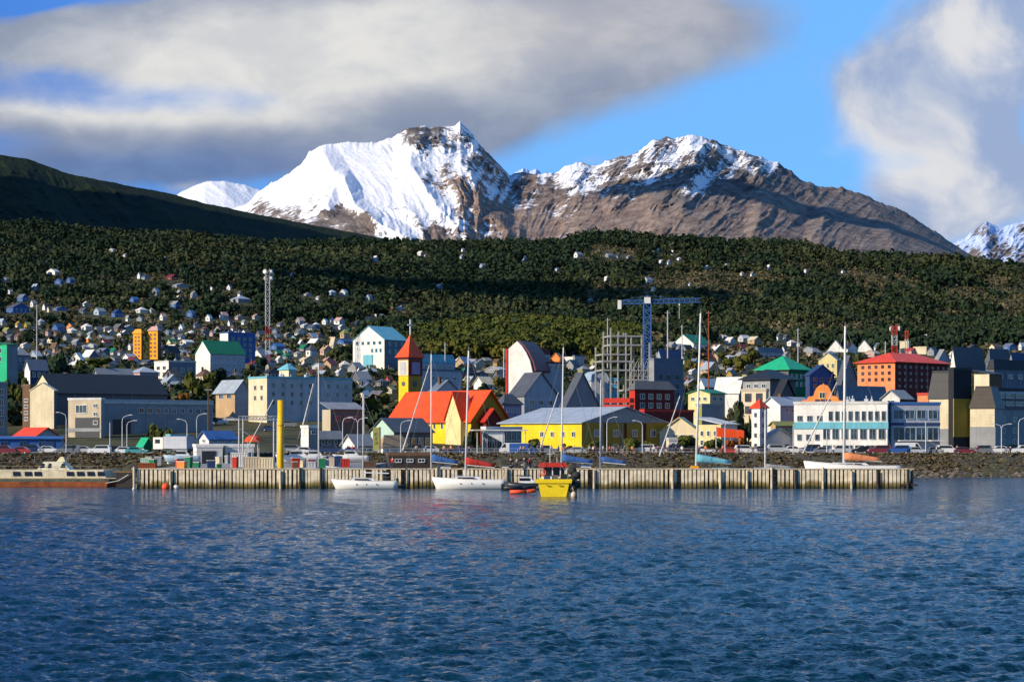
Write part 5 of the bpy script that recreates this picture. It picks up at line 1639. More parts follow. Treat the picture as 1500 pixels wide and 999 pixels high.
# ================================================================ INFILL HOUSES IN THE TOWN
r3 = random.Random(21)
taken = [(px, py, w_) for (px, py, w_, h_, a, b_) in specks]
INF = []
tries = 0
while len(INF) < 150 and tries < 20000:
    tries += 1
    px = r3.uniform(4, 1496)
    py = r3.uniform(486 if px < 560 else 512, 608)
    if 590 < px < 930 and py < 540:
        continue
    w_ = r3.uniform(11, 21) * (1 + (py - 500) / 130)
    if any(abs(px - a) < (w_ + c) * .36 and abs(py - b_) < 6 for a, b_, c in taken):
        continue
    Yc = gY(px, py)
    # skip spots hidden by or inside a modelled building
    if any(x0 - 2 < px < x1 + 2 and yt < py - 4 and yb > py - 8 for (x0, x1, yt, yb, Yf) in FOOT[:115] if Yf < Yc + 25):
        continue
    taken.append((px, py, w_))
    wc = r3.choice(['white', 'lightgrey', 'grey', 'bluegrey', 'steelblue', 'beige', 'tan', 'offwhite', 'brown', 'darkgrey', 'lightblue', 'cream', 'pink', 'ochre'])
    rc = r3.choice(['slate', 'darkgrey', 'grey', 'roofgrey', 'brown', 'darkred', 'steelblue', 'black', 'green', 'white'])
    INF.append((px, py, w_, w_ * r3.uniform(.55, .8), wc, rc))
cands = []
for (px, py, w_, h_, wc, rc) in INF:
    lx, ly, ln = min(LAND, key=lambda q: abs(q[0] - px) + 1.3 * abs(q[1] - py))
    dx, dy = px - lx, py - ly
    rel = ('above' if dy < 0 else 'below') if abs(dy) * 1.2 > abs(dx) else ('left of' if dx < 0 else 'right of')
    cands.append((px, f"{CNAME.get(wc, wc)} town house with {CNAME.get(rc, rc)} roof {rel} the {ln}"))
for (px, py, w_, h_, wc, rc), lab in zip(INF, spread(cands, None, '{l}, {o} from left')):
    k = r3.randint(0, 4)
    rt, b_, sp_ = [('gl', 42, .42), ('gr', 34, .3), ('gl', 55, .55), ('hip', 38, .4), ('gr', 46, .45)][k]
    bld('town_house', lab, H_, px - w_ / 2, px - w_ / 2 + w_ * sp_, px + w_ / 2, gY(px, py), py - h_ * .55, py - h_, rt, b_, wc, rc,
        wins=[('R', 1 if h_ < 12 else 2, 3, py - h_ * .54, py - 1, .08, .92, .35, .5), ('L', 1 if h_ < 12 else 2, 2, py - h_ * .52, py - 1, .1, .9, .4, .5)], over=.4, chim=k % 2,
        group='houses filling the streets of the town')

# ================================================================ PIER
pier = thing('pier', 'long pier faced with pale vertical timber palings', 'pier', (X(193, PIERY), PIERY, 0), 0)
PL = X(1338, PIERY) - X(193, PIERY)
timber = mat('weathered_timber', (.62, .52, .37), .85, .35, 1.3, fine=14, bump=.3)
timberd = mat('stained_timber', (.24, .16, .06), .9, .5, 1.2, fine=10)
tdark = mat('tarred_timber', (.035, .03, .028), .8, .3, 2)


def paling_mat():
    m = mat('sun_bleached_paling', (.80, .69, .50), .85, .35, 1.1, fine=12, bump=.3)
    b = NB(m.node_tree)
    bs = m.node_tree.nodes['Principled BSDF']
    old = bs.inputs['Base Color'].links[0].from_socket
    tc_ = b.n('ShaderNodeNewGeometry').outputs['Position']
    sp_ = b.n('ShaderNodeSeparateXYZ')
    b.put(sp_.inputs[0], tc_)
    nz = b.noise(b.mapping(tc_, scale=(1, 1, .35)), .8, 5, .6)
    zz_ = b.math('ADD', sp_.outputs[2], b.math('MULTIPLY', b.math('SUBTRACT', nz, .5), 1.8))
    c = b.mix(b.smooth(zz_, .55, 1.25, 1, 0), old, (.20, .15, .04))     # algae and rust up to the tide line
    c = b.mix(b.smooth(zz_, .05, .55, 1, 0), c, (.035, .04, .02))
    b.put(bs.inputs['Base Color'], c)
    return m


palm = paling_mat()
MB().box(0, .35, PZ - .5, PL, 3.0, PZ - .12).build('deck', timberd, pier)
MB().box(-.05, -.12, PZ - .14, PL + .1, .34, PZ + .02).build('cap_beam', timber, pier)
MB().box(0, .30, PZ - 1.2, PL, .45, PZ - .95).build('waler', tdark, pier)
MB().box(0, .30, .7, PL, .45, .95).build('waler', tdark, pier)
MB().box(0.1, .9, -1, PL - .2, 1.1, PZ - .52).build('backing_wall', mat('shaded_backing', (.26, .22, .16), .9, .4, .8), pier)
rp = random.Random(5)
x = .15
xs_ = []
while x < PL - .2:
    xs_.append(x)
    x += rp.uniform(.50, .66) * (1 if not 24 < x < 33 else .9)
rest = MB()
for i_, x in enumerate(xs_):
    w_ = rp.uniform(.34, .46)
    dz_ = rp.uniform(-.12, .08)
    if rp.random() < .035:
        continue
    dy_ = rp.uniform(-.03, .03)
    if i_ % 2 == 0 and i_ < 200:
        MB().box(x, -.02 + dy_, -1.2, x + w_, .28 + dy_, PZ - .15 + dz_ * 0).build('paling', palm, pier)
    else:
        rest.box(x, -.02 + dy_, -1.2, x + w_, .28 + dy_, PZ - .16)
ro_ = rest.build('palings', palm, pier)
ro_['kind'] = 'stuff'
for px in (197, 250, 411, 440, 470, 563, 640, 742, 870, 985, 1055, 1094, 1130, 1165, 1205, 1247, 1285):
    xx = X(px, PIERY) - X(193, PIERY)
    b_ = MB()
    b_.tube((xx, -.28, -1.5), (xx, -.28, PZ + rp.uniform(-.5, .25)), .19, .17, 9)
    b_.build('pile', tdark if px in (440, 470, 563, 1165, 1285) else timber, pier)
for px in (1316, 1322, 1329, 1336):
    xx = X(px, PIERY) - X(193, PIERY)
    b_ = MB()
    b_.tube((xx, -.4 + (px % 3) * .4, -1.5), (xx, -.4 + (px % 3) * .4, PZ - .3 + (px % 4) * .2), .2, .18, 9)
    b_.build('pile', tdark if px > 1318 else mat('rusty_red_pile', (.35, .06, .03), .8, .3, 2), pier)
MB().box(PL - 1.8, -.3, .3, PL + .6, 3, .6).build('end_brace', tdark, pier)

yp = thing('steel_pile', 'tall bright yellow steel pile standing up through the pier', 'pile', (X(411, 293.5), 293.6, 0), 0)
MB().tube((0, 0, -2), (0, 0, Z(586, 293)), .46, .46, 20).build('shaft', mat('yellow_paint', (.86, .48, .01), .5, .2, 1.5, fine=5), yp, True)
MB().tube((0, 0, Z(624, 293)), (0, 0, Z(622, 293)), .50, .50, 20).build('collar', mat('yellow_paint_dull', (.55, .30, .02), .6, .2, 2), yp)

# ================================================================ BOATS
gel = mat('gelcoat_white', (.80, .79, .75), .3, .06, .5, spec=.5)
alum = mat('mast_alloy', (.78, .77, .74), .35, .08, 2, metal=.0)
rig = mat('rigging', (.20, .20, .22), .5, .1, 3)
dwin = mat('dark_window', (.015, .02, .03), .15, .1, 3)
canv = lambda c: mat('canvas_' + c, PAL[c], .85, .25, 2.5, bump=.4)


def hull_rings(L, beam, free, draft, bow=1, n=14, transom=.7, sheer=.25):
    rings = []
    for k in range(n):
        t = k / (n - 1)                    # 0 stern .. 1 bow
        hb = beam / 2 * (transom + (1 - transom) * math.sin(min(1, t / .55) * math.pi / 2)) * (1 - max(0, (t - .5) / .5) ** 2.2) + .03
        zt = free * (1 + sheer * (max(0, t - .35) / .65) ** 2)
        zk = -draft * (1 - max(0, (t - .75) / .25) ** 2 * .6)
        x_ = (t - .5) * L
        ov = .07 * L * max(0, (t - .8) / .2)
        pr_ = []
        for (u, v) in ((-1, 1), (-.97, .45), (-.78, 0.05), (-.4, -.6), (0, -1), (.4, -.6), (.78, .05), (.97, .45), (1, 1)):
            z_ = zt * v if v > 0 else -zk * v
            pr_.append((bow * (x_ + ov * (v if v > 0 else v * .6)), hb * u, z_))
        rings.append(pr_)
    return rings


def yacht(px, Y, L, mast_py, label, bow=-1, hullm=None, cover='blue', stay=None, mast_u=.08, lean=0, draft=.4, free=1.05, heading=0, group=None, outboard=False, mast_r=.15, cabin=True, boomz=None, cr=1.0):
    hm = hullm or gel
    t = thing('sailing_yacht', label, 'yacht', (X(px, Y), Y, .0), R(heading), group)
    rings = hull_rings(L, L * .3, free, draft, bow)
    MB().loft(rings).build('hull', hm, t, True)
    dk = MB()
    top_ = [r_[0] for r_ in rings] + [r_[-1] for r_ in reversed(rings)]
    dk.prism([(p[0] * .985, p[1] * .9, p[2] + .01) for p in top_], (0, 0, .06))
    dk.build('deck', mat('deck_cream', (.68, .64, .55), .6, .1, 2), t)
    if cabin:
        cb = MB()
        c0, c1 = -.12 * L * bow * -1, .26 * L * bow
        a, b_ = sorted((-.15 * L * bow, .25 * L * bow))
        cb.loft([[(a, -L * .1, free), (b_, -L * .07, free * 1.05), (b_, L * .07, free * 1.05), (a, L * .1, free)],
                 [(a + .2, -L * .085, free + .55), (b_ - .5, -L * .05, free + .45), (b_ - .5, L * .05, free + .45), (a + .2, L * .085, free + .55)]])
        co = cb.build('cabin', gel, t)
        for k in range(3):
            xx = a + .6 + k * (b_ - a - 1.6) / 3
            MB().box(xx, -L * .1 - .01, free + .18, xx + (b_ - a) * .2, -L * .08, free + .38).build('cabin_window', dwin, co)
        for k in range(3):
            xx = -L * .15 + k * L * .16
            MB().tube((xx, -L * .155, free * .62), (xx, -L * .13, free * .62), .09, n=8).build('porthole', dwin, t)
    mx = mast_u * L * bow
    zt = Z(mast_py, Y)
    lx = lean
    MB().tube((mx, 0, free), (mx + lx, 0, zt), mast_r, mast_r * .62, 10).build('mast', alum, t, True)
    MB().box(mx + lx - .05, -.04, zt, mx + lx + .05, .04, zt + .7).build('masthead_antenna', rig, t)
    for f_ in (.42, .7):
        z_ = free + (zt - free) * f_
        MB().tube((mx + lx * f_, -L * .09, z_), (mx + lx * f_, L * .09, z_), .045, n=6).build('spreader', alum, t)
    st = MB()
    for s_ in (-1, 1):
        st.path([(mx, s_ * L * .14, free), (mx + lx * .5, s_ * L * .09, free + (zt - free) * .55), (mx + lx, 0, zt - .3)], .022, 4)
    st.path([(-bow * L * .48, 0, free), (mx + lx, 0, zt)], .025, 4)
    st.path([(bow * L * .52, 0, free * 1.3), (mx + lx, 0, zt - .2)], .025, 4)
    st.build('rigging', rig, t)
    bl_ = L * .42
    bz = boomz or free + 1.25
    bm_ = MB()
    bm_.tube((mx, 0, bz), (mx - bow * bl_, 0, bz - .1 - .3 * (cr > 1)), .09, .08, 8)
    bo = bm_.build('boom', alum, t)
    cv = MB()
    rg = []
    for k in range(6):
        q = k / 5
        rr_ = .34 * (1 - q * .55) * (L / 11) * cr
        rg.append([(mx - bow * bl_ * q, rr_ * .6 * math.cos(a_), bz + .15 + rr_ * .75 * math.sin(a_) * 1.5 + (1 - q) * .25 * cr - .3 * q * (cr > 1)) for a_ in [i_ * math.pi / 4 for i_ in range(8)]])
    cv.loft(rg)
    if cover:
        cv.build('sail_cover', canv(cover), bo, True)
    if stay:
        (ax, ay), (bx_, by_) = stay
        s_ = MB()
        p0, p1 = Vector((X(ax, Y) - X(px, Y), 0, Z(ay, Y))), Vector((X(bx_, Y) - X(px, Y), 0, Z(by_, Y)))
        s_.tube(p0, p1, .07, .13, 8)
        s_.build('furled_sail', mat('sailcloth', (.62, .60, .56), .8, .35, 1.6, fine=5), t)
    rl = MB()
    zr_ = free * 1.05
    pts_ = [(p[0] * .97, p[1] * .93, p[2]) for p in [r_[0] for r_ in rings]]
    for p in pts_[::2]:
        rl.tube(p, (p[0], p[1], p[2] + .62), .018, n=4)
    rl.path([(p[0], p[1], p[2] + .6) for p in pts_], .014, 4)
    pts2 = [(p[0], -p[1], p[2]) for p in pts_]
    rl.path([(p[0], p[1], p[2] + .6) for p in pts2], .014, 4)
    rl.build('guard_rail', rig, t)
    if outboard:
        ob = MB()
        ob.box(-bow * L * .5 - .25, -.2, free - .2, -bow * L * .5 + .15, .2, free + .45)
        ob.box(-bow * L * .5 - .1, -.08, -.3, -bow * L * .5 + .02, .08, free - .2)
        ob.build('outboard_motor', mat('motor_black', (.03, .03, .035), .4), t)
    return t


yacht(537, 288.2, 9.0, 581, 'small white sailing yacht with outboard moored at the left half of the pier', -1, cover=None, mast_u=.06, outboard=True, mast_r=.10, free=1.1)
yacht(690, 286.8, 10.0, 514, 'white sailing yacht with a bright red sail cover', -1, cover='red', mast_u=.08, lean=.45, mast_r=.17, free=1.35, boomz=3.5, cr=1.7)
yacht(478, 318, 9.5, 532, 'yacht hidden behind the pier with a white mast, right of the yellow pile', -1, cover='white', mast_u=.13, stay=((459, 562), (444, 622)), group='yachts moored behind the pier')
yacht(641, 316, 10, 519, 'yacht behind the pier with blue covers in front of the church', -1, cover='blue', mast_u=.10, stay=((629, 535), (590, 660)), boomz=3.6, cr=1.8, group='yachts moored behind the pier')
yacht(833, 322, 12, 509, 'yacht behind the pier with a blue boom cover above the yellow workboat', -1, cover='blue', mast_u=.10, lean=.35, boomz=3.6, cr=1.6, stay=((818, 575), (792, 655)), group='yachts moored behind the pier')
yacht(890, 326, 10, 556, 'yacht with the shortest mast and a blue cover behind the pier', -1, cover='blue', mast_u=.12, lean=.12, boomz=3.4, cr=1.5, group='yachts moored behind the pier')
yacht(1040, 312, 13, 459, 'yacht with the tallest mast, gold mast foot and teal boom cover', -1, cover='teal', mast_u=.17, lean=.75, mast_r=.22, boomz=3.7, cr=1.5, stay=((996, 580), (966, 668)), group='yachts moored behind the pier', free=1.2)
yacht(1252, 310, 14, 478, 'yacht with the thick white mast in front of the white office', -1, cover='hotel', mast_u=.12, lean=.2, mast_r=.24, stay=((1226, 560), (1176, 664)), group='yachts moored behind the pier', free=3.0, boomz=4.1, cr=1.3)
yacht(1150, 330, 11, 600, 'low grey yacht behind the pier left of the thick white mast', -1, hullm=mat('hull_grey', (.25, .28, .32), .4, .1), cover='grey', mast_u=.3, group='yachts moored behind the pier')


def motorboat(px, Y, L, label, hullc='white', topc='blue', bow=1, heading=0, z=0, cat='motorboat', group=None):
    t = thing('motorboat', label, cat, (X(px, Y), Y, z), R(heading), group)
    MB().loft(hull_rings(L, L * .33, .9, .4, bow)).build('hull', mat('hull_' + hullc, PAL[hullc], .35, .12, .8), t, True)
    MB().loft([[(-L * .22, -L * .12, .85), (L * .2, -L * .11, .95), (L * .2, L * .11, .95), (-L * .22, L * .12, .85)], [(-L * .18, -L * .1, 1.9), (L * .08, -L * .09, 1.85), (L * .08, L * .09, 1.85), (-L * .18, L * .1, 1.9)]]).build('cabin', gel, t)
    MB().box(-L * .2, -L * .118, 1.25, L * .07, -L * .105, 1.65).build('cabin_window', dwin, t)
    MB().box(-L * .3, -L * .12, 1.92, L * .12, L * .12, 2.02).build('cover', canv(topc), t)
    b_ = MB()
    b_.path([(L * .2, -L * .1, .95), (L * .3, -L * .1, 1.5), (L * .46, 0, 1.6)], .03, 5)
    b_.path([(L * .2, L * .1, .95), (L * .3, L * .1, 1.5), (L * .46, 0, 1.6)], .03, 5)
    b_.build('rail', rig, t)
    return t
GB = 'small boats moored in the basin behind the pier'
for i_, (px, Y, L, hc, tc2, z_, lab) in enumerate([
        (1085, 340, 7, 'white', 'navy', .2, 'small white motorboat with navy cover right of the teal sail cover'), (1120, 345, 6, 'bluegrey', 'lightblue', .2, 'small blue grey boat by the slim white tower'),
        (1280, 345, 7.5, 'white', 'darkred', .3, 'white motorboat with dark red canopy at the right end of the pier'), (1305, 352, 5, 'offwhite', 'grey', .3, 'small grey topped boat nearest the right pier end'),
        (655, 345, 6, 'blue', 'blue', .5, 'blue boat with blue canopy between two masts before the church'), (745, 340, 6, 'darkgrey', 'darkgrey', .6, 'dark boat behind the stern of the red covered yacht'),
        (860, 345, 6, 'blue', 'blue', .6, 'blue canopied boat right of the yellow workboat'), (1060, 330, 6, 'grey', 'teal', .4, 'grey boat with teal canopy beside the tallest mast')]):
    motorboat(px, Y, L, lab, hc, tc2, 1 if i_ % 2 else -1, 0, z_, group=GB)

# rusty passenger hulk at the left edge
def hulk():
    Y = 303
    t = thing('old_ferry', 'old cream passenger boat with a rusty red waterline at the left edge', 'ferry', (X(82, Y), Y, 0), R(0))
    k = Y / F
    L = 212 * k
    rust = mat('rusty_hull', (.36, .10, .03), .9, .6, .7, fine=5, bump=.3)
    grn = mat('faded_band', (.13, .15, .11), .8, .6, .9, fine=4)
    crm = mat('peeling_cream', (.62, .54, .36), .8, .4, .6, fine=5)
    def ring(y0, x0, x1, z_):
        return [(x0, y0 * -1, z_), (x1 - 2, y0 * -1, z_), (x1, 0, z_), (x1 - 2, y0, z_), (x0, y0, z_)]
    MB().loft([ring(2.0, -L / 2, L / 2 - 1.2, -.8), ring(2.3, -L / 2, L / 2 - .6, .75)]).build('lower_hull', rust, t)
    MB().loft([ring(2.31, -L / 2, L / 2 - .6, .752), ring(2.4, -L / 2, L / 2 - .3, 1.25)]).build('hull_band', grn, t)
    up = MB()
    up.loft([ring(2.42, -L / 2, L / 2 - .9, 1.252), ring(2.05, -L / 2, L / 2 - 1.4, 2.55)])
    u_ = up.build('passenger_cabin', crm, t)
    for px in (25, 42, 56, 103, 118, 133, 148):
        x0 = (px - 82) * k
        b_ = MB()
        b_.prism([(x0, -2.38, 1.62), (x0 + 1.15, -2.38, 1.62), (x0 + .95, -2.19, 2.28), (x0 - .1, -2.19, 2.28)], (0, -.03, 0))
        b_.build('window', dwin, u_)
    MB().box(-L / 2, -2.44, 1.2, L / 2 - 1.2, -2.38, 1.34).build('rubbing_strake', mat('strake', (.55, .42, .24), .8, .3, 1), t)
    w0, w1 = (58 - 82) * k, (106 - 82) * k
    wh_ = MB()
    wh_.loft([[(w0, -1.8, 2.56), (w1, -1.8, 2.56), (w1, 1.8, 2.56), (w0, 1.8, 2.56)], [(w0 + 1.0, -1.5, 3.75), (w1 - 1.2, -1.5, 3.75), (w1 - 1.2, 1.5, 3.75), (w0 + 1.0, 1.5, 3.75)]])
    who = wh_.build('wheelhouse', mat('wheelhouse_cream', (.74, .68, .50), .7, .2, 1), t)
    for a, c in ((62, 69), (73, 79), (92, 99)):
        x0, x1 = (a - 82) * k, (c - 82) * k
        MB().prism([(x0, -1.76, 2.85), (x1, -1.76, 2.85), (x1 - .05, -1.6, 3.5), (x0 + .25, -1.6, 3.5)], (0, -.03, 0)).build('window', dwin, who)
    MB().loft([[((84 - 82) * k, -.7, 3.76), ((97 - 82) * k, -.7, 3.76), ((97 - 82) * k, .7, 3.76), ((84 - 82) * k, .7, 3.76)], [((89 - 82) * k, -.2, 4.5), ((93 - 82) * k, -.2, 4.5), ((93 - 82) * k, .2, 4.5), ((89 - 82) * k, .2, 4.5)]]).build('funnel', mat('funnel_cream', (.72, .66, .40), .7), t)
    b_ = MB()
    b_.tube((1.2, 0, 3.75), (3.6, 0, 6.2), .06); b_.tube((-3, -1, 3.7), (-3, -1, 4.6), .04)
    b_.build('derrick', rig, t)
    b_ = MB()
    for j in range(15):
        x0 = -L / 2 + 1 + j * (L - 4) / 14
        b_.tube((x0, -2.0, 2.55), (x0, -2.0, 3.1), .025, n=4)
    b_.path([(-L / 2 + 1, -2.0, 3.1), (L / 2 - 3, -2.0, 3.1)], .025, 4)
    b_.build('deck_rail', mat('rail_tan', (.4, .33, .2), .7), t)
hulk()
pm_ = thing('mooring_bridge', 'gangway over a dark block standing for the shadowed opening beside the old ferry', 'gangway', (X(170, 297), 297, 0), 0)
MB().box(0, 0, -.5, 2.4, 2.4, 2.2).build('dark_gap_block', tdark, pm_)  # solid dark block stands for the shade of the opening
MB().box(-.6, .3, 2.21, 2.6, 1.8, 2.4).build('walkway', timberd, pm_)
b_ = MB(); b_.path([(-1.5, -.3, .6), (.4, -.3, 1.0), (1.9, -.3, 1.9)], .07, 5); b_.build('mooring_chain', pm('offwhite'), pm_)


def workboat():
    Y = 250
    t = thing('yellow_workboat', 'bright yellow workboat with a red topped wheelhouse in front of the pier', 'workboat', (X(811, Y), Y, 0), R(0))
    yl = mat('workboat_yellow', (.90, .66, .01), .45, .16, 1.2, fine=5)
    hb = 2.05
    # hull seen from the stern; bow points away to the right
    rings = []
    for k in range(9):
        q = k / 8
        w_ = hb * (1 - .12 * (1 - q)) if q < .55 else hb * (1 - ((q - .55) / .45) ** 1.8 * .95)
        y_ = q * 6.6
        x_ = .09 * y_
        zt = 1.12 + .35 * q * q
        rings.append([(x_ - w_ - .15, y_, zt), (x_ - w_ - .08, y_, .75), (x_ - w_ * .86, y_, -.1), (x_ - w_ * .5, y_, -.55), (x_ + w_ * .5, y_, -.55), (x_ + w_ * .86, y_, -.1), (x_ + w_ + .08, y_, .75), (x_ + w_ + .15, y_, zt)])
    rings = [[(p[0], p[1], p[2] * 1.85 if p[2] > 0 else p[2]) for p in r_] for r_ in rings]
    MB().loft(rings).build('hull', yl, t)
    b_ = MB()
    b_.box(-hb - .25, -.16, 1.72, hb + .22, .02, 2.0)
    b_.box(-hb - .28, -.1, 2.02, hb + .25, .5, 2.2)
    b_.build('transom_rail', yl, t)
    for x_ in (-1.0, .55):
        MB().box(x_, -.19, 1.36, x_ + .5, -.165, 1.5).build('step', mat('dull_yellow', (.45, .30, .02), .7), t)
    MB().box(-2.06, -.05, -.3, 2.06, -.015, .02).build('waterline_stripe', mat('antifoul', (.35, .22, .02), .8), t)
    w_ = MB()
    w_.box(-1.35, 2.2, 2.0, 1.6, 4.6, 2.5)
    w_.build('coaming', pm('white'), t)
    for x_ in (-1.25, -.1, .9, 1.5):
        MB().box(x_ - .07, 2.25, 2.501, x_ + .07, 2.4, 3.7).build('wheelhouse_post', pm('white', 'metal'), t)
    MB().box(-1.2, 4.4, 2.501, 1.5, 4.5, 3.69).build('windscreen', dwin, t)
    MB().loft([[(-1.9, 1.7, 3.7), (1.9, 1.7, 3.7), (1.9, 4.9, 3.7), (-1.9, 4.9, 3.7)], [(-1.6, 1.9, 4.25), (1.5, 1.9, 4.25), (1.5, 4.6, 4.25), (-1.6, 4.6, 4.25)]]).build('wheelhouse_roof', pm('red'), t)
    b_ = MB(); b_.tube((-.4, 3, 4.25), (-.4, 3, 6.3), .05); b_.tube((.5, 3.4, 4.25), (.5, 3.4, 5.3), .04); b_.box(-.8, 2.9, 5.3, 0, 3.1, 5.42); b_.build('aerial_mast', pm('offwhite', 'metal'), t)
    dk = mat('gear_dark', (.03, .035, .03), .8, .4, 3)
    for k in range(5):
        b_ = MB(); b_.ball((hb + .35 + (k % 2) * .5, .6 + k * .35, 1.0 + k * .55), .6, .55, .55, 10); b_.build('fender', dk, t, True)
    b_ = MB(); b_.box(hb + .2, .2, -.1, hb + .9, 1.4, .9); b_.build('winch_frame', dk, t)
    lr = MB()
    for k in range(12):
        a0, a1 = k * math.pi / 6, (k + 1) * math.pi / 6
        lr.tube((-1.3 + .35 * math.cos(a0), 2.1, 3.0 + .35 * math.sin(a0)), (-1.3 + .35 * math.cos(a1), 2.1, 3.0 + .35 * math.sin(a1)), .08, n=6)
    lr.build('life_ring', pm('orangered', 'metal'), t)
    for k_, (gx, gy, gc) in enumerate(((-1.2, .8, 'navy'), (-.2, 1.0, 'darkgrey'), (.9, .7, 'black'))):
        MB().box(gx, gy, 2.0, gx + .8, gy + .7, 2.55 + .15 * k_).build('deck_box', pm(gc), t)
    st = MB()
    st.path([(-.4, 3, 6.2), (-hb, .2, 2.2)], .025, 4); st.path([(-.4, 3, 6.2), (hb, .2, 2.2)], .025, 4)
    st.build('stay', rig, t)
    f_ = MB(); f_.ball((hb + .45, -.35, .25), .34, .34, .44, 14); f_.tube((hb + .45, -.35, .6), (hb + .3, -.1, 1.2), .03)
    f_.build('fender', mat('fender_cream', (.72, .55, .38), .5), t, True)
workboat()


def dinghy(px, Y, L, colr, label, heading=0, motor=True):
    t = thing('inflatable_dinghy', label, 'dinghy', (X(px, Y), Y, 0), R(heading))
    m = mat('rubber_' + colr, PAL.get(colr, (.75, .14, .02)), .5, .15, 2)
    pts_ = []
    for k in range(17):
        a = -math.pi * .5 + math.pi * k / 16
        pts_.append((L * .18 + L * .32 * math.cos(a), L * .2 * math.sin(a), .32 + .14 * math.cos(a)))
    pts_ = [(-L * .5, -L * .2, .3)] + pts_ + [(-L * .5, L * .2, .3)]
    b_ = MB()
    for a, c in zip(pts_[:-1], pts_[1:]):
        b_.tube(a, c, L * .075, n=9)
    b_.build('tube', m, t, True)
    MB().box(-L * .45, -L * .18, .12, L * .35, L * .18, .2).build('floor', dwin, t)
    MB().box(-L * .1, -L * .19, .38, L * .02, L * .19, .45).build('seat', timberd, t)
    if motor:
        MB().box(-L * .56, -.14, .1, -L * .46, .14, .85).build('outboard_motor', mat('motor_black', (.03, .03, .035), .4), t)
    return t
dinghy(765, 262, 3.2, 'orangered', 'orange inflatable dinghy tied beside the yellow workboat', 4, False)
dinghy(757, 283, 4.0, 'black', 'black inflatable lying between the red covered yacht and the workboat', 10)
dinghy(781, 286, 4.2, 'darkgrey', 'dark grey inflatable beside the pier behind the workboat', -15)
dinghy(582, 290, 2.2, 'navy', 'tiny navy dinghy at the stern of the small white yacht', 0)


def buoy(px, Y, r_, colr, label, name='mooring_buoy'):
    t = thing(name, label, 'buoy', (X(px, Y), Y, 0), 0)
    MB().ball((0, 0, r_ * .45), r_, r_, r_ * .9, 14).build('float', mat('buoy_' + colr, PAL[colr], .5, .15, 3), t, True)
    MB().tube((0, 0, r_), (0, 0, r_ * 1.7), r_ * .12).build('ring_post', rig, t)
motorboat(772, 285.5, 5.5, 'dark fishing boat with a black cabin cover squeezed behind the orange dinghy', 'black', 'black', -1, 0)
ng = thing('net_heap', 'dark heap of nets and ropes on the pier left of the workboat', 'nets', (X(775, 293), 293.2, PZ - .1), 0)
b_ = MB()
r7 = random.Random(4)
for k in range(22):
    b_.ball((r7.uniform(-3, 3), r7.uniform(-.5, 1.2), r7.uniform(0, .5)), r7.uniform(.2, .5), r7.uniform(.2, .4), r7.uniform(.15, .4), 8)
b_.build('net', mat('net_dark', (.05, .05, .055), .9, .6, 4), ng)
b_ = MB()
for k in range(7):
    b_.ball((r7.uniform(-3, 3), r7.uniform(-.8, -.2), r7.uniform(.1, .7)), .16, n=8)
b_.build('float', pm('offwhite'), ng)
mf = thing('sail_bag', 'gold yellow bag tied at the foot of the tallest mast', 'bag', (X(1017, 296), 296, PZ - .2), 0)
MB().loft([[(-.7, -.3, 0), (.7, -.3, 0), (.7, .3, 0), (-.7, .3, 0)], [(-.5, -.2, .6), (.6, -.2, .5), (.6, .2, .5), (-.5, .2, .6)]]).build('canvas', pm('amber'), mf)
buoy(243, 289, .62, 'orangered', 'large round orange red buoy floating at the left part of the pier')
buoy(258, 289.5, .42, 'bright', 'white buoy beside the orange red one')
buoy(196, 285, .22, 'white', 'tiny white float near the left pier corner')

# ================================================================ QUAY CLUTTER
def box_thing(name, cat, label, px0, px1, pyb, pyt, Y, d, colr, parts=None, rz=0):
    z0_ = Z(pyb, Y) if pyb else PZ - .25
    t = thing(name, label, cat, (X(px0, Y), Y, z0_), R(rz))
    w_, h_ = (px1 - px0) * Y / F, Z(pyt, Y) - z0_
    b_ = MB()
    b_.box(0, 0, 0, w_, d, h_)
    b_.build('body', pm(colr), t)
    rb_ = MB()
    n_ = max(3, int(w_ / .35))
    for k in range(n_ + 1):
        x_ = w_ * k / n_
        rb_.box(x_ - .04, -.06, .12, x_ + .04, -.002, h_ - .12)
    rb_.box(-.05, -.08, h_ - .119, w_ + .05, -.003, h_ + .03)
    rb_.box(-.05, -.08, -.01, w_ + .05, -.003, .119)
    rb_.build('ribs', pm(colr), t)
    return t
QZ = PZ - .25
def qbox(*a, **k):
    t = box_thing(*a, **k)
    t.location.z = QZ
    return t
qbox('container', 'container', 'beige container nearest the yellow pile on the quay', 381, 400, None, 670, 305, 2.4, 'cream')
qbox('container', 'container', 'longer beige container left of the other one on the quay', 357, 380, None, 669, 305, 2.4, 'beige')
qbox('container', 'container', 'white container behind the two beige containers', 338, 362, None, 663, 325, 2.4, 'offwhite')
qbox('container', 'container', 'low rusty skip at the left end of the pier quay', 203, 227, None, 678, 303, 2, 'rust')
qbox('container', 'container', 'dark blue container behind the small white yacht mast', 478, 500, None, 668, 325, 2.4, 'navy')
qbox('container', 'container', 'grey container between the yellow pile and the first white mast', 424, 446, None, 671, 320, 2.4, 'grey')
qbox('crate', 'crate', 'red crate stack near the small white yacht bow', 500, 511, None, 672, 318, 1.4, 'red')
qbox('crate', 'crate', 'pale green crate on the left quay near the rusty skip', 206, 219, None, 671, 318, 1.4, 'palegreen')
qbox('crate', 'crate', 'light grey crate right of the grey container', 449, 462, None, 676, 312, 1.4, 'lightgrey')
qbox('crate', 'crate', 'brown crate beside the dark quay hut', 533, 550, None, 676, 318, 1.4, 'brown')


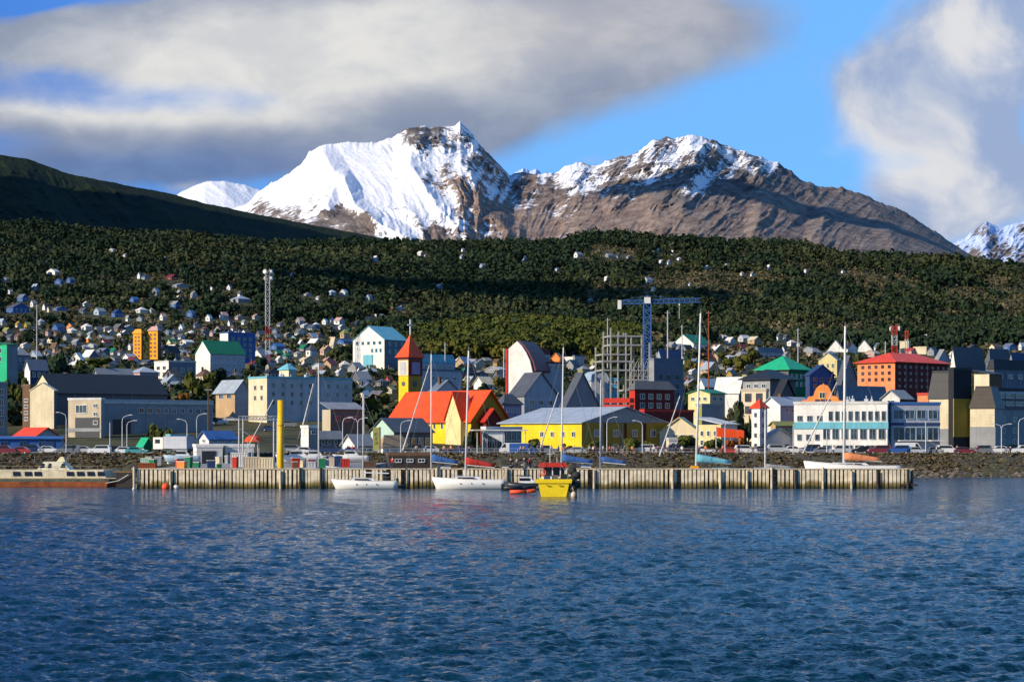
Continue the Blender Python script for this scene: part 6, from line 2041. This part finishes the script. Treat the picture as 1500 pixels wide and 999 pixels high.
def tent(px, pyb, w_, colr, label, Y):
    t = thing('dome_tent', label, 'tent', (X(px, Y), Y, Z(pyb, Y)), 0)
    r_ = w_ * Y / F / 2
    b_ = MB()
    rg = []
    for k in range(6):
        a = k / 5 * math.pi / 2
        rg.append([(r_ * math.cos(a) * math.cos(q), r_ * math.cos(a) * math.sin(q), r_ * .75 * math.sin(a)) for q in [i_ * math.pi / 6 for i_ in range(12)]])
    b_.loft(rg)
    b_.build('canopy', canv(colr), t)
    for k in range(4):
        a = math.pi / 4 + k * math.pi / 2
        MB().tube((r_ * .8 * math.cos(a), r_ * .8 * math.sin(a), 0), (r_ * .8 * math.cos(a), r_ * .8 * math.sin(a), QZ - Z(pyb, Y)), .06).build('pole', pm('steel', 'metal'), t)
tent(371, 647, 26, 'orangered', 'bright orange domed canopy on poles above the beige containers', 340)

def gantry():
    Y = 330
    t = thing('boat_hoist', 'steel boat hoist frame beside the yellow pile', 'hoist', (X(350, Y), Y, QZ), 0)
    k = Y / F
    h = Z(612, Y) - QZ
    b_ = MB()
    for x_ in (0, 51 * k):
        for y_ in (0, 5):
            b_ = MB(); b_.tube((x_, y_, 0), (x_, y_, h), .13, n=6); b_.build('leg', pm('lightgrey', 'metal'), t)
    b_ = MB(); lattice(b_, (0, 0, h), (51 * k, 0, h), .3, 1, .06); b_.build('cross_beam', pm('grey', 'metal'), t)
    b_ = MB(); lattice(b_, (0, 5, h), (51 * k, 5, h), .3, 1, .06); b_.build('cross_beam', pm('grey', 'metal'), t)
    b_ = MB(); b_.tube((8 * k, -.5, 2), (51 * k, -.5, h + 3), .08); b_.tube((0, -.5, h * .8), (30 * k, -.5, h * .5), .06); b_.build('boom', pm('bluegrey', 'metal'), t)
gantry()
def fence(px0, px1, Y, zf, label, colr='lightgrey', h=1.1):
    t = thing('railing', label, 'railing', (X(px0, Y), Y, zf), 0)
    L_ = X(px1, Y) - X(px0, Y)
    n = int(L_ / 2.2)
    b_ = MB()
    for z_ in (h * .5, h):
        b_.tube((0, 0, z_), (L_, 0, z_), .035, n=5)
    b_.build('rail', pm(colr, 'metal'), t)
    for k in range(n + 1):
        MB().tube((L_ * k / n, 0, 0), (L_ * k / n, 0, h), .04, n=5).build('post', pm(colr, 'metal'), t)
fence(520, 860, 384.7, zr + .2, 'pale metal railing along the waterfront pavement before the church')
fence(862, 1180, 384.7, zr + .2, 'brownish railing along the waterfront before the yellow warehouse', 'tan')

# banner
bn = thing('banner', 'tall narrow olive green banner with dark lettering beside the white cottages', 'banner', (X(551, 390), 390, zr), R(-8))
zb1 = Z(626, 390) - zr
MB().box(-.62, -.06, .9, .62, .06, zb1).build('cloth', pm('olive'), bn)
MB().box(.63, -.12, -.1, .9, .15, zb1 + .1).build('side_post', pm('darkgrey'), bn)
b_ = MB()
for k, z_ in enumerate((3.6, 2.75, 1.9)):
    zz_ = zb1 - 1.6 - k * .85
    b_.box(-.3, -.085, zz_, .3, -.061, zz_ + .12); b_.box(-.3, -.085, zz_ + .4, .3, -.061, zz_ + .52); b_.box(-.3 + .24 * k, -.084, zz_ + .121, -.16 + .24 * k, -.062, zz_ + .399)
b_.build('lettering', pm('black'), bn)

# ================================================================ STREET LAMPS AND POLES
lampg = mat('galvanised', (.55, .58, .60), .45, .15, 3)
def lamp(px, Y, py, arms, label):
    zb = zr if Y < 400 else gz(px, Y)
    t = thing('street_lamp', label, 'lamp', (X(px, Y), Y, zb), 0, 'street lamps along the waterfront road')
    h = Z(py, Y) - zb
    MB().tube((0, 0, 0), (0, 0, h * .86), .11, .07, 8).build('pole', lampg, t)
    MB().box(-.22, -.22, 0, .22, .22, .4).build('base', conc, t)
    for s_ in arms:
        a_ = MB()
        a_.path([(0, 0, h * .86), (s_ * .25, 0, h * .95), (s_ * 1.0, 0, h * .99), (s_ * 1.4, 0, h)], .06, 6)
        ao = a_.build('arm', lampg, t)
        MB().box(min(s_ * 1.3, s_ * 2.0), -.14, h - .05, max(s_ * 1.3, s_ * 2.0), .14, h + .1).build('lamp_head', lampg, ao)
LP = [(97, 389, 604, (-1,), 'pale street lamp with arm to the left behind the old ferry'), (161, 390, 611, (), 'armless pale pole left of the double lamp by the warehouse'), (179, 390, 608, (1,), 'pale street lamp with arm to the right before the dark hall'),
      (186, 398, 616, (1,), 'thinner street lamp just right of the pale one before the dark hall'), (274, 389, 614, (-1,), 'street lamp with arm to the left right of the green shed'), (288, 390, 606, (1,), 'street lamp with arm to the right behind the harbour house'),
      (502, 392, 611, (1,), 'street lamp above the white cottage with grey roof'), (524, 396, 612, (-1, 1), 'double armed lamp between the white cottage and the church'), (587, 390, 616, (1,), 'street lamp before the dark market hall roof'),
      (889, 390, 611, (1,), 'street lamp left on the shade-toned warehouse gable'), (941, 390, 616, (-1,), 'street lamp at the right part of the shade-toned warehouse gable'), (699, 388, 628, (), 'short pole beside the slender dark tree'),
      (1049, 389, 618, (), 'plain pale pole left of the orange awning'), (1062, 388, 617, (1,), 'pale lamp pole in front of the orange awning'), (1211, 389, 624, (), 'plain pole in front of the white office left half'),
      (1356, 389, 609, (), 'tall pale pole in front of the blue-shaded office corner'), (1467, 388, 621, (-1, 1), 'double armed lamp left one at the right edge'), (1492, 387, 612, (1,), 'tallest lamp close to the right picture edge'),
      (1162, 389, 614, (), 'thin white flag pole between blue gabled house and white office'), (1120, 386, 650, (), 'short pale post right below the slim white tower')]
for l in LP:
    lamp(*l)
for (px, Y, py, lab) in ((305, 470, 566, 'thick brown utility pole at the right end of the dark concrete hall'), (978, 690, 455, 'tall slim pole left of the tallest mast tip'), (1038, 700, 455, 'tall rusty pole right of the tallest mast tip'),
                         (1169, 900, 481, 'white pole standing above the green pyramid roof'), (999, 900, 476, 'pale pole above the green roofed villa'), (1297, 800, 500, 'grey pole left of the short red mast'), (54, 900, 446, 'thin grey pole in the left hillside town'),
                         (533, 460, 577, 'pale twin floodlight pole behind the small yacht'), (890, 900, 466, 'thin pole at the right end of the olive wood'), (652, 880, 502, 'thin pole above the turquoise mansard roof'), (738, 820, 510, 'short pale pole left of the white wedge')):
    t = thing('utility_pole', lab, 'pole', (X(px, Y), Y, gz(px, Y)), 0)
    h = Z(py, Y) - t.location.z
    MB().tube((0, 0, -.5), (0, 0, h), .2 if Y < 600 else .28, .12 if Y < 600 else .2, 7).build('shaft', pm('brown' if px == 305 else ('rust' if px == 1038 else 'lightgrey')), t)
    MB().box(-.9, -.1, h - .9, .9, .1, h - .7).build('crossarm', pm('grey'), t)

# ================================================================ CARS
rubber = mat('tyre_rubber', (.02, .02, .02), .9, .1)
lampw = mat('headlight_glass', (.7, .7, .68), .2, .05)
CP = {'white': (.75, .75, .75), 'silver': (.45, .47, .50), 'red': (.45, .03, .03), 'blue': (.03, .10, .35), 'black': (.02, .02, .025), 'grey': (.16, .17, .19), 'maroon': (.18, .02, .03), 'navy': (.02, .04, .12), 'teal': (.06, .30, .32)}
CARP = {}
def car(px, Y, colr, label, kind='hatch', face=1):
    key = (colr, kind)
    z_ = gz(px, Y) + .09
    if key not in CARP:
        t = thing('parked_car' if kind != 'van' else 'parked_van', label, 'car' if kind != 'van' else 'van')
        pnt = mat('car_paint_' + colr, CP[colr], .25, .04, 1, spec=.6)
        if kind == 'van':
            prof = [(-2.5, .35), (2.5, .35), (2.55, .9), (2.3, 1.15), (1.7, 2.05), (1.4, 2.15), (-2.4, 2.15), (-2.55, 1.9)]
            win_ = [(1.2, 1.25), (2.1, 1.2), (1.6, 1.95), (1.2, 1.95)]
        elif kind == 'suv':
            prof = [(-2.2, .35), (2.2, .35), (2.25, .85), (1.95, 1.1), (1.05, 1.2), (.55, 1.78), (-1.9, 1.8), (-2.2, 1.1)]
            win_ = [(-1.8, 1.2), (.95, 1.2), (.5, 1.68), (-1.7, 1.7)]
        else:
            prof = [(-2.1, .32), (2.1, .32), (2.12, .7), (1.8, .88), (1.0, .98), (.35, 1.45), (-1.1, 1.47), (-1.75, 1.02), (-2.1, .92)]
            win_ = [(-1.5, 1.0), (.9, 1.0), (.32, 1.38), (-1.05, 1.4)]
        b_ = MB()
        b_.prism([(x_, -.85, z__) for x_, z__ in prof], (0, 1.7, 0))
        b_.build('body', pnt, t)
        b_ = MB()
        b_.prism([(x_, -.862, z__) for x_, z__ in win_], (0, 1.724, 0))
        wo_ = b_.build('window', dwin, t)
        ws = MB()
        i_ = 4 if kind != 'van' else 3
        (xa, za), (xb, zb) = prof[i_], prof[i_ + 1]
        nx, nz = (zb - za), -(xb - xa)
        ln = math.hypot(nx, nz)
        nx, nz = nx / ln * .012, nz / ln * .012
        sg = 1 if nx > 0 else -1
        ws.quad((xa + nx * sg, -.75, za + abs(nz)), (xa + nx * sg, .75, za + abs(nz)), (xb + nx * sg, .7, zb + abs(nz) - .04), (xb + nx * sg, -.7, zb + abs(nz) - .04))
        ws.build('windscreen', dwin, t)
        for x_ in (-1.3, 1.35):
            for y_ in (-.86, .66):
                b_ = MB(); b_.tube((x_, y_, .32), (x_, y_ + .2, .32), .32, n=12)
                wo2 = b_.build('wheel', rubber, t)
                b_ = MB(); b_.tube((x_, y_ - .012 if y_ < 0 else y_ + .2, .32), (x_, y_ - .001 if y_ < 0 else y_ + .212, .32), .18, n=10); b_.build('rim', lampg, wo2)
        xm = max(p[0] for p in prof)
        for y_ in (-.75, .45):
            MB().box(xm - .12, y_, .68, xm + .02, y_ + .3, .84).build('headlight', lampw, t)
        CARP[key] = t
        first = True
    else:
        t = copy_tree(CARP[key])
        first = False
    t.location = (X(px, Y), Y, z_)
    t.rotation_euler = (0, 0, 0 if face > 0 else math.pi)
    t['label'] = label
    t['group'] = 'cars parked along the waterfront road'
    return t
rc_ = random.Random(3)
carlist = []
xs0 = [(8, 'maroon', 'suv'), (28, 'red', 'hatch'), (50, 'navy', 'suv'), (72, 'white', 'hatch'), (100, 'grey', 'suv'), (124, 'silver', 'hatch'), (146, 'white', 'suv'), (166, 'black', 'hatch'), (184, 'white', 'hatch'), (200, 'teal', 'hatch'),
       (304, 'black', 'suv'), (328, 'silver', 'hatch'), (430, 'grey', 'suv'), (448, 'white', 'hatch'), (486, 'navy', 'suv'), (512, 'grey', 'hatch'), (604, 'black', 'suv'), (628, 'silver', 'hatch'), (668, 'navy', 'hatch'),
       (770, 'black', 'hatch'), (801, 'grey', 'suv'), (842, 'silver', 'hatch'), (868, 'black', 'hatch'), (913, 'grey', 'hatch'), (943, 'white', 'suv'), (962, 'silver', 'hatch'), (986, 'navy', 'suv'), (1010, 'black', 'hatch'), (1034, 'white', 'hatch'),
       (1070, 'red', 'hatch'), (1092, 'white', 'suv'), (1112, 'navy', 'hatch'), (1140, 'silver', 'suv'), (1163, 'white', 'hatch'), (1186, 'navy', 'suv'), (1208, 'grey', 'hatch'), (1229, 'silver', 'suv'), (1262, 'black', 'hatch'), (1288, 'maroon', 'suv'),
       (1316, 'blue', 'suv'), (1343, 'silver', 'hatch'), (1366, 'grey', 'hatch'), (1388, 'white', 'suv'), (1412, 'maroon', 'hatch'), (1436, 'grey', 'suv'), (1462, 'white', 'hatch'), (1484, 'navy', 'hatch'), (1498, 'white', 'suv')]
cd_ = []
for (px, c_, k_) in xs0:
    zone = 'left of the pier' if px < 200 else 'behind the left half of the pier' if px < 640 else 'before the yellow warehouse' if px < 1000 else 'near the slim white tower' if px < 1165 else 'before the white office' if px < 1305 else 'before the blue-shaded office and stepped blocks'
    cd_.append((px, f"{c_} {'four wheel drive car' if k_ == 'suv' else 'low car'} parked {zone}"))
for (px, c_, k_), lab in zip(xs0, spread(cd_, None, '{l}, {o} from left')):
    car(px, rc_.choice([390.0, 390.6, 396.8]), c_, lab, k_, rc_.choice((1, -1)))
car(750, 394, 'white', 'white and blue van parked by the glazed pavilion', 'van', -1)
car(765, 389.5, 'blue', 'blue van parked just right of the white van by the pavilion', 'van', 1)
car(1331, 396.5, 'white', 'white van in front of the blue-shaded office', 'van', 1)

for (px, py, c_, k_, lab) in ((322, 622, 'white', 'suv', 'white car in the yard above the harbour house, left one of two'), (338, 618, 'silver', 'hatch', 'silver car in the yard above the harbour house, right one of two'), (118, 640, 'black', 'suv', 'black car in front of the dark garage'),
                       (395, 632, 'navy', 'hatch', 'navy car left of the yellow pile on the upper yard'), (424, 626, 'grey', 'suv', 'grey car right of the yellow pile on the upper yard'), (486, 636, 'white', 'hatch', 'white car under the tan canopy shed'), (640, 640, 'silver', 'hatch', 'silver car behind the market hall')):
    car(px, gY(px, py), c_, lab, k_, 1)
for (px, Y, L_, hc, tc2, lab) in ((437, 345, 7, 'white', 'white', 'white motorboat propped up on the quay right of the yellow pile'), (462, 350, 6, 'offwhite', 'navy', 'off white motorboat with navy cover propped up on the quay'), (515, 352, 6, 'white', 'blue', 'white motorboat with blue cover on the quay by the white cottage'), (268, 345, 6, 'lightblue', 'white', 'light blue motorboat stored on the quay beside the flat white store')):
    motorboat(px, Y, L_, lab, hc, tc2, -1, 8, QZ + .7, group=GB)
rz_ = random.Random(77)
CN = {'white': 'white', 'red': 'red', 'blue': 'blue', 'orange': 'orange', 'grey': 'grey', 'cream': 'cream', 'brown': 'brown', 'green': 'green', 'navy': 'navy', 'beige': 'beige'}
cq = []
for k in range(34):
    cq.append((rz_.uniform(206, 500), rz_.choice(list(CN)), rz_.uniform(306, 365)))
cd_ = [(px, f"{c_} fishing crate or drum standing on the quay {'left of' if px < 411 else 'right of'} the yellow pile") for px, c_, Y in cq]
for (px, c_, Y), lab in zip(cq, spread(cd_, None, '{l}, {o} from left')):
    t = thing('fish_crate', lab.replace('fishing crate or drum', 'fish crate'), 'crate', (X(px, Y), Y, QZ), R(rz_.uniform(-30, 30)), 'crates scattered over the quay')
    w_, h_ = rz_.uniform(.6, 1.3), rz_.uniform(.6, 1.7)
    b_ = MB()
    b_.loft([[(-w_ / 2, -.4, 0), (w_ / 2, -.4, 0), (w_ / 2, .4, 0), (-w_ / 2, .4, 0)], [(-w_ / 1.8, -.45, h_), (w_ / 1.8, -.45, h_), (w_ / 1.8, .45, h_), (-w_ / 1.8, .45, h_)]])
    b_.build('body', pm(c_), t)
    MB().box(-w_ / 1.7, -.49, h_ + .002, w_ / 1.7, .49, h_ + .1).build('lid', pm('offwhite' if c_ != 'white' else 'blue'), t)
lo = thing('lorry', 'white lorry with a bluish side parked left of the dark green container shed', 'lorry', (X(231, 392), 392, gz(231, 392) + .08), R(-28))
MB().box(-.2, -1.2, 1.0, 2.2, 1.2, 3.3).build('cab', pm('bright'), lo)
MB().box(2.4, -1.25, 1.1, 8, 1.25, 3.5).build('cargo_box', pm('wallblue'), lo)
MB().box(-.23, -1.0, 2.1, -.21, 1.0, 3.0).build('windscreen', dwin, lo)
MB().box(.3, -1.22, 2.1, 1.5, -1.205, 2.9).build('window', dwin, lo)
MB().box(-.2, -.9, .6, 8, .9, .99).build('chassis', mat('motor_black', (.03, .03, .035), .4), lo)
for x_ in (.8, 5.6, 6.8):
    for y_ in (-1.2, .9):
        MB().tube((x_, y_, .5), (x_, y_ + .3, .5), .5, n=12).build('wheel', rubber, lo)

# ================================================================ PEOPLE
def person(px, Y, label, coat, trousers, seed, zf=None, walk=.18):
    r_ = random.Random(seed)
    h = r_.uniform(1.62, 1.82)
    zf = (zr + .2) if zf is None else zf
    t = thing('person', label, 'person', (X(px, Y), Y, zf), r_.uniform(-1.2, 1.2), 'people walking along the waterfront')
    s = h / 1.75
    def skin(name, verts, edges, rad, m, parent, root=0):
        me = bpy.data.meshes.new(name)
        me.from_pydata([(a * s, b_ * s, c * s) for a, b_, c in verts], edges, [])
        o = bpy.data.objects.new(name, me)
        COL.objects.link(o)
        o.parent = parent
        md = o.modifiers.new('skin', 'SKIN')
        for i_, rr_ in enumerate(rad):
            me.skin_vertices[0].data[i_].radius = (rr_[0] * s, rr_[1] * s) if isinstance(rr_, tuple) else (rr_ * s, rr_ * s)
            me.skin_vertices[0].data[i_].use_root = (i_ == root)
        md.use_smooth_shade = True
        sd = o.modifiers.new('sub', 'SUBSURF')
        sd.levels = sd.render_levels = 1
        me.materials.append(m)
        return o
    w_ = walk * (1 if seed % 2 else .5)
    sw = .15
    V = [(0, 0, .95), (0, 0, 1.18), (0, 0, 1.42), (0, .0, 1.52), (0, -.01, 1.60), (0, -.01, 1.72),
         (.10, 0, .90), (.11, -w_ * .6, .50), (.11, -w_, .08), (.11, -w_ - .17, .04),
         (-.10, 0, .90), (-.11, w_ * .3, .50), (-.11, w_, .10), (-.11, w_ - .15, .04),
         (.20, 0, 1.40), (.26, sw * .5, 1.14), (.27, -.02, .90), (.275, -.05, .80),
         (-.20, 0, 1.40), (-.26, -sw * .5, 1.14), (-.27, .05, .90), (-.275, .04, .80)]
    E = [(0, 1), (1, 2), (2, 3), (3, 4), (4, 5), (0, 6), (6, 7), (7, 8), (8, 9), (0, 10), (10, 11), (11, 12), (12, 13), (2, 14), (14, 15), (15, 16), (16, 17), (2, 18), (18, 19), (19, 20), (20, 21)]
    rad = [(.15, .11), (.14, .10), (.16, .10), .055, .095, .085, .085, .058, .042, .04, .085, .058, .042, .04, .06, .045, .036, .03, .06, .045, .036, .03]
    skm = mat('skin', (.52, .33, .24), .6, .05)
    skin('body', V, E, rad, skm, t)
    cj = [0, 1, 2, 14, 15, 16, 18, 19, 20]
    ix = {v: i_ for i_, v in enumerate(cj)}
    Ej = [(ix[a], ix[b_]) for a, b_ in E if a in ix and b_ in ix]
    rj = [(.19, .15), (.17, .13), (.18, .13), .08, .068, .055, .08, .068, .055]
    jv = [V[i_] for i_ in cj]
    jv[0] = (0, 0, .86)
    skin('jacket', jv, Ej, rj, mat('cloth_' + coat, CLO[coat], .9, .2, 3), t)
    ct_ = [0, 6, 7, 8, 10, 11, 12]
    ix = {v: i_ for i_, v in enumerate(ct_)}
    Et = [(ix[a], ix[b_]) for a, b_ in E if a in ix and b_ in ix]
    skin('trousers', [V[i_] for i_ in ct_], Et, [(.165, .125), .10, .078, .065, .10, .078, .065], mat('cloth_' + trousers, CLO[trousers], .9, .2, 3), t)
    b_ = MB()
    b_.ball((0, .012 * s, 1.70 * s), .1 * s, .112 * s, .115 * s, 12)
    b_.build('hair', mat('hair_dark', (.035, .022, .015), .8), t, True)
CLO = {'red': (.5, .03, .03), 'blue': (.04, .12, .4), 'black': (.02, .02, .025), 'white': (.75, .75, .73), 'grey': (.2, .2, .22), 'navy': (.02, .035, .10), 'orange': (.7, .2, .03), 'green': (.04, .18, .08), 'tan': (.4, .3, .18), 'purple': (.18, .07, .3)}
PE = [(864, 'white', 'black'), (871, 'red', 'navy'), (884, 'white', 'grey'), (893, 'red', 'black'), (897, 'blue', 'navy'), (906, 'black', 'navy'), (915, 'grey', 'black'), (926, 'orange', 'navy'), (953, 'navy', 'grey'),
      (958, 'white', 'navy'), (964, 'purple', 'black'), (972, 'red', 'grey'), (979, 'blue', 'black'), (990, 'black', 'black'), (998, 'tan', 'navy'), (1059, 'red', 'black'), (1103, 'black', 'grey'), (818, 'blue', 'black'), (828, 'red', 'navy'),
      (808, 'white', 'black'), (795, 'navy', 'black'), (778, 'black', 'navy'), (650, 'orange', 'navy'), (660, 'red', 'black'), (672, 'purple', 'navy'), (1372, 'white', 'black'), (1402, 'black', 'navy'), (1432, 'red', 'grey'), (1480, 'navy', 'black'),
      (516, 'red', 'black'), (609, 'grey', 'navy'), (1221, 'white', 'navy'), (1199, 'black', 'grey')]
rq = random.Random(12)
for k in range(22):
    PE.append((rq.uniform(610, 1060), rq.choice(['red', 'blue', 'black', 'white', 'grey', 'navy', 'orange', 'tan', 'purple', 'green']), rq.choice(['black', 'navy', 'grey'])))
cd_ = []
for (px, a, b_) in PE:
    zone = 'before the church' if px < 700 else 'before the yellow warehouse' if px < 1000 else 'near the slim white tower' if px < 1165 else 'before the white office' if px < 1305 else 'at the right end of the road'
    cd_.append((px, f"person in {a} jacket and {b_} trousers walking {zone}"))
for i_, ((px, a, b_), lab) in enumerate(zip(PE, spread(cd_, None, '{l}, {o} from left'))):
    person(px, 385.4 + (i_ % 3) * .6, lab, a, b_, i_)
for i_, (px, a, b_, lab) in enumerate([(748, 'black', 'black', 'person in black crouching place on the pier edge near the inflatables'), (757, 'grey', 'black', 'person in grey standing on the pier by the black inflatable'), (768, 'navy', 'grey', 'person in navy on the pier between yacht and workboat'),
                                       (776, 'red', 'black', 'person in red on the pier just left of the workboat'), (575, 'red', 'navy', 'person in red jacket on the pier by the small white yacht stern')]):
    person(px, 293.5, lab.replace('crouching place', 'standing'), a, b_, 50 + i_, PZ - .12, .06)
# fishing gear heap and rocks
r5 = np.random.RandomState(9)
rk = MB()
for k in range(420):
    px = r5.uniform(1325, 1560) if k % 5 else r5.uniform(-40, 1560)
    q = r5.rand()
    Yk = 371.5 + q * 12.5
    s_ = r5.uniform(.25, .75)
    i0 = len(rk.v)
    rk.ball((X(px, Yk), Yk - .3, -.2 + q * 4.0), s_ * r5.uniform(.8, 1.4), s_, s_ * r5.uniform(.5, .8), 6)
    for j in range(i0, len(rk.v)):
        v = rk.v[j]
        rk.v[j] = (v[0] + r5.normal() * .08, v[1] + r5.normal() * .08, v[2] + r5.normal() * .06)
tag(rk.build('rocks', mat('shore_rock', (.17, .14, .11), .9, .5, .5)), 'brown boulders scattered over the grassy shore bank', 'rocks', kind='stuff')
n = 8000
px = r5.uniform(-60, 1580, n)
q = r5.rand(n)
Yg = 372.5 + q * 12
pts = np.stack([(px - 750) / F * Yg, Yg, -.3 + 4.3 * np.clip(q * 1.05, 0, 1) ** .85], 1)
tag(forest('bank_shrubs', pts, r5.uniform(.3, .75, n), 18, 700, leaf_material('bank_shrub_leaves', (.075, .052, .03), (.19, .15, .075), (.13, .15, .045)), .36, wide=1.1), 'low brown and olive shrubs growing on the shore bank', 'shrubs', kind='stuff')

# clouds added beyond the left edge of the view: they put the left hill and part of the woods in shade
